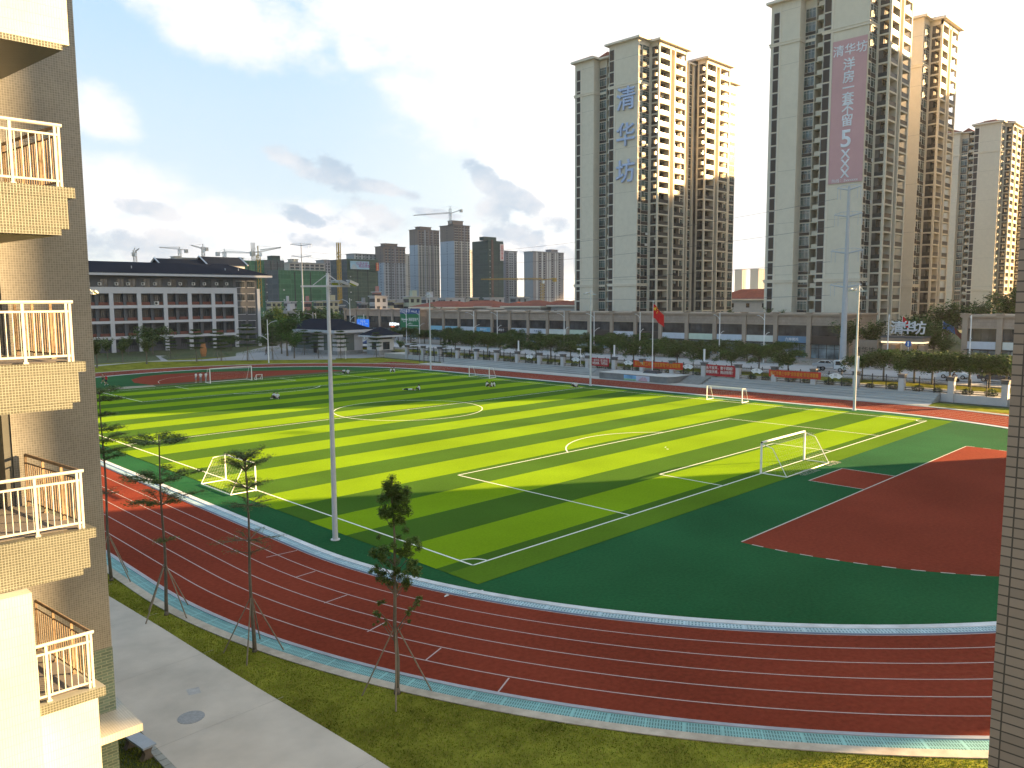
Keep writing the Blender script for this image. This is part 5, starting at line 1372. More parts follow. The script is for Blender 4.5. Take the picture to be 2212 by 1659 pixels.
xe_ = 7.6; ye_ = 23.0; gz = 5.5
MB().box(0, 0, .9, xe_, ye_, gz).build('wall', mat('gate_wall', (0.58, 0.56, 0.57), .85, .05), gh)
MB().box(-.03, -.03, 0, xe_ + .03, ye_ + .03, .898).build('base_course', stone, gh)
m = MB(); m.box(-.08, 2.2, .95, -.0, 6.2, gz - .5); m.box(-.08, 9, .95, 0, 21, gz - .4); m.box(2.2, -.08, .95, 5.0, 0, gz - .5); m.build('grey_panel', mat('grey_panel', (0.14, 0.165, 0.16), .8, .06), gh)
for (a, b) in ((17.2, 18.6), (13.6, 15)): m = MB(); m.box(-.14, a, 2.6, -.09, b, 4.2); m.build('window', dgl, gh)
MB().box(-.14, 9.6, .1, -.09, 11.2, 3).build('door', darkm, gh)
m = MB(); m.hip(0, 0, xe_, ye_, gz + .75, 2.6, over=2.2, th=.7); m.build('roof', [droof, dw], gh)
cx1, cy1 = g5(648, 1105)
gd_ = empty('guardhouse', (cx1, cy1, 0), 'small white guardhouse with dark pyramid roof beside the patterned gate', 'guardhouse')
MB().box(0, 0, 1.2, 4.6, 5.2, 4.0).build('wall', mat('guard_wall', (0.62, 0.60, 0.59), .8, .05), gd_); MB().box(-.04, -.04, 0, 4.64, 5.24, 1.198).build('base_course', stone, gd_)
m = MB(); m.box(-.08, 1.2, 1.4, 0, 3.0, 3.3, 1); m.box(-.3, .9, 1.25, .02, 3.3, 1.38, 0); m.box(-.12, 2.05, 1.4, -.08, 2.15, 3.3, 2); m.box(-.12, 1.2, 2.6, -.08, 3, 2.68, 2); m.build('window', [dw, dgl, darkm], gd_)
m = MB(); m.box(1.2, -.08, 1.4, 3.2, 0, 3.3, 1); m.box(.9, -.3, 1.25, 3.5, .02, 1.38, 0); m.box(2.15, -.12, 1.4, 2.25, -.08, 3.3, 2); m.build('window', [dw, dgl, darkm], gd_)
MB().box(.3, .3, 4.0, 4.3, 4.9, 4.5).build('frieze', mat('frieze', (.07, .055, .05), .8), gd_)
m = MB(); m.hip(0, 0, 4.6, 5.2, 4.95, 2.0, over=1.6, th=.42); m.build('roof', [droof, dw], gd_)
# patterned gate beside the guardhouse
a = Vector((*g5(750, 1095), 0)); b = Vector((*g5(890, 1105), 0)); dv = (b - a); Lg = dv.length; ang = math.atan2(dv.y, dv.x)
gt = empty('sliding_gate', tuple(a), 'low sliding gate with curved metal pattern at the school entrance', 'gate', rz=ang)
m = MB(); m.box(0, -.06, 0, Lg, .06, .12); m.box(0, -.06, 1.75, Lg, .06, 1.9); m.box(Lg * .0, -.1, 0, Lg * .25, .1, 1.85, 0); m.build('gate_frame', stone, gt)
m = MB()
for k in range(14):
    x = Lg * .27 + k * Lg * .052; m.tube([(x, 0, .12), (x + .25, 0, .5), (x + .05, 0, .95), (x + .3, 0, 1.4), (x + .1, 0, 1.75)], .045, 5)
m.build('pattern', mat('gate_metal', (.5, .5, .52), .4, .05, metal=.4), gt)
struct('forecourt', sheet([g5(-600, 1085), g5(-600, 1135), g5(0, 1130), g5(500, 1128), g5(760, 1110), g5(905, 1100), (112, 135), (130, 200), (112, 215), g5(-300, 1020)], -.006), mat('forecourt', (.27, .27, .275), .9, .1, .5, .1))
P = [g4(0, 1215), g4(600, 1160), g4(1200, 1150), g4(1600, 1145), g4(2260, 1140), g4(2260, 1118), g4(1900, 1115), g4(1680, 1095), g4(1850, 1062), g4(2000, 1040), g4(1960, 1030), g4(1700, 1062), g4(1420, 1108), g4(1100, 1140), g4(800, 1150), g4(735, 1115), g4(790, 1108), g4(690, 1105), g4(720, 1130), g4(740, 1148), g4(500, 1165), g4(0, 1200)]
struct('lawn_path', sheet(P, -.004), mat('pale_path', (.30, .30, .31), .9, .08, .5, .1))
# ================================================================== ROAD
road_m = mat('road', (0.33, 0.33, 0.34), 0.9, 0.07, 0.3, 0.03, bump=.1, bscale=12)
struct('road', sheet([(98.5, -60), (116.2, -60), (116.2, 150), (126, 235), (112, 235), (98.5, 150)], 1.0), road_m)
struct('side_road', sheet([(112, 235), (126, 235), (190, 700), (165, 700)], 1.0), road_m)
struct('fence_walk', sheet([(86.2, -60), (92.2, -60), (92.2, 128), (86.2, 128)], .985), concrete)
struct('verge', sheet([(92.2, -60), (98.3, -60), (98.3, 150), (92.2, 150)], .97), grass_m)
MB_ = MB(); MB_.box(98.25, -60, .9, 98.5, 150, 1.12); MB_.box(116.2, 36, .9, 116.45, 150, 1.12); MB_.box(116.2, -60, .9, 116.45, 14, 1.12)
struct('road_kerb', MB_, mat('kerb_stone', (.40, .40, .39), .9, .1))
struct('shop_forecourt', sheet([(116.45, -60), (140, -60), (140, 150), (134, 235), (126, 235), (116.45, 150)], .99), mat('pavement', (.25, .235, .22), .9, .12, .8, .1))
struct('town_ground', sheet([(140, -400), (3000, -400), (3000, 3000), (-1500, 3000), (-1500, 219), (140, 235)], -.03), g_far)
mb = MB(); mb.box(86.05, -60, -.2, 86.2, 128, .98); struct('retaining_wall', mb, concrete)
ms = MB()
for k in range(30): ms.poly([(107.3, -50 + k * 7, 1.006), (107.45, -50 + k * 7, 1.006), (107.45, -47 + k * 7, 1.006), (107.3, -47 + k * 7, 1.006)])
struct('road_markings', ms, line_m)
# street lamps
def lamp_parts(root, H, side=1, low=True, s=1):
    m = MB(); m.tube([(0, 0, 0), (0, 0, H)], [.13 * s, .07 * s], 10); m.build('pole', white, root)
    m = MB(); m.tube([(0, 0, H * .86), (side * 1.0, 0, H * .93), (side * 2.4, 0, H * .965)], .05 * s, 6); 
    if low: m.tube([(0, 0, H * .52), (-side * .9, 0, H * .585), (-side * 1.7, 0, H * .61)], .045 * s, 6)
    m.build('arm', white, root)
    m = MB(); m.ell((side * 2.6, 0, H * .965), (.45, .16, .09), 10, 6); m.build('lamp_head', greym, root)
    if low: m = MB(); m.ell((-side * 1.85, 0, H * .61), (.36, .14, .08), 10, 6); m.build('lamp_head', greym, root)
proto = empty('street_lamp', (0, 0, 0), '', 'street lamp', 'white street lamps along the road'); lamp_parts(proto, 9.6)
first = True
for i, (px, l) in enumerate(((1649.7, 'before the blue picture sign of the long shops'), (1553.5, 'fifth bay left of the blue picture sign'), (1382, 'just left of the flagpole'), (1283, 'beside the floodlight pole left of the flag'), (1218.5, 'above the red banner with the sagging corner'),
                        (1074.5, 'in front of the light blue shop signs'), (1024, 'left of the light blue shop signs'), (907, 'at the right edge of the green billboard'), (879, 'across the middle of the green billboard'))):
    y = onx(px, 760, 117.6)[0]
    o = proto if first else dup(proto); first = False
    o.location = (117.6, y, 1); o.rotation_euler = (0, 0, math.pi + (i % 3) * .12); o['label'] = 'white double armed street lamp ' + l
for px, py0, X_, l in ((2094, 770, 119, 'white street lamp in front of the right hand shop building'), (1918, 740, 122, 'white street lamp left of the sign gate')):
    y = onx(px, py0, X_)[0]; o = dup(proto, (X_, y, 1), math.pi * .1, l)
for i, (x4, yb, D, H, l) in enumerate(((1920, 860, 300, 11, 'tall white lamp post beyond the gatehouse, left of the pair'), (1940, 860, 296, 10, 'tall white lamp post beyond the gatehouse, right of the pair'), (2060, 835, 290, 9, 'white lamp post behind the gatehouse roof, left'), (2085, 840, 275, 8, 'white lamp post behind the gatehouse roof, right'), (1660, 1080, 175, 9, 'white lamp post at the dormitory corner'), (1632, 860, 330, 6, 'short pole at the corner behind the dormitory'))):
    q = atd(*d4(x4, 700), D); o = dup(proto, (q.x, q.y, 0), 1.0 + i, l)
q = atd(src(1200, 900, .4521, 392, 0)[0], 660, 250); dup(proto, (q.x, q.y, 0), 2.0, 'twin armed lamp post above the left shop building roof').scale = (1, 1, 1.5)
q = onx(src(1200, 900, .4521, 800, 0)[0], 740, 113)[0]
# steel power pylons (tubular) with wires
pyl_m = mat('pylon_paint', (0.38, 0.41, 0.45), 0.5, 0.07)
def pylon(x, y, H, label, r0, arms, zb=0.0, rz=0.0):
    r = empty('power_pylon', (x, y, zb), label, 'pylon', 'tubular power pylons', rz)
    m = MB(); m.tube([(0, 0, 0), (0, 0, H)], [r0, r0 * .38], 16); m.build('pole', pyl_m, r)
    for (z, w) in arms:
        m = MB(); m.tube([(0, -w, z + .5), (0, 0, z), (0, w, z + .5)], [.10, .20, .10], 6); m.tube([(0, -w, z + .5), (0, -w * .5, z + .9), (0, w * .5, z + .9), (0, w, z + .5)], .06, 5)
        for k in range(-3, 4): m.tube([(0, k * w / 3.3, z + .2 + abs(k) * .12), (0, k * w / 3.3, z + .9)], .035, 4)
        m.build('cross_arm', greym, r)
        m = MB()
        for s_ in (-1, 1):
            for q in (.7, .95): m.tube([(0, s_ * w * q, z + .4), (0, s_ * w * q, z - 1.6)], .05, 5)
        m.build('insulator', greym, r)
    return r
yR = onx(1821, 760, 121)[0]; zR = onx(1833, 403, 121)[1]
HR = zR - 1
pylon(121, yR, HR, 'tall pale blue tubular power pylon in front of the pink banner', .6, [(HR - .6, 2.2), (HR - 5.4, 2.6), (HR - 12.0, 3.0), (HR - 18.2, 2.9)], 1.0)
MB_ = MB(); MB_.tube([(0, 0, 0), (0, 0, .6)], 1.1, 20); tag(MB_.build('pylon_footing', concrete, None, (121, yR, .98)), 'round concrete footing of the tall pylon', 'footing')
q = atd(656, 700, 320); HL = (700 - 528) / FPX * 320 - 2
pylon(q.x, q.y, 36.5, 'slender tubular power pylon beyond the gatehouse with two cross arms', .42, [(35.6, 4.2), (31, 4.0)], rz=.9)
wire_m = mat('wire', (0.10, 0.10, 0.11), .6)
k = 0
for (zw, off) in ((HR - 1.6 - .4, 2.2), (HR - 7, 2.6), (HR - 13.4, 3.0), (HR - 19.6, 2.9)):
    A = Vector((121, yR + off, zw + 1)); B = Vector((q.x, q.y - 3, 33 - k * 2.0)); m = MB()
    P = [A.lerp(B, t / 24) - Vector((0, 0, 4 * (t / 24) * (1 - t / 24) * 5)) for t in range(25)]
    m.tube(P, .03, 4); tag(m.build('power_line', wire_m), '%s overhead wire from the top strung between the two pylons' % nth(k), 'cable', 'overhead wires'); k += 1
# sign gate
gy = (onx(1906, 740, 126)[0] + onx(1990, 740, 126)[0]) / 2
ga = empty('sign_gate', (126.5, gy, 1.0), 'estate gate with flat lit canopy and three white characters on top', 'gate building'); hw = abs(onx(1902, 740, 126)[0] - onx(1994, 740, 126)[0]) / 2
zc = onx(1950, 738, 126)[1] - 1
stone_g = mat('gate_stone', (.27, .215, .17), .7, .12, 1)
for y in (-hw + .5, -hw * .35, hw * .45, hw - .6): MB().box(0, y - .45, 0, 2.4, y + .45, zc - .62).build('column', stone_g, ga)
MB().box(-.6, -hw, zc, 3.2, hw, zc + .65).build('canopy', stone_g, ga); MB().box(-.7, -hw - .1, zc + .66, 3.3, hw + .1, zc + .9).build('canopy_edge', cap_m, ga)
lit = mat('lit_strip', (1.0, .74, .42), .5, .02, emit=0.20)
for (a_, b_) in ((-hw + .1, -.1 * hw), (.1 * hw, hw - .1)): MB().box(-.55, a_, zc - .3, 2.8, b_, zc - .004).build('light_strip', lit, ga)
for ch, px in zip('清华坊', (1934, 1957.5, 1981)): text(ch, 2.5, mat('sign_ltr', (.6, .62, .66), .5), ga, (0.2, onx(px, 730, 126)[0] - gy, zc + 2.35), name='sign_letter', ext=.08, bold=.04)
fy_ = onx(1943 + 5, 720, 129)[0]
f2 = empty('flagpole', (129, fy_, 1), 'small flagpole with a red flag behind the sign gate', 'flagpole'); zf = onx(1948, 683, 129)[1] - 1
MB().tube([(0, 0, 0), (0, 0, zf)], .05, 6).build('pole', white, f2)
m = MB(); P_ = waving(m, 2.0, 1.4); m.build('flag', red_m, f2, (0, 0, zf - .1))
f3y = onx(2037, 695, 140)[0]; zf = onx(2037, 694, 140)[1] - 1
f3 = empty('flagpole', (140, f3y, 1), 'pole with a blue and red streaming flag beyond the gate trees', 'flagpole'); MB().tube([(0, 0, 0), (0, 0, zf + .2)], .06, 6).build('pole', white, f3)
m = MB(); m.poly([(0, 0, zf), (0, 0, zf - 1.4), (.2, -2.2, zf - 2.4), (.1, -2.0, zf - 1.1)]); m.poly([(.1, -2.0, zf - 1.1), (.2, -2.2, zf - 2.4), (0, -5.4, zf - 5.4), (0, -5.0, zf - 3.9)], 1)
m.build('flag', [mat('flag_blue', (.05, .16, .45), .6), mat('flag_brick', (.28, .08, .06), .6)], f3)
rs = empty('round_road_sign', (123.5, onx(1962, 752, 123.5)[0], 1), 'round blue road sign in front of the sign gate', 'road sign')
MB().tube([(0, 0, 0), (0, 0, 4.2)], .05, 6).build('pole', white, rs); MB().tube([(-.1, 0, 4.3), (-.04, 0, 4.3)], .55, 20).build('disc', mat('sign_blue_flat', (.03, .12, .38), .5), rs); m = MB(); m.box(-.13, -.12, 3.9, -.105, .12, 4.7); m.build('arrow', sgw, rs)
nb_ = empty('name_board', (127, onx(src(3032, 1100, .4521, 825, 0)[0], 755, 127)[0], 1), 'pale stone name board left of the sign gate', 'sign'); MB().box(0, -2.3, .8, .5, 2.3, 4.6).build('panel', stone_g, nb_); text('清华坊', 1.3, mat('sign_dark', (.04, .035, .03), .6), nb_, (-.05, 0, 2.6), ext=.01)
# camera poles and sign posts near the fence
for (px, pyb, pyt, z_, l) in ((src(2200, 1100, .4521, 190, 0)[0], 0, src(0, 1100, .4521, 0, 602)[1], 88.5, 'thin white camera pole behind the fence near the red banner'), (src(1200, 900, .4521, 358, 0)[0], 0, 0, None, 'thin white camera pole in front of the gatehouse')):
    if z_ is None: x_, y_ = g5(358, 1135); zz_ = 0; h_ = 4.6
    else: y_, t_ = onx(px, pyt, z_); x_ = z_; zz_ = 1; h_ = t_ - 1
    r = empty('camera_pole', (x_, y_, zz_), l, 'camera pole', 'camera poles'); MB().tube([(0, 0, 0), (0, 0, h_)], .06, 8).build('pole', white, r); m = MB(); m.box(-.15, -.05, h_ - .25, .15, .75, h_); m.build('camera', white, r); MB().box(-.12, -.2, h_ * .42, .12, .2, h_ * .6).build('box', white, r)
for i, (px, l) in enumerate(((src(2200, 1100, .4521, 484, 0)[0], 'third post'), (src(2200, 1100, .4521, 1268, 0)[0], 'right post'), (src(3032, 1100, .4521, 768, 0)[0], 'post by the sunlit pillar'), (src(1200, 900, .4521, 1862, 0)[0], 'left post'))):
    y_ = onx(px, 770, 92)[0]; r = empty('slim_sign_post', (92, y_, 1), 'slim white vertical sign behind the fence ' + ['left of the flag', 'beside the square red banner', 'beside the sunlit pillar at right', 'near the first fan sign'][i], 'sign', 'slim white sign posts')
    MB().box(-.06, -.16, 1.9, .06, .16, 4.0).build('panel', white, r); MB().tube([(0, 0, 0), (0, 0, 1.9)], .04, 6).build('pole', greym, r)
bo = empty('bollard', (115.6, onx(src(3032, 1100, .4521, 150, 0)[0], 780, 115.6)[0], 1), 'red and white striped post at the road edge', 'bollard'); m = MB()
for k in range(6): m.tube([(0, 0, k * .4), (0, 0, k * .4 + .4)], .11, 10, k % 2)
m.build('post', [mat('paint_red', (.35, .03, .03), .5), white], bo)
for i, px in enumerate((src(3032, 1100, .4521, 18, 0)[0], src(3032, 1100, .4521, 70, 0)[0])):
    y_ = onx(px, 775, 118.5)[0]; r = empty('utility_box', (118.5, y_, 1), 'pale green utility box beside the planted strip, %s one' % ('left', 'right')[i], 'utility box', 'utility boxes by the road'); m = MB(); m.box(-.4, -.8, .1, .4, .8, 2.0); m.box(-.46, -.86, 2.0, .46, .86, 2.08); m.build('cabinet', mat('box_green', (.30, .34, .28), .6, .06), r); MB().box(-.42, -.02, .2, -.401, .02, 1.9).build('door_seam', darkm, r)
# small booth
bt = empty('booth', (121, onx(src(1200, 900, .4521, 1240, 0)[0], 740, 121)[0], 1), 'small white booth with two dark doors under the street trees', 'booth'); MB().box(0, -2.3, 0, 3, 2.3, 3).build('wall', dw, bt); MB().box(-.3, -2.6, 3.0, 3.3, 2.6, 3.25).build('roof', dw, bt)
for y_ in (-1.1, 1.1): MB().box(-.05, y_ - .6, .1, 0, y_ + .6, 2.4).build('door', darkm, bt)
# sports bars near the fence end
for i, x5 in enumerate((1000, 1130)):
    x_, y_ = g5(x5, 1165); r = empty('exercise_bars', (x_, y_, 0), ['dark metal exercise frame, nearer the gate', 'dark metal climbing bars beside the left end of the steps'][i], 'exercise frame', 'exercise frames'); m = MB()
    for k in (0, 1.6, 3.0): m.tube([(0, -k, 0), (0, -k, 2.9)], .06, 6)
    for z_ in (1.0, 1.4, 1.8, 2.75): m.tube([(0, 0 if i else -1.6, z_), (0, -3.0, z_)], .03, 5)
    m.build('metal_frame', mat('bars_navy', (.03, .04, .07), .5), r)
# blue canopy tent, bicycles
tx, ty = g5(560, 1075); tn = empty('canopy_tent', (tx, ty, 0), 'blue pop up canopy tent between gatehouse and guardhouse', 'tent')
m = MB(); 
for (a, b) in ((0, 0), (3, 0), (3, 3), (0, 3)): m.tube([(a, b, 0), (a, b, 2.3)], .04, 6)
m.build('leg_frame', greym, tn); m = MB(); ap = (1.5, 1.5, 3.6); cn_ = [(-.1, -.1, 2.4), (3.1, -.1, 2.4), (3.1, 3.1, 2.4), (-.1, 3.1, 2.4)]
for k in range(4): a, b = cn_[k], cn_[(k + 1) % 4]; m.poly([a, b, ap]); m.poly([(a[0], a[1], 2.1), (b[0], b[1], 2.1), b, a])
m.build('cloth', mat('tent_blue', (.05, .08, .22), .7, .1), tn)
def bicycle():
    r = place('bicycle', None); red = mat('bike_red', (.32, .05, .04), .5, .2)
    for sx_ in (-.52, .52):
        m = MB(); n = 18
        m.tube([(sx_ + .33 * math.cos(2 * math.pi * k / n), 0, .34 + .33 * math.sin(2 * math.pi * k / n)) for k in range(n + 1)], .02, 5)
        for k in range(6): m.tube([(sx_, 0, .34), (sx_ + .32 * math.cos(k * math.pi / 3), 0, .34 + .32 * math.sin(k * math.pi / 3))], .005, 3)
        m.build('wheel', darkm, r)
    m = MB(); m.tube([(-.52, 0, .34), (-.15, 0, .34), (.38, 0, .82), (-.25, 0, .80), (-.15, 0, .34)], .022, 6); m.tube([(-.52, 0, .34), (-.25, 0, .8), (-.3, 0, .92)], .016, 6); m.tube([(.52, 0, .34), (.36, 0, .95)], .02, 6); m.build('bike_frame', red, r)
    m = MB(); m.tube([(.3, -.25, .97), (.36, 0, .95), (.3, .25, .97)], .016, 6); m.build('handlebar', darkm, r); m = MB(); m.ell((-.3, 0, .95), (.14, .07, .04), 8, 5); m.build('saddle', darkm, r)
    return r
bk = bicycle()
for i in range(11):
    u = i / 10; x_, y_ = g5(360 + 135 * u, 1088 - 4 * u); o = bk if i == 0 else dup(bk)
    o.location = (x_, y_, 0); o.rotation_euler = (0, 0, rnd.uniform(.6, .9)); tag(o, 'red framed bicycle in the row parked at the gatehouse wall, %s from the left' % nth(i), 'bicycle', 'bicycles parked by the gatehouse')

# ================================================================== VEHICLES
car_w = mat('car_white', (.62, .63, .65), .25, .03, spec=.6); car_k = mat('car_navy', (.02, .028, .05), .2, .05, spec=.7); car_s = mat('car_silver', (.38, .39, .41), .25, .04, metal=.4); car_g = mat('car_glass', (.02, .024, .028), .06, .1, spec=.8); tyre = mat('tyre', (.02, .02, .02), .9); rim_m = mat('rim', (.42, .42, .43), .3, metal=.6); hl = mat('headlamp', (.7, .7, .68), .15); tl = mat('tail_lamp', (.4, .02, .02), .3)
def wheelp(root, x, y, r=.32):
    w = MB(); w.tube([(x, y - .1, r), (x, y + .1, r)], r, 18); o = w.build('wheel', tyre, root); h = MB(); h.tube([(x, y - .11, r), (x, y + .11, r)], r * .6, 12); h.build('rim', rim_m, o)
def car(x, y, z, rz, label, paint, van=False, group='vehicles on and beside the road'):
    r = empty('parked_car', (x, y, z), label, 'car', group, rz)
    prof = [(-2.2, .35), (-2.25, .75), (-2.05, 1.0), (-1.2, 1.05), (.95, 1.0), (1.9, .88), (2.2, .7), (2.22, .35)] if not van else [(-2.3, .35), (-2.35, 1.0), (-2.25, 1.1), (1.3, 1.1), (2.0, .95), (2.25, .75), (2.25, .35)]
    m = MB(); n = len(prof)
    def ext(prof, w0, w1=None):
        b = len(m.v); k = len(prof)
        for s_ in (-1, 1): m.v += [(p[0], s_ * (w0 if p[1] < .95 else (w1 or w0)), p[1]) for p in prof]
        m.f.append(tuple(b + i for i in range(k))); m.m.append(0); m.f.append(tuple(b + k + k - 1 - i for i in range(k))); m.m.append(0)
        for i in range(k): j = (i + 1) % k; m.f.append((b + i, b + k + i, b + k + j, b + j)); m.m.append(0)
    ext(prof, .86, .80); o = m.build('body', paint, r); bv = o.modifiers.new('b', 'BEVEL'); bv.width = .06; bv.segments = 2
    top = [(-1.85, .98), (-1.25, 1.42), (.25, 1.46), (1.0, .98)] if not van else [(-2.28, 1.08), (-2.15, 1.75), (.9, 1.80), (1.75, 1.05)]
    m = MB(); ext(top, .74, .64); o = m.build('window_band', car_g, r)
    m = MB(); a_, b_ = top[1], top[2]; m.box(a_[0] + .05, -.63, a_[1] - .0, b_[0] - .05, .63, b_[1] + .05)
    for (p, q_) in ((top[0], top[1]), (top[3], top[2]), ((-.4, .98), (-.4, 1.44))):
        for s_ in (-1, 1): m.tube([(p[0], s_ * .73, p[1]), (q_[0], s_ * .65, q_[1])], .045, 5)
    m.build('roof', paint, r)
    for (x_, y_) in ((-1.35, -.78), (-1.35, .78), (1.38, -.78), (1.38, .78)): wheelp(r, x_, y_)
    for s_ in (-1, 1):
        m = MB(); m.box(2.12, s_ * .62 - .17, .62, 2.26, s_ * .62 + .17, .8); m.build('headlight', hl, r); m = MB(); m.box(-2.27, s_ * .66 - .12, .7, -2.17, s_ * .66 + .12, .92); m.build('tail_light', tl, r); m = MB(); m.box(.72, s_ * .9 - .08, 1.0, .92, s_ * .9 + .08, 1.12); m.build('wing_mirror', paint, r)
    return r
S90 = -math.pi / 2
# white flatbed truck heading right
yt = onx(1797, 797, 108)[0]
tk = empty('flatbed_truck', (108, yt, 1), 'white light truck with empty flat bed driving to the right on the road', 'truck', None, S90)
m = MB(); P = [(.6, .5), (.6, 2.0), (1.6, 2.05), (2.35, 1.25), (2.75, 1.1), (2.8, .5)]
b = 0
for s_ in (-1, 1): m.v += [(p[0], s_ * .85, p[1]) for p in P]
k = len(P); m.f.append(tuple(range(k))); m.m.append(0); m.f.append(tuple(k + k - 1 - i for i in range(k))); m.m.append(0)
for i in range(k): j = (i + 1) % k; m.f.append((i, k + i, k + j, j)); m.m.append(0)
o = m.build('cab', car_w, tk); bv = o.modifiers.new('b', 'BEVEL'); bv.width = .07; bv.segments = 2
m = MB(); 
for s_ in (-1, 1): m.v += [(.95, s_ * .875, 1.2), (2.1, s_ * .875, 1.2), (1.6, s_ * .875, 1.85), (.95, s_ * .875, 1.85)]; n = len(m.v) - 4; m.f.append((n, n + 1, n + 2, n + 3)); m.m.append(0)
m.poly([(2.36, -.72, 1.27), (2.36, .72, 1.27), (1.66, .68, 1.98), (1.66, -.68, 1.98)]); m.build('window', car_g, tk)
MB().box(-3.0, -.95, .85, .5, .95, .98).build('flat_bed', greym, tk); m = MB(); m.box(-3.0, -.98, .98, .5, -.92, 1.3); m.box(-3.0, .92, .98, .5, .98, 1.3); m.box(-3.05, -.98, .98, -3.0, .98, 1.3); m.box(.5, -.95, .85, .56, .95, 1.7); m.build('bed_side', greym, tk)
for (x_, y_) in ((-1.9, -.75), (-1.9, .75), (1.75, -.75), (1.75, .75)): wheelp(tk, x_, y_, .38)
m = MB(); m.box(2.74, .5, .75, 2.86, .8, .95); m.box(2.74, -.8, .75, 2.86, -.5, .95); m.build('headlight', hl, tk)
car(112.6, onx(1790, 783, 112.6)[0], 1, S90 + .1, 'white car standing behind the flatbed truck', car_w)
car(108.5, onx(2062, 812, 108.5)[0] , 1, S90, 'white car on the road partly behind street trees at right', car_w)
car(107.2, onx(2150, 822, 107.2)[0], 1, S90, 'dark blue car on the road under the sunlit street trees', car_k)
car(106.5, onx(2216, 830, 106.5)[0], 1, S90, 'dark car cut by the right edge behind the last street tree', car_k)
car(121.5, onx(1670 / 1, 751, 121.5)[0], 1.0, S90 + 1.4, 'silver car parked before the shops in the gap between street trees', car_s) if False else None
yy = onx(src(2200, 1100, .4521, 1055, 0)[0], 745, 123)[0]
car(123, yy, 1, S90 + .2, 'white car parked in front of the shops seen between two street trees', car_w)
for i, (x5, l) in enumerate(((1445, 'white van parked in front of the shops behind the left street trees'), (1330, 'silver car parked in front of the shops, left of the white van'), (905, 'silver car parked under the green billboard'))):
    y_ = onx(src(1200, 900, .4521, x5, 0)[0], 735, 126)[0]; car(126, y_, 1, S90 + .1 * i, l, car_w if i == 0 else car_s, i == 0)
for i, x5 in enumerate((560, 640, 730)):
    q_ = atd(src(1200, 900, .4521, x5, 0)[0], 717, 190)
# small kiosks, cloth covered stall in front of shops
y_ = onx(src(1200, 900, .4521, 825, 0)[0], 730, 128)[0]
tp_ = empty('cone_tent', (128, y_, 1), 'grey cone shaped promotional tent in front of the left shops', 'tent'); m = MB(); m.tube([(0, 0, 0), (0, 0, 2.0), (0, 0, 4.2)], [1.3, .8, .05], 8); m.build('cloth', mat('tent_grey', (.3, .3, .32), .7, .1), tp_)
# ================================================================== FAR CITY
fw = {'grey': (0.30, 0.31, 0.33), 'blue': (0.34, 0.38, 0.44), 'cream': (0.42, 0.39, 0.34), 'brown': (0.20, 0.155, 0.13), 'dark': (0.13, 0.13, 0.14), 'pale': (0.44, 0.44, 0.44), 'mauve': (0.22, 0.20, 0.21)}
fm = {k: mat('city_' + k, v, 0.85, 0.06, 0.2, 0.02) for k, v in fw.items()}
hole = mat('city_window', (0.045, 0.047, 0.055), 0.4, 0.3, 0.3, 0.05)
def netmat(name, col, lin):
    return tilemat(name, col, lin, 7.0, 3.0, 0.10, 0.9, offset=0.0, var=0.16)
net_g = netmat('net_green_bright', (0.050, 0.135, 0.070), (0.11, 0.19, 0.12)); net_d = netmat('net_green_dull', (0.060, 0.085, 0.062), (0.13, 0.15, 0.10)); net_k = netmat('net_grey', (0.085, 0.095, 0.10), (0.14, 0.14, 0.14)); net_t = netmat('net_teal_dark', (0.045, 0.062, 0.050), (0.07, 0.10, 0.07))
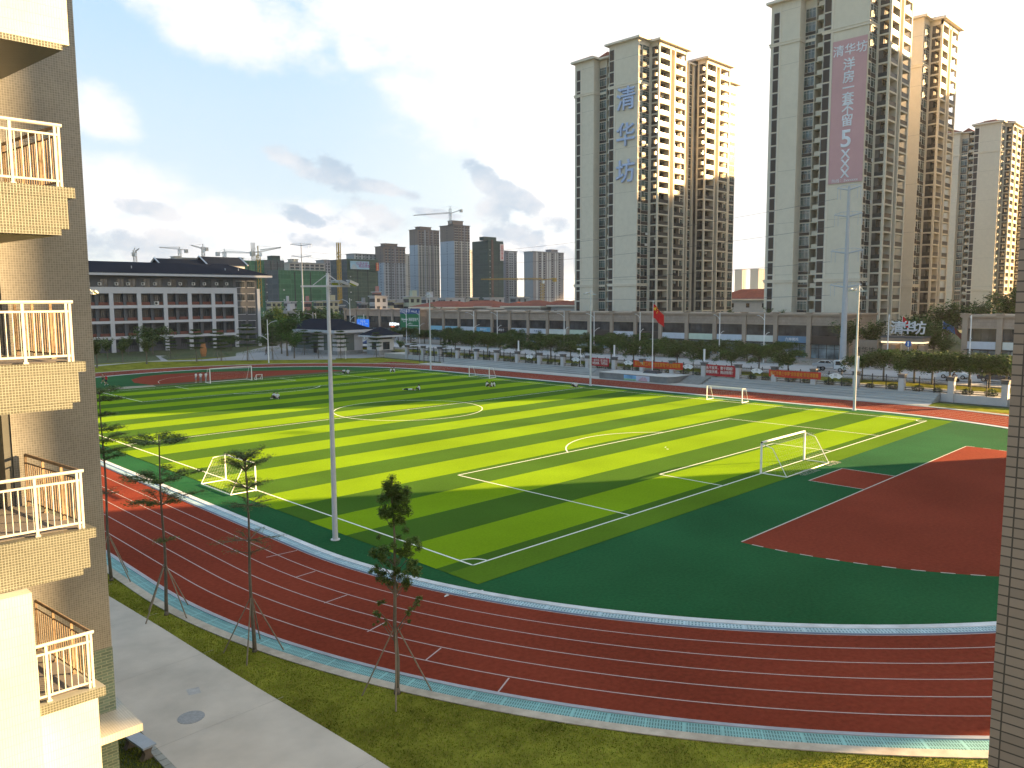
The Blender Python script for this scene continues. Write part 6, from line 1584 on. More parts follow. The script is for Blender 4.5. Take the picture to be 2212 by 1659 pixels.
def fartower(px0, pxc, px1, ytop, D, label, left='grey', right='cream', cols=(0.12, 0.3, 0.5, 0.7, 0.88), lcols=(), pent=None, topf=0, fh=3.0, cap=40, group='apartment blocks on the horizon', bands=(), recess=(), w=1.7, roofslab=True):
    c0 = atd(pxc, 660, D); xc, yc = c0.x, c0.y
    y1 = onx(px0, 660, xc)[0] - yc; x1 = ony(px1, 660, yc)[0] - xc
    zt_ = atd((px0 + px1) / 2, ytop, D).z
    r = empty('apartment_block', (xc, yc, 0), label, 'apartment block', group)
    y1 = max(y1, 4); dep = max(y1, 16)
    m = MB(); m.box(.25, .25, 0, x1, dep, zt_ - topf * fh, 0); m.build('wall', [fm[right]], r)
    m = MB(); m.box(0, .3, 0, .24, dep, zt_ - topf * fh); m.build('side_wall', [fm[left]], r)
    if topf: MB().box(-.01, .24, zt_ - topf * fh + .01, x1, dep, zt_).build('upper_wall', fm['brown'] if right != 'dark' else fm['mauve'], r)
    if roofslab: MB().box(-.9, -.9, zt_ + .01, x1 + .9, dep + .9, zt_ + .5).build('roof', fm['dark' if topf else 'grey'], r)
    if pent:
        a, b, yt_ = pent; xa, xb = ony(a, 600, yc)[0] - xc, ony(b, 600, yc)[0] - xc
        z2 = atd((a + b) / 2, yt_, D).z; m = MB(); m.box(xa, .1, zt_ + .5, xb, 9, z2); m.box(xa - .7, -.5, z2, xb + .7, 9.6, z2 + .5); m.build('lift_house', fm['brown'] if topf else fm[right], r)
    for (a, b, col) in bands: MB().box(a * x1, .0, 0, b * x1, .26, zt_ - topf * fh - .2 if not topf else zt_ - .1).build('wall_strip', fm[col], r)
    for (a, b) in recess: MB().box(a * x1, -.02, 0, b * x1, .262, zt_ - .2).build('recess_shadow_gap', fm['dark'], r)
    nf = int(zt_ / fh) - 1
    k0 = max(1, int(12 / fh))
    spots = [(u * x1, 0, k * fh) for k in range(nf, k0, -1) for u in cols]
    p = MB(); p.box(-w / 2, -.05, .7, w / 2, .255, fh - .35, 1); p.box(-w / 2 - .1, -.35, .35, w / 2 + .1, .255, .7, 0)
    many(r, 'window', p, [fm['pale' if left != 'dark' else 'grey'], hole], spots, cap)
    if lcols:
        p = MB(); p.box(-.1, -.5, .9, .0, .5, fh - .8)
        many(r, 'window', p, hole, [(-.0, u * y1, k * fh) for k in range(nf, k0, -1) for u in lcols], 25)
    return r, xc, yc, x1, y1, zt_
def nettower(px0, pxc, px1, ytop, D, label, mt, top=None, lmat=None):
    c0 = atd(pxc, 660, D); xc, yc = c0.x, c0.y
    y1 = max(6, onx(px0, 660, xc)[0] - yc); x1 = ony(px1, 660, yc)[0] - xc; zt_ = atd((px0 + px1) / 2, ytop, D).z
    r = empty('building_under_construction', (xc, yc, 0), label, 'construction site', 'netted buildings under construction')
    m = MB(); m.box(0.02, 0, 0, x1, max(y1, 14), zt_, 0); m.build('netting', mt, r)
    MB().box(-.04, .1, 0, .016, max(y1, 14), zt_ - .1).build('netting', lmat or net_k, r)
    m = MB()
    for k in range(int(x1 / 3) + 1): m.tube([(min(k * 3, x1), -.1, zt_ - 3), (min(k * 3, x1), -.1, zt_ + 1.4)], .06, 4)
    for z_ in (zt_ + .5, zt_ + 1.2): m.tube([(0, -.1, z_), (x1, -.1, z_)], .05, 4)
    m.build('scaffold', mat('scaffold', (.10, .22, .18), .7), r)
    if top:
        a, b, yt_ = top; xa, xb = ony(a, 600, yc)[0] - xc, ony(b, 600, yc)[0] - xc; z2 = atd((a + b) / 2, yt_, D).z; MB().box(xa, .3, zt_, xb, 8, z2).build('netting', net_g if mt is net_g else net_t, r)
    for u in (.33, .34, .66): MB().box(u * x1 - .3, -.09, 0, u * x1 + .3, .02, zt_ - 1).build('vertical_seam', darkm, r) if u != .34 else None
    sp = [(u * x1, 0, k * 6 + 14) for k in range(int((zt_ - 16) / 6)) for u in (.1,)]
    p = MB(); p.box(-.5, -.2, 0, .5, 0.0, .8); many(r, 'pale_box', p, fm['pale'], sp, 30)  # one column of pale boxes up the netting
    return r, xc, yc, x1, y1, zt_
# the green block far left, over the dormitory roof
nettower(500, 524, 571, 562, 560, 'bright green netted block rising over the end of the dormitory roof', net_g, None)
nettower(572, 574, 617, 561, 600, 'grey netted block with a green cap right of the dormitory roof end', net_k, (590, 607, 551), net_g)
nettower(600, 604, 706, 583, 480, 'wide bright green netted block behind the slender pylon', net_g)
r_, xc, yc, x1, y1, zt_ = nettower(716, 752, 818, 559, 620, 'dull green netted block with a pale blue billboard near its top', net_d)
bl = empty('billboard', (xc, yc - 1.2, 0), 'pale blue advertising billboard hung high on the netted block', 'billboard')
xa, xb = ony(754.5, 570, yc)[0] - xc, ony(795, 570, yc)[0] - xc; z1_, z0_ = atd(775, 563.5, 620).z, atd(775, 581, 620).z
MB().box(xa, -.3, z0_, xb, 0, z1_).build('panel', mat('bb_sky', (.30, .46, .58), .6, .12, .15), bl)
pinkl = mat('ltr_magenta', (.30, .05, .22), .6)
text('红荔水岸', 2.7, pinkl, bl, (xa + (xb - xa) * .62, -.35, z1_ - (z1_ - z0_) * .28), face='y', ext=.02); text('精品楼盘', 2.7, pinkl, bl, (xa + (xb - xa) * .74, -.35, z1_ - (z1_ - z0_) * .62), face='y', ext=.02)
m = MB(); 
for k in range(7): m.box(xa + 1 + k * .75, -.36, z0_ + .3, xa + 1.4 + k * .75, -.31, z0_ + 2.2 + 1.6 * math.sin(k * .6))
m.box(xa + .4, -.37, z0_ + .3, xa + 6.5, -.312, z0_ + .7); m.build('printed_towers', fm['pale'], bl)
bl2 = empty('facade_banner', (xc, yc - 1.2, 0), 'small red vertical banner on the edge of the dull green netted block', 'banner'); xa, xb = ony(810, 570, yc)[0] - xc, ony(816, 570, yc)[0] - xc; z1_, z0_ = atd(813, 565, 620).z, atd(813, 583, 620).z
MB().box(xa, -.3, z0_, xb, 0, z1_).build('cloth', mat('sg_red', (.42, .07, .04), .6), bl2); text('招\n商\n大\n盘', 1.6, mat('ltr_cream', (.7, .6, .3), .6), bl2, ((xa + xb) / 2, -.35, (z0_ + z1_) / 2), face='y', ext=.02)
fartower(372, 376, 398, 559, 700, 'cream block with two roof boxes over the dormitory roof', 'cream', 'cream', (.3, .7), fh=3.2, cap=20, pent=(380, 392, 554))
fartower(395, 398, 470, 557, 760, 'low bright green netted strip over the dormitory roof', 'grey', 'cream', (.1, .3, .5, .7, .9), cap=20)
fartower(511, 514, 530, 557, 900, 'cream high block top behind the dormitory wing', 'cream', 'cream', (.3, .7), cap=10)
fartower(620, 628, 704, 567, 800, 'cream apartment block with many balconies above the bright green netting', 'cream', 'cream', (.08, .22, .36, .5, .64, .78, .92), cap=40, pent=(633, 645, 560), w=4.0, bands=((.29, .31, 'pale'), (.57, .59, 'pale')))
fartower(700, 703, 716, 562, 850, 'narrow grey block beside the floodlight pole', 'grey', 'mauve', (.4, .8), cap=10)
fartower(764, 768, 819, 548, 900, 'pale block showing above the dull green netting', 'grey', 'pale', (.1, .25, .4, .55, .7, .88), cap=20, bands=((.18, .2, 'dark'), (.47, .5, 'dark')))
fartower(818, 831, 878, 532, 900, 'dark grey unfinished tower left of the bright sliver', 'blue', 'grey', (.12, .26, .42, .62, .78, .92), (.5,), (834, 860, 526), topf=6, cap=60, bands=((.30, .36, 'dark'), (.5, .56, 'mauve')))
fartower(868, 872, 890, 548, 1100, 'sunlit yellow sliver of a tower between two unfinished towers', 'cream', 'cream', (.7, .9), cap=10, roofslab=False)
fartower(887, 905, 951.5, 495.5, 960, 'brown topped unfinished tower with gaps showing sky, left of the crane', 'blue', 'cream', (.10, .24, .42, .62, .80, .93), (.4,), (909, 933, 489.5), topf=6, cap=70, bands=((.3, .36, 'grey'), (.66, .72, 'mauve'), (.48, .52, 'mauve')))
fartower(952.8, 983, 1016.7, 486, 930, 'highest unfinished tower under the long white crane', 'blue', 'cream', (.08, .20, .38, .56, .76, .92), (.5,), (980, 1001.5, 477), topf=6, cap=70, bands=((.26, .32, 'brown'), (.62, .70, 'mauve')))
fartower(1014, 1016, 1026, 540, 1300, 'pale sliver of a tower behind the dark netted tower', 'grey', 'grey', (.5,), cap=10)
r_, xc, yc, x1, y1, zt_ = nettower(1021.5, 1056, 1088, 519.5, 880, 'dark green netted tower with a red and white hanging sign', net_t, (1047, 1073, 511.5), net_t)
bl3 = empty('facade_banner', (xc, yc - 1.0, 0), 'red and white vertical banner on the dark netted tower', 'banner'); xa, xb = ony(1079, 570, yc)[0] - xc, ony(1087, 570, yc)[0] - xc; z1_, z0_ = atd(1083, 525.5, 880).z, atd(1083, 562, 880).z
MB().box(xa, -.3, z0_, xb, 0, z1_).build('cloth', mat('bn_white', (.62, .50, .48), .6), bl3); text('品\n质\n名\n盘\n火\n爆', 2.6, mat('sg_red2', (.5, .05, .04), .6), bl3, ((xa + xb) / 2, -.35, (z0_ + z1_) / 2), face='y', ext=.02, bold=.04)
MB().box(x1 * .18, -.8, 0, x1 * .30, 0, zt_ + 1).build('hoist_tower', mat('hoist', (.14, .08, .06), .8, .3, .4), r_)
fartower(1088, 1093, 1117.8, 542, 1050, 'white and grey tower right of the dark netted tower', 'mauve', 'pale', (.12, .38, .56, .82), cap=50, bands=((.0, .25, 'mauve'), (.72, .9, 'mauve')), w=2.0)
fartower(1146.5, 1152, 1218, 543, 1000, 'broad striped white and grey tower left of the lettered tower', 'grey', 'mauve', (.22, .36, .62, .86), cap=60, bands=((.10, .14, 'pale'), (.27, .31, 'pale'), (.44, .48, 'pale'), (.52, .56, 'pale'), (.7, .74, 'pale'), (.78, .81, 'pale')), pent=(1190, 1205, 537), w=2.2)
fartower(1599, 1602, 1610, 582, 1500, 'distant slim tower between the two big towers, left one', 'cream', 'mauve', (.5,), cap=10)
fartower(1634, 1637, 1654, 581, 1400, 'distant slim tower beside the banner tower', 'cream', 'mauve', (.35, .7), cap=10)
fartower(2204, 2207, 2260, 560, 520, 'dull distant block cut by the right edge', 'grey', 'mauve', (.3, .7), cap=10)
fartower(1560, 1563, 1600, 636, 700, 'low white block between the big towers', 'pale', 'pale', (.2, .5, .8), cap=10)
fartower(1600, 1604, 1632, 640, 620, 'second low white block between the big towers', 'pale', 'blue', (.2, .5, .8), cap=10)
# village houses in the middle distance
vc = {'cream': mat('vil_cream', (.44, .40, .28), .85, .08), 'pink': mat('vil_pink', (.36, .19, .17), .85, .1), 'white': mat('vil_white', (.46, .45, .47), .85, .07), 'green': mat('vil_green', (.38, .41, .33), .85, .06), 'grey': mat('vil_grey', (.25, .26, .28), .85, .1), 'brown': mat('vil_brown', (.17, .12, .12), .85, .1)}
def vill(px0, px1, ytop, D, col, label, pent=True, nwin=3, base=0.0):
    c0 = atd(px0 + (px1 - px0) * .3, 660, D); xc, yc = c0.x, c0.y; y1 = onx(px0, 660, xc)[0] - yc; x1 = ony(px1, 660, yc)[0] - xc; zt_ = atd(px0, ytop, D).z
    r = empty('village_house', (xc, yc, base), label, 'house', 'small town houses in the middle distance')
    MB().box(0, 0, 0, x1, y1, zt_ - base).build('wall', vc[col], r)
    m = MB(); m.box(-.5, -.5, zt_ - base, x1 + .3, y1 + .5, zt_ + .35 - base); m.build('roof', vc['white'], r)
    if pent: MB().box(x1 * .35, y1 * .2, zt_ + .35 - base, x1 * .75, y1 * .7, zt_ + 2.9 - base).build('stair_house', vc[col], r)
    nf = max(1, int(zt_ / 3.2)); p = MB(); p.box(-.07, -.75, 0, .0, .75, 1.5); q_ = MB(); q_.box(-.75, -.07, 0, .75, 0, 1.5); s_ = MB(); s_.box(-.5, -y1 / 2 + .2, 0, 0, y1 / 2 - .2, .25)
    for f in range(nf):
        z_ = zt_ - base - 2.3 - f * 3.2
        if z_ < .5: break
        for k in range(nwin): place('window', p_me(p), r, (0, y1 * (k + .7) / (nwin + .4), z_))
        for k in range(2): place('window', p_me(q_), r, (x1 * (k + .6) / 2.2, 0, z_))
        if col in ('white', 'cream'): s_.build('floor_slab', vc['white'], r, (0, y1 / 2, z_ - .9))
_pm = {}
def p_me(mb):
    if id(mb) not in _pm: _pm[id(mb)] = (mb.mesh('window', hole), mb)
    return _pm[id(mb)][0]
a5 = lambda x: src(1200, 900, .4521, x, 0)[0]; b5 = lambda y: (900 + .4521 * y) / 1.8228; a4 = lambda x: src(300, 900, .4521, x, 0)[0]
for (x0_, x1_, yt_, D_, c_, l_, pn, f4) in ((1660, 1790, 640, 420, 'cream', 'cream house half hidden by trees right of the dormitory', False, 1), (1810, 1870, 638, 400, 'white', 'small white house beyond the dark trees', True, 1), (1868, 1920, 640, 410, 'grey', 'grey town house left of the slender pylon', False, 1),
    (1970, 2050, 640, 380, 'pink', 'pink town house right of the slender pylon', True, 1), (1785, 1940, 722, 300, 'white', 'white flat roofed house with open terraces before the far trees', True, 1), (78, 158, 635, 400, 'cream', 'pale cream four storey house left of the big cream house', False, 0), (162, 300, 632, 380, 'cream', 'big cream house with sunlit corner near the tall floodlight pole', True, 0),
    (300, 350, 672, 360, 'grey', 'blue grey house next to the big cream house', False, 0), (455, 520, 640, 420, 'pink', 'dull pink house over the left shops', False, 0), (470, 545, 652, 400, 'grey', 'grey house with pale gable over the left shops', True, 0),
    (566, 722, 592, 330, 'white', 'white five storey house with dark window bands over the left shops', False, 0), (590, 668, 556, 372, 'pink', 'pink rooftop house behind the white five storey house', True, 0), (722, 790, 625, 350, 'cream', 'cream house with balconies right of the white house', False, 0), (780, 860, 645, 340, 'cream', 'pale yellow low house right of the balconied one', False, 0),
    (862, 1016, 597, 340, 'green', 'pale green four storey house left of the red roofs', True, 0), (1018, 1150, 606, 380, 'white', 'white long house above the first red roof', True, 0), (1160, 1390, 608, 420, 'white', 'low white house above the red roofs left part', False, 0), (1440, 1515, 606, 400, 'cream', 'cream low house above the red roofs', False, 0), (1560, 1735, 606, 400, 'white', 'white low house above the red roofs right part', False, 0), (1790, 1950, 602, 450, 'grey', 'grey low house below the gap in the towers', False, 0)):
    A = a4 if f4 else a5
    vill(A(x0_), A(x1_), b5(yt_), D_, c_, l_, pn, 3)
# trees in the middle distance
dt = [bigtree('distant_tree', 9, 6, 900, s, leaf=.7, shape='round', nl_=12, cols=leaf_d) for s in (81, 82)]
spots = [(a4(1650 + 45 * i), 300 + 18 * (i % 4), .9 + .3 * ((i * 7) % 3) / 2) for i in range(14)] + [(a4(1620 + 70 * i), 255 + 10 * (i % 3), .75) for i in range(9)] + [(a5(x_), 330, .9) for x_ in (330, 440, 500, 540)] + [(a5(1190), 300, 1.25), (a5(1330), 330, 1.0), (a5(1520), 330, .9), (a5(20), 300, .8), (a5(290), 250, .8), (a5(230), 240, .7)] 
for i, (px, D_, s_) in enumerate(spots):
    q_ = atd(px, 660, D_); put(dt, i, (q_.x, q_.y, 0), i * .9, s_, 'dark bushy tree among the distant houses, %s counted from the left clump outward' % nth(i), 'trees among the distant houses')
q_ = atd(a4(1770), 700, 235); yt_ = bigtree('yellow_tree', 13, 2.4, 1500, 91, leaf=.32, shape='round', nl_=14, cols=[mat('yl_a', (.20, .22, .03), .7), mat('yl_b', (.28, .30, .04), .7), mat('yl_c', (.13, .17, .03), .7)], loc=(q_.x, q_.y, 0)); tag(yt_, 'single sunlit yellow tree rising behind the bright green clump', 'tree')
for i, (px, D_, s_) in enumerate(((2190, 190, 2.2), (2200, 215, 2.5))): q_ = atd(px, 660, D_); put(dark_round, i, (q_.x, q_.y, 0), i, s_, ['dark tree cut by the right edge above the shops', 'taller dark tree at the right edge in front of the sunlit tower'][i], 'garden trees round the sign gate')
# cranes
cy_m = mat('crane_yellow', (.42, .26, .05), .6, .1); cr_m = mat('crane_pale', (.50, .46, .42), .6, .1); cw_m = mat('crane_white', (.52, .52, .52), .6, .08)
def crane(px, D_, ybase, ytop, jib, label, mt, jm=None, th=.28, z0=None, luff=0.0):
    """jib = (px_end, py_end, px_counter, py_counter, py_at_mast)"""
    b = atd(px, ybase, D_); t = atd(px, ytop, D_); r = empty('tower_crane', (b.x, b.y, b.z if z0 is None else z0), label, 'crane', 'tower cranes'); zb_ = b.z if z0 is None else z0
    H = t.z - zb_; w = 1.0; m = MB()
    for (sx_, sy_) in ((-w, -w), (w, -w), (w, w), (-w, w)): m.tube([(sx_, sy_, 0), (sx_, sy_, H * (.86 if jib else 1))], th, 4)
    n = max(3, int(H / 3.2))
    for k in range(n):
        z_, z2 = H * k / n * .86, H * (k + 1) / n * .86
        m.tube([(-w, -w, z_), (w, -w, z2)], th * .55, 3); m.tube([(-w, w, z_), (-w, -w, z2)], th * .55, 3)
    if jib: m.tube([(0, 0, H * .84), (0, 0, H)], th * 1.4, 4)
    m.build('mast', mt, r)
    if jib:
        jx, jy, kx, ky, my = jib; E = atd(jx, jy, D_ - 12 if luff else D_); C_ = atd(kx, ky, D_); M_ = atd(px, my, D_); o = Vector((b.x, b.y, zb_)); E, C_, M_ = E - o, C_ - o, M_ - o
        m = MB(); u = Vector((0, 0, 1.4)); m.tube([M_, E], th * .8, 4); m.tube([M_ + u, E + u * .3], th * .8, 4)
        n = 16
        for k in range(n): a = M_.lerp(E, k / n); c_ = (M_ + u).lerp(E + u * .3, (k + 1) / n); m.tube([a, c_], th * .5, 3)
        m.tube([Vector((0, 0, H)), M_.lerp(E, .65) + u], .09, 3); m.tube([Vector((0, 0, H)), C_], .09, 3); m.build('jib', jm or mt, r)
        m = MB(); m.tube([M_, C_], th * 1.3, 4); d = 1.3; m.box(C_.x - d, C_.y - d, C_.z - 2.6, C_.x + d, C_.y + d, C_.z + .6); m.build('counter_jib', jm or mt, r)
        MB().box(M_.x - 1.2, M_.y - 2.4, M_.z - 3.2, M_.x + .2, M_.y - 1.1, M_.z - .6).build('cab', white, r)
    return r
crane(972.8, 930, 483, 445, (893, 465.5, 996, 453.5, 461), 'long white crane on top of the highest unfinished tower', cw_m, cr_m, .32)
crane(562, 570, 664, 531, (607, 535, 545, 545, 544), 'yellow mast crane with raised white jib over the green blocks', cy_m, cr_m, .30)
crane(549, 640, 600, 524, None, 'bare pale crane mast beside the yellow crane', cr_m, th=.28)
crane(734.7, 600, 656, 524, None, 'yellow and red crane mast on the dull green block', cy_m, th=.42)
crane(1171.7, 700, 655, 603, (1039, 604, 1198, 602, 604.5), 'yellow crane in front of the broad striped tower', cy_m, cy_m, .34)
crane(292.5, 650, 570, 535, (301, 537, 289, 547, 545), 'small crane with steep jib above the dormitory roof, leftmost', cr_m, th=.26)
crane(389, 720, 565, 533, (344, 534.5, 402, 540, 539), 'crane with long level jib above the dormitory roof', cr_m, th=.26)
crane(440, 720, 570, 527, (412, 530, 446, 536, 539), 'crane with raised jib above the green strip', cr_m, th=.3)
crane(486, 640, 575, 538, (548, 547, 470, 546, 546), 'white crane with level jib above the dormitory wing', cw_m, th=.26)
# ================================================================== unseen casters added for the shade on field and town
def uv(u, n): return (SX * u + .525 * n, SY * u + .851 * n)
m = MB(); P = [uv(80, -19.35), uv(104, -19.35), uv(104, 16.2), uv(80, 16.2)]  # unseen block sized to cast the near shade on field and wall
m.prism(P, 0, 46); hb = empty('added_shade_block', (0, 0, 0), 'tall unseen block added at the right to shade the near field', 'building'); m.build('wall', plaster, hb)
m = MB()
for k in range(13): m.prism([uv(79.8, -19.2), uv(104.2, -19.2), uv(104.2, 16.0), uv(79.8, 16.0)], 2 + k * 3.4, 3.4 + k * 3.4)
m.build('window_band', glass_d, hb)

# unseen cloud bank added sunward: its shape keeps the far town in shade
def unseen_shade_cloud(n0, n1, label, seed, zc=700, hz=100, s=1.0):
    rr = random.Random(seed); m = MB(); n = n0 + 45 * s
    while n < n1 - 40 * s:
        p = uv(3000 + rr.uniform(-60, 60) * s, n); m.ell((p[0], p[1], zc + rr.uniform(-15, 15)), (s * rr.uniform(40, 60), s * rr.uniform(28, 40), hz * rr.uniform(.85, 1.1)), 12, 8, 0); n += 22 * s
    tag(m.build('unseen_shade_cloud', mat('unseen_cloud_white', (.8, .8, .8), 1.0, .05, .01), smooth=True), kind='stuff')
unseen_shade_cloud(203, 243, '', 1, s=.36); unseen_shade_cloud(272, 1250, '', 2)

hz = MB(); hz.box(-3950, -3950, -1.2, 3950, 3950, 125)
hm = bpy.data.materials.new('haze'); hm.use_nodes = True; ht = hm.node_tree
for n_ in list(ht.nodes):
    if n_.type == 'BSDF_PRINCIPLED': ht.nodes.remove(n_)
pv = ht.nodes.new('ShaderNodeVolumePrincipled'); pv.inputs['Color'].default_value = (.86, .91, 1.0, 1); pv.inputs['Density'].default_value = 0.00009; pv.inputs['Anisotropy'].default_value = 0.3
ht.links.new(pv.outputs[0], ht.nodes['Material Output'].inputs['Volume'])
tag(hz.build('haze', hm), kind='stuff')
# ================================================================== PEOPLE
skin = mat('skin', (.36, .20, .13), .6, .06, 8); hair = mat('hair', (.012, .010, .010), .5, .2, 20); sh_w = mat('shirt_white', (.62, .63, .66), .8, .06, 5); sh_r = mat('shirt_red', (.42, .02, .025), .8, .08); tr_k = mat('trousers_navy', (.018, .02, .03), .8, .1); tr_g = mat('shorts_grey', (.20, .21, .24), .8, .1); shoe = mat('shoe', (.45, .45, .45), .6); sh_k = mat('shirt_black', (.02, .02, .024), .8)
def remeshed(mb, voxel, name, mats, smooth=True):
    me = mb.mesh(name + '_raw', mats); o = bpy.data.objects.new('raw', me); COL.objects.link(o)
    md = o.modifiers.new('r', 'REMESH'); md.mode = 'VOXEL'; md.voxel_size = voxel; md.use_smooth_shade = smooth
    dg_ = bpy.context.evaluated_depsgraph_get(); me2 = bpy.data.meshes.new_from_object(o.evaluated_get(dg_)); me2.name = name
    bpy.data.objects.remove(o); bpy.data.meshes.remove(me)
    if not me2.materials: me2.materials.append(mats)
    return me2
V = Vector
def pose(kind):
    J = {}
    if kind == 'stand':
        J.update(pel=V((0, 0, .93)), wai=V((0, .0, 1.08)), che=V((0, -.01, 1.30)), nec=V((0, -.01, 1.45)), hd=V((0, .02, 1.60)))
        for s, n in ((-1, 'L'), (1, 'R')):
            J['hip' + n] = V((s * .09, 0, .90)); J['kn' + n] = V((s * .11, .02, .50)); J['an' + n] = V((s * .12, -.02, .09)); J['to' + n] = V((s * .14, .13, .03))
            J['sh' + n] = V((s * .19, -.01, 1.41)); J['el' + n] = V((s * .25, -.03, 1.13)); J['wr' + n] = V((s * .24, .07, .90))
    if kind == 'walk':
        J = pose('stand')
        J['knL'] = V((-.09, .16, .52)); J['anL'] = V((-.09, .30, .13)); J['toL'] = V((-.09, .44, .07)); J['knR'] = V((.09, -.05, .50)); J['anR'] = V((.09, -.34, .16)); J['toR'] = V((.09, -.24, .03)); J['wrL'] = V((-.24, -.12, .95)); J['wrR'] = V((.24, .22, .98))
    if kind == 'squat' or kind == 'sit':
        J.update(pel=V((0, 0, .12)), wai=V((0, -.03, .27)), che=V((0, .02, .50)), nec=V((0, .06, .64)), hd=V((0, .12, .78)))
        for s, n in ((-1, 'L'), (1, 'R')):
            J['hip' + n] = V((s * .09, .03, .12)); J['kn' + n] = V((s * .14, .38, .44)); J['an' + n] = V((s * .12, .58, .10)); J['to' + n] = V((s * .12, .74, .05))
            J['sh' + n] = V((s * .19, .05, .60)); J['el' + n] = V((s * .25, .24, .42)); J['wr' + n] = V((s * .10, .45, .36))
    if kind == 'cross':
        J.update(pel=V((0, 0, .12)), wai=V((0, -.02, .28)), che=V((0, -.01, .51)), nec=V((0, .02, .65)), hd=V((0, .06, .80)))
        for s, n in ((-1, 'L'), (1, 'R')):
            J['hip' + n] = V((s * .1, .03, .12)); J['kn' + n] = V((s * .36, .30, .14)); J['an' + n] = V((-s * .08, .36 + s * .05, .09)); J['to' + n] = V((-s * .2, .40 + s * .05, .06))
            J['sh' + n] = V((s * .19, .0, .61)); J['el' + n] = V((s * .26, .1, .38)); J['wr' + n] = V((s * .16, .30, .26))
    if kind == 'lie':
        J.update(pel=V((0, 0, .13)), wai=V((0, -.16, .14)), che=V((0, -.40, .16)), nec=V((0, -.55, .17)), hd=V((0, -.71, .17)))
        for s, n in ((-1, 'L'), (1, 'R')):
            J['hip' + n] = V((s * .09, .03, .12)); J['kn' + n] = V((s * .13, .42, .14 + (.12 if s > 0 else 0))); J['an' + n] = V((s * .12, .80, .08)); J['to' + n] = V((s * .14, .86, .2))
            J['sh' + n] = V((s * .19, -.50, .15)); J['el' + n] = V((s * .42, -.62, .10)); J['wr' + n] = V((s * .25, -.80, .10))
    if kind == 'ride':
        J.update(pel=V((0, 0, .80)), wai=V((0, .03, .95)), che=V((0, .12, 1.16)), nec=V((0, .17, 1.30)), hd=V((0, .22, 1.45)))
        for s, n in ((-1, 'L'), (1, 'R')):
            J['hip' + n] = V((s * .10, .03, .80)); J['kn' + n] = V((s * .19, .42, .72)); J['an' + n] = V((s * .16, .40, .34)); J['to' + n] = V((s * .16, .54, .29))
            J['sh' + n] = V((s * .19, .15, 1.26)); J['el' + n] = V((s * .30, .34, 1.05)); J['wr' + n] = V((s * .28, .58, 1.02))
    return J
def torso(m, J, k=1.0, low=True):
    for (a, b, ra, rb) in (('pel', 'wai', .135, .115), ('wai', 'che', .115, .145), ('che', 'nec', .145, .075)):
        n = 5
        ax = (J[b] - J[a]).normalized(); q = V((0, 0, 1)).rotation_difference(ax).to_matrix().to_4x4()
        for i in range(n):
            t = i / (n - 1); p = J[a].lerp(J[b], t); r = (ra + (rb - ra) * t) * k
            m.ell((0, 0, 0), (r * 1.18, r * .78, .07), 12, 7, 0, Matrix.Translation(p) @ q)
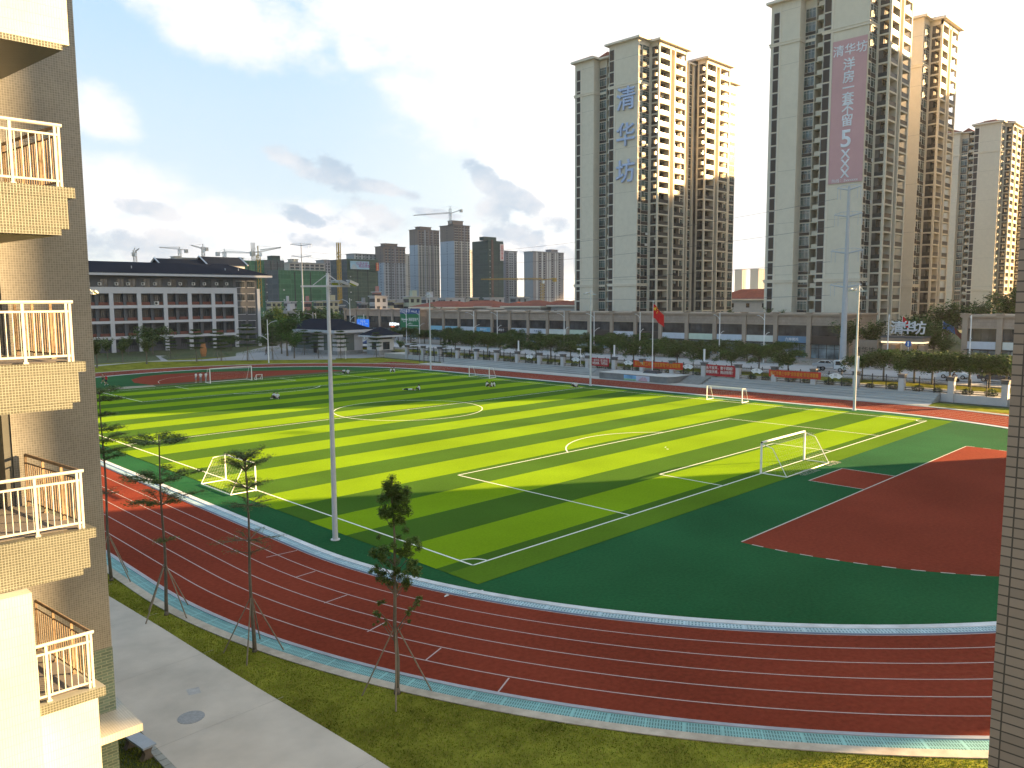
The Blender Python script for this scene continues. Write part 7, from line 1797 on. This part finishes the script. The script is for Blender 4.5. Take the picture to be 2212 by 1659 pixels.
def figure_meshes(kind, longhair=False):
    J = pose(kind); B = MB()
    torso(B, J, .97)
    B.tube([J['che'], J['nec'], J['hd'] - V((0, .02, .06))], [.09, .058, .052], 12)
    ax = (J['hd'] - J['nec']).normalized(); Q = V((0, 0, 1)).rotation_difference(ax).to_matrix().to_4x4(); Mh = Matrix.Translation(J['hd']) @ Q
    if kind == 'lie': Mh = Mh @ Matrix.Rotation(math.pi, 4, 'Z')
    B.ell((0, 0, 0), (.075, .092, .115), 16, 12, 0, Mh); B.ell((0, .045, -.055), (.05, .055, .06), 10, 8, 0, Mh)       # skull, jaw
    B.ell((0, .098, -.012), (.013, .02, .024), 8, 6, 0, Mh); B.ell((0, .088, -.058), (.026, .014, .010), 8, 6, 0, Mh)    # nose, mouth
    for s in (-1, 1): B.ell((s * .078, -.005, -.01), (.012, .02, .03), 8, 6, 0, Mh); B.ell((s * .03, .082, .012), (.014, .012, .010), 8, 6, 0, Mh)
    for n in 'LR':
        B.tube([J['hip' + n], J['hip' + n].lerp(J['kn' + n], .5), J['kn' + n], J['kn' + n].lerp(J['an' + n], .35), J['an' + n]], [.085, .075, .052, .052, .034], 12)
        B.tube([J['an' + n] + V((0, -.03, -.03)), J['an' + n].lerp(J['to' + n], .6), J['to' + n]], [.035, .036, .022], 10)
        B.tube([J['sh' + n], J['el' + n], J['el' + n].lerp(J['wr' + n], .4), J['wr' + n]], [.048, .038, .036, .024], 12); B.ell(J['sh' + n], .052, 10, 8)
        d = (J['wr' + n] - J['el' + n]).normalized(); sd_ = d.cross(V((0, 0, 1)) if abs(d.z) < .9 else V((0, 1, 0))).normalized(); dn = d.cross(sd_)
        B.tube([J['wr' + n], J['wr' + n] + d * .05, J['wr' + n] + d * .085], [.024, .034, .030], 8)
        for k, (o_, l_) in enumerate(((-.027, .060), (-.009, .072), (.009, .068), (.027, .050))):
            b0 = J['wr' + n] + d * .08 + sd_ * o_; B.tube([b0, b0 + d * l_ * .55 + dn * .006, b0 + d * l_ + dn * .022], [.0095, .0085, .007], 6)
        b0 = J['wr' + n] + d * .03 - sd_ * .03; B.tube([b0, b0 - sd_ * .03 + d * .03, b0 - sd_ * .034 + d * .06], [.012, .010, .008], 6)
    body = remeshed(B, .011, 'body', skin)
    S = MB(); torso(S, J, 1.10)
    for n in 'LR': S.tube([J['sh' + n] + (J['sh' + n] - J['che']) * .02, J['sh' + n].lerp(J['el' + n], .85)], [.066, .058], 12); S.ell(J['sh' + n], .068, 10, 8)
    T = MB(); T.ell(J['pel'], (.155, .125, .10), 12, 8)
    Sh = MB(); 
    for n in 'LR':
        T.tube([J['hip' + n], J['hip' + n].lerp(J['kn' + n], .5), J['kn' + n], J['an' + n] + (J['kn' + n] - J['an' + n]).normalized() * .05], [.10, .09, .068, .052], 12)
        Sh.tube([J['an' + n] + V((0, -.04, -.035)), J['an' + n].lerp(J['to' + n], .5) + V((0, 0, -.005)), J['to' + n] + V((0, .02, 0))], [.045, .05, .035], 10)
    K_ = MB(); K_.ell(J['pel'], (.155, .125, .10), 12, 8)
    for n in 'LR': K_.tube([J['hip' + n], J['kn' + n].lerp(J['hip' + n], .12)], [.105, .095], 12)
    H_ = MB(); H_.ell((0, -.018, .03), (.088, .098, .105), 14, 10, 0, Mh)
    if longhair: H_.ell((0, -.085, -.04), (.06, .045, .11), 10, 8, 0, Mh); H_.tube([Mh @ V((0, -.10, -.02)), Mh @ V((0, -.13, -.16)), Mh @ V((0, -.10, -.30))], [.045, .05, .02], 8)
    return dict(body=body, shirt=remeshed(S, .014, 'shirt', sh_w), trousers=remeshed(T, .014, 'trousers', tr_k), shorts=remeshed(K_, .014, 'shorts', tr_g), hair=remeshed(H_, .012, 'hair', hair), shoes=remeshed(Sh, .012, 'shoes', shoe))
FIG = {}
def remat(me, mt):
    me = me.copy(); me.materials.clear(); me.materials.append(mt); return me
def person(kind, x, y, z, rz, label, shirt='w', bottom='trousers', long=False, group=None, s=1.0, bm=None):
    k = (kind, long)
    if k not in FIG: FIG[k] = figure_meshes(kind, long)
    F = FIG[k]; r = empty('person', (x, y, z), label, 'person', group, rz); r.scale = (s, s, s)
    place('body', F['body'], r)
    if shirt: place('shirt', F['shirt'] if shirt == 'w' else remat(F['shirt'], shirt), r)
    place(bottom, F[bottom] if bm is None else remat(F[bottom], bm), r); place('hair', F['hair'], r); place('shoes', F['shoes'], r)
    return r
TZ = .02
gp = 'students sitting on the turf'
pp = lambda L_: [gnd(*src(1200, 1350, .4973, *q)) for q in L_]; p3 = lambda L_: [gnd(*src(300, 1350, .4521, *q)) for q in L_]
facing = lambda a, b: math.atan2(b[1] - a[1], b[0] - a[0]) - math.pi / 2
a, b = pp([(313, 243), (343, 246)]); person('sit', *a, TZ, 2.1, 'student in white top sitting at the far goal line, left of the pair', long=True, group=gp); person('cross', *b, TZ, 2.4, 'student in white top sitting cross-legged at the far goal line, right of the pair', group=gp)
a, b = pp([(680, 235), (710, 234)]); person('sit', *a, TZ, facing(a, b), 'student in white top sitting by the far corner, facing a friend with long hair', group=gp); person('sit', *b, TZ, facing(b, a), 'long haired student in white sitting by the far corner', long=True, group=gp)
a, b = pp([(822, 376), (908, 377)]); person('lie', *a, TZ, facing(b, a) , 'student in white top and dark trousers lying on the shaded turf', group=gp); person('sit', *b, TZ, facing(b, a), 'student sitting upright beside the one lying on the turf', long=True, group=gp)
a, b, c_ = pp([(1440, 349), (1481, 351), (1503, 349)]); person('sit', *a, TZ, facing(a, b), 'student in white sitting apart, facing two others near the far small goal', long=True, group=gp); person('cross', *b, TZ, facing(b, a) + .4, 'student with dark hair sitting nearest the viewer in the group of three', group=gp); person('sit', *c_, TZ, facing(c_, a), 'student sitting half hidden at the right of the group of three', group=gp)
a, b = pp([(2133, 349), (2148, 352)]); person('sit', *a, TZ, 1.5, 'student in white sitting on the halfway line end, turned left', group=gp); person('cross', *b, TZ, -.9 + math.pi, 'student in white seen from behind at the halfway line end', long=True, group=gp)
a, b = p3([(1730, 484), (1753, 488)]); person('sit', *a, TZ, 1.9, 'student in white sitting in the far penalty area, further one', group=gp); person('cross', *b, TZ, 2.6, 'student in white sitting in the far penalty area, nearer one', long=True, group=gp)
ga_ = 'people standing on the far rubber surface'
a, b = p3([(235, 352), (264, 370)]); person('walk', *a, .01, 1.8, 'shirtless man in black shorts walking on the far green rubber', shirt=None, bottom='shorts', bm=tr_k, group=ga_); person('walk', *b, .01, 1.9, 'person in red shirt and black shorts walking on the far green rubber', shirt=sh_r, bottom='shorts', bm=tr_k, group=ga_)
a, b, c_ = p3([(1045, 347), (1086, 346), (1132, 344)]); person('stand', *a, .01, .6, 'person in white shirt and shorts, outermost of three left of the far goal', bottom='shorts', group=ga_); person('stand', *b, .01, .0, 'person in white shirt and grey trousers, middle of three left of the far goal', bm=tr_g, group=ga_); person('stand', *c_, .01, .4, 'person in white next to the post of the far goal', bm=tr_g, group=ga_)
a, = [g4(1654, 1110)]; person('walk', *a, 0, math.pi + .8, 'person in dark clothes walking on the pale path by the dormitory corner', shirt=sh_k)
yq = onx(src(1200, 900, .4521, 1437, 0)[0], 775, 90)[0]; person('walk', 90, yq, 1.0, 0, 'person in dark blue walking behind the railing fence near its left end', shirt=mat('shirt_blue', (.03, .05, .12), .8))
x_, y_ = g5(575, 1098); person('stand', x_, y_, 0, 2.0, 'person in black standing at the blue tent', shirt=sh_k)
# motor scooter and rider behind the fence at right
yq = onx(src(3350, 1250, .3083, 1300, 0)[0], 810, 103)[0]
mo = empty('motor_scooter', (103, yq, 1.0), 'dark three wheeled scooter ridden along the road behind the right fence', 'scooter', None, math.pi)
m = MB(); m.tube([(0, -.55, .55), (0, -.1, .45), (0, .4, .40), (0, .62, .95)], [.16, .13, .12, .05], 10); m.ell((0, -.35, .68), (.15, .42, .10), 12, 8); m.build('body', mat('scooter_black', (.03, .025, .03), .3), mo)
for q_ in (-.6, .68): m = MB(); m.tube([(-.05, q_, .27), (.05, q_, .27)], .27, 16); m.build('wheel', tyre, mo)
m = MB(); m.tube([(-.3, .55, 1.02), (0, .62, 1.0), (.3, .55, 1.02)], .02, 6); m.build('handlebar', darkm, mo)
rd = person('ride', 103, yq, 1.0, math.pi, 'scooter rider in brown jacket wearing a white helmet', shirt=mat('shirt_brown', (.10, .05, .045), .8)); m = MB(); m.ell((0, .20, 1.50), (.13, .15, .13), 14, 10); m.build('helmet', white, rd)
# little litter on turf and track
lt = mat('litter_white', (.6, .6, .58), .8)
for (px, py_, l) in ((1204, 1297, None), (965, 1288.5, 'crumpled white scrap on the red track by the inner drain'), (831, 1186 - 0, None), (1438, 967, 'small white scrap on the sunlit turf in front of the goal area')):
    if l is None: continue
    x_, y_ = gnd(px, py_); r_ = random.Random(px); m = MB(); m.poly([(-.16, -.05, .03), (.02, -.08, .06), (.16, 0, .035), (.05, .07, .07), (-.1, .06, .03)]); m.poly([(-.05, -.03, .05), (.06, -.02, .12), (.04, .05, .06)]); tag(m.build('paper_scrap', lt, None, (x_, y_, 0)), l, 'litter', 'paper scraps')
m = MB(); A_, B_2 = gnd(1012, 1284), gnd(1043, 1275.5); m.poly([(A_[0], A_[1], .052), (A_[0] + .05, A_[1] + .12, .053), (B_2[0], B_2[1], .03), (B_2[0] - .05, B_2[1] - .1, .03)]); tag(m.build('plastic_strip', lt), 'white plastic strip lying across the green rubber near the inner kerb', 'litter')
# prototypes that were never placed
for L_ in (street, dark_round, [roof_t], tier_p, round_p, wide, bright, dt):
    for p in L_:
        if id(p) not in used:
            for ch in list(p.children): bpy.data.objects.remove(ch)
            bpy.data.objects.remove(p)
for o in list(bpy.data.objects):
    if o.parent is None and o.get('kind') == 'stuff': o['label'] = o.name.replace('_', ' ')
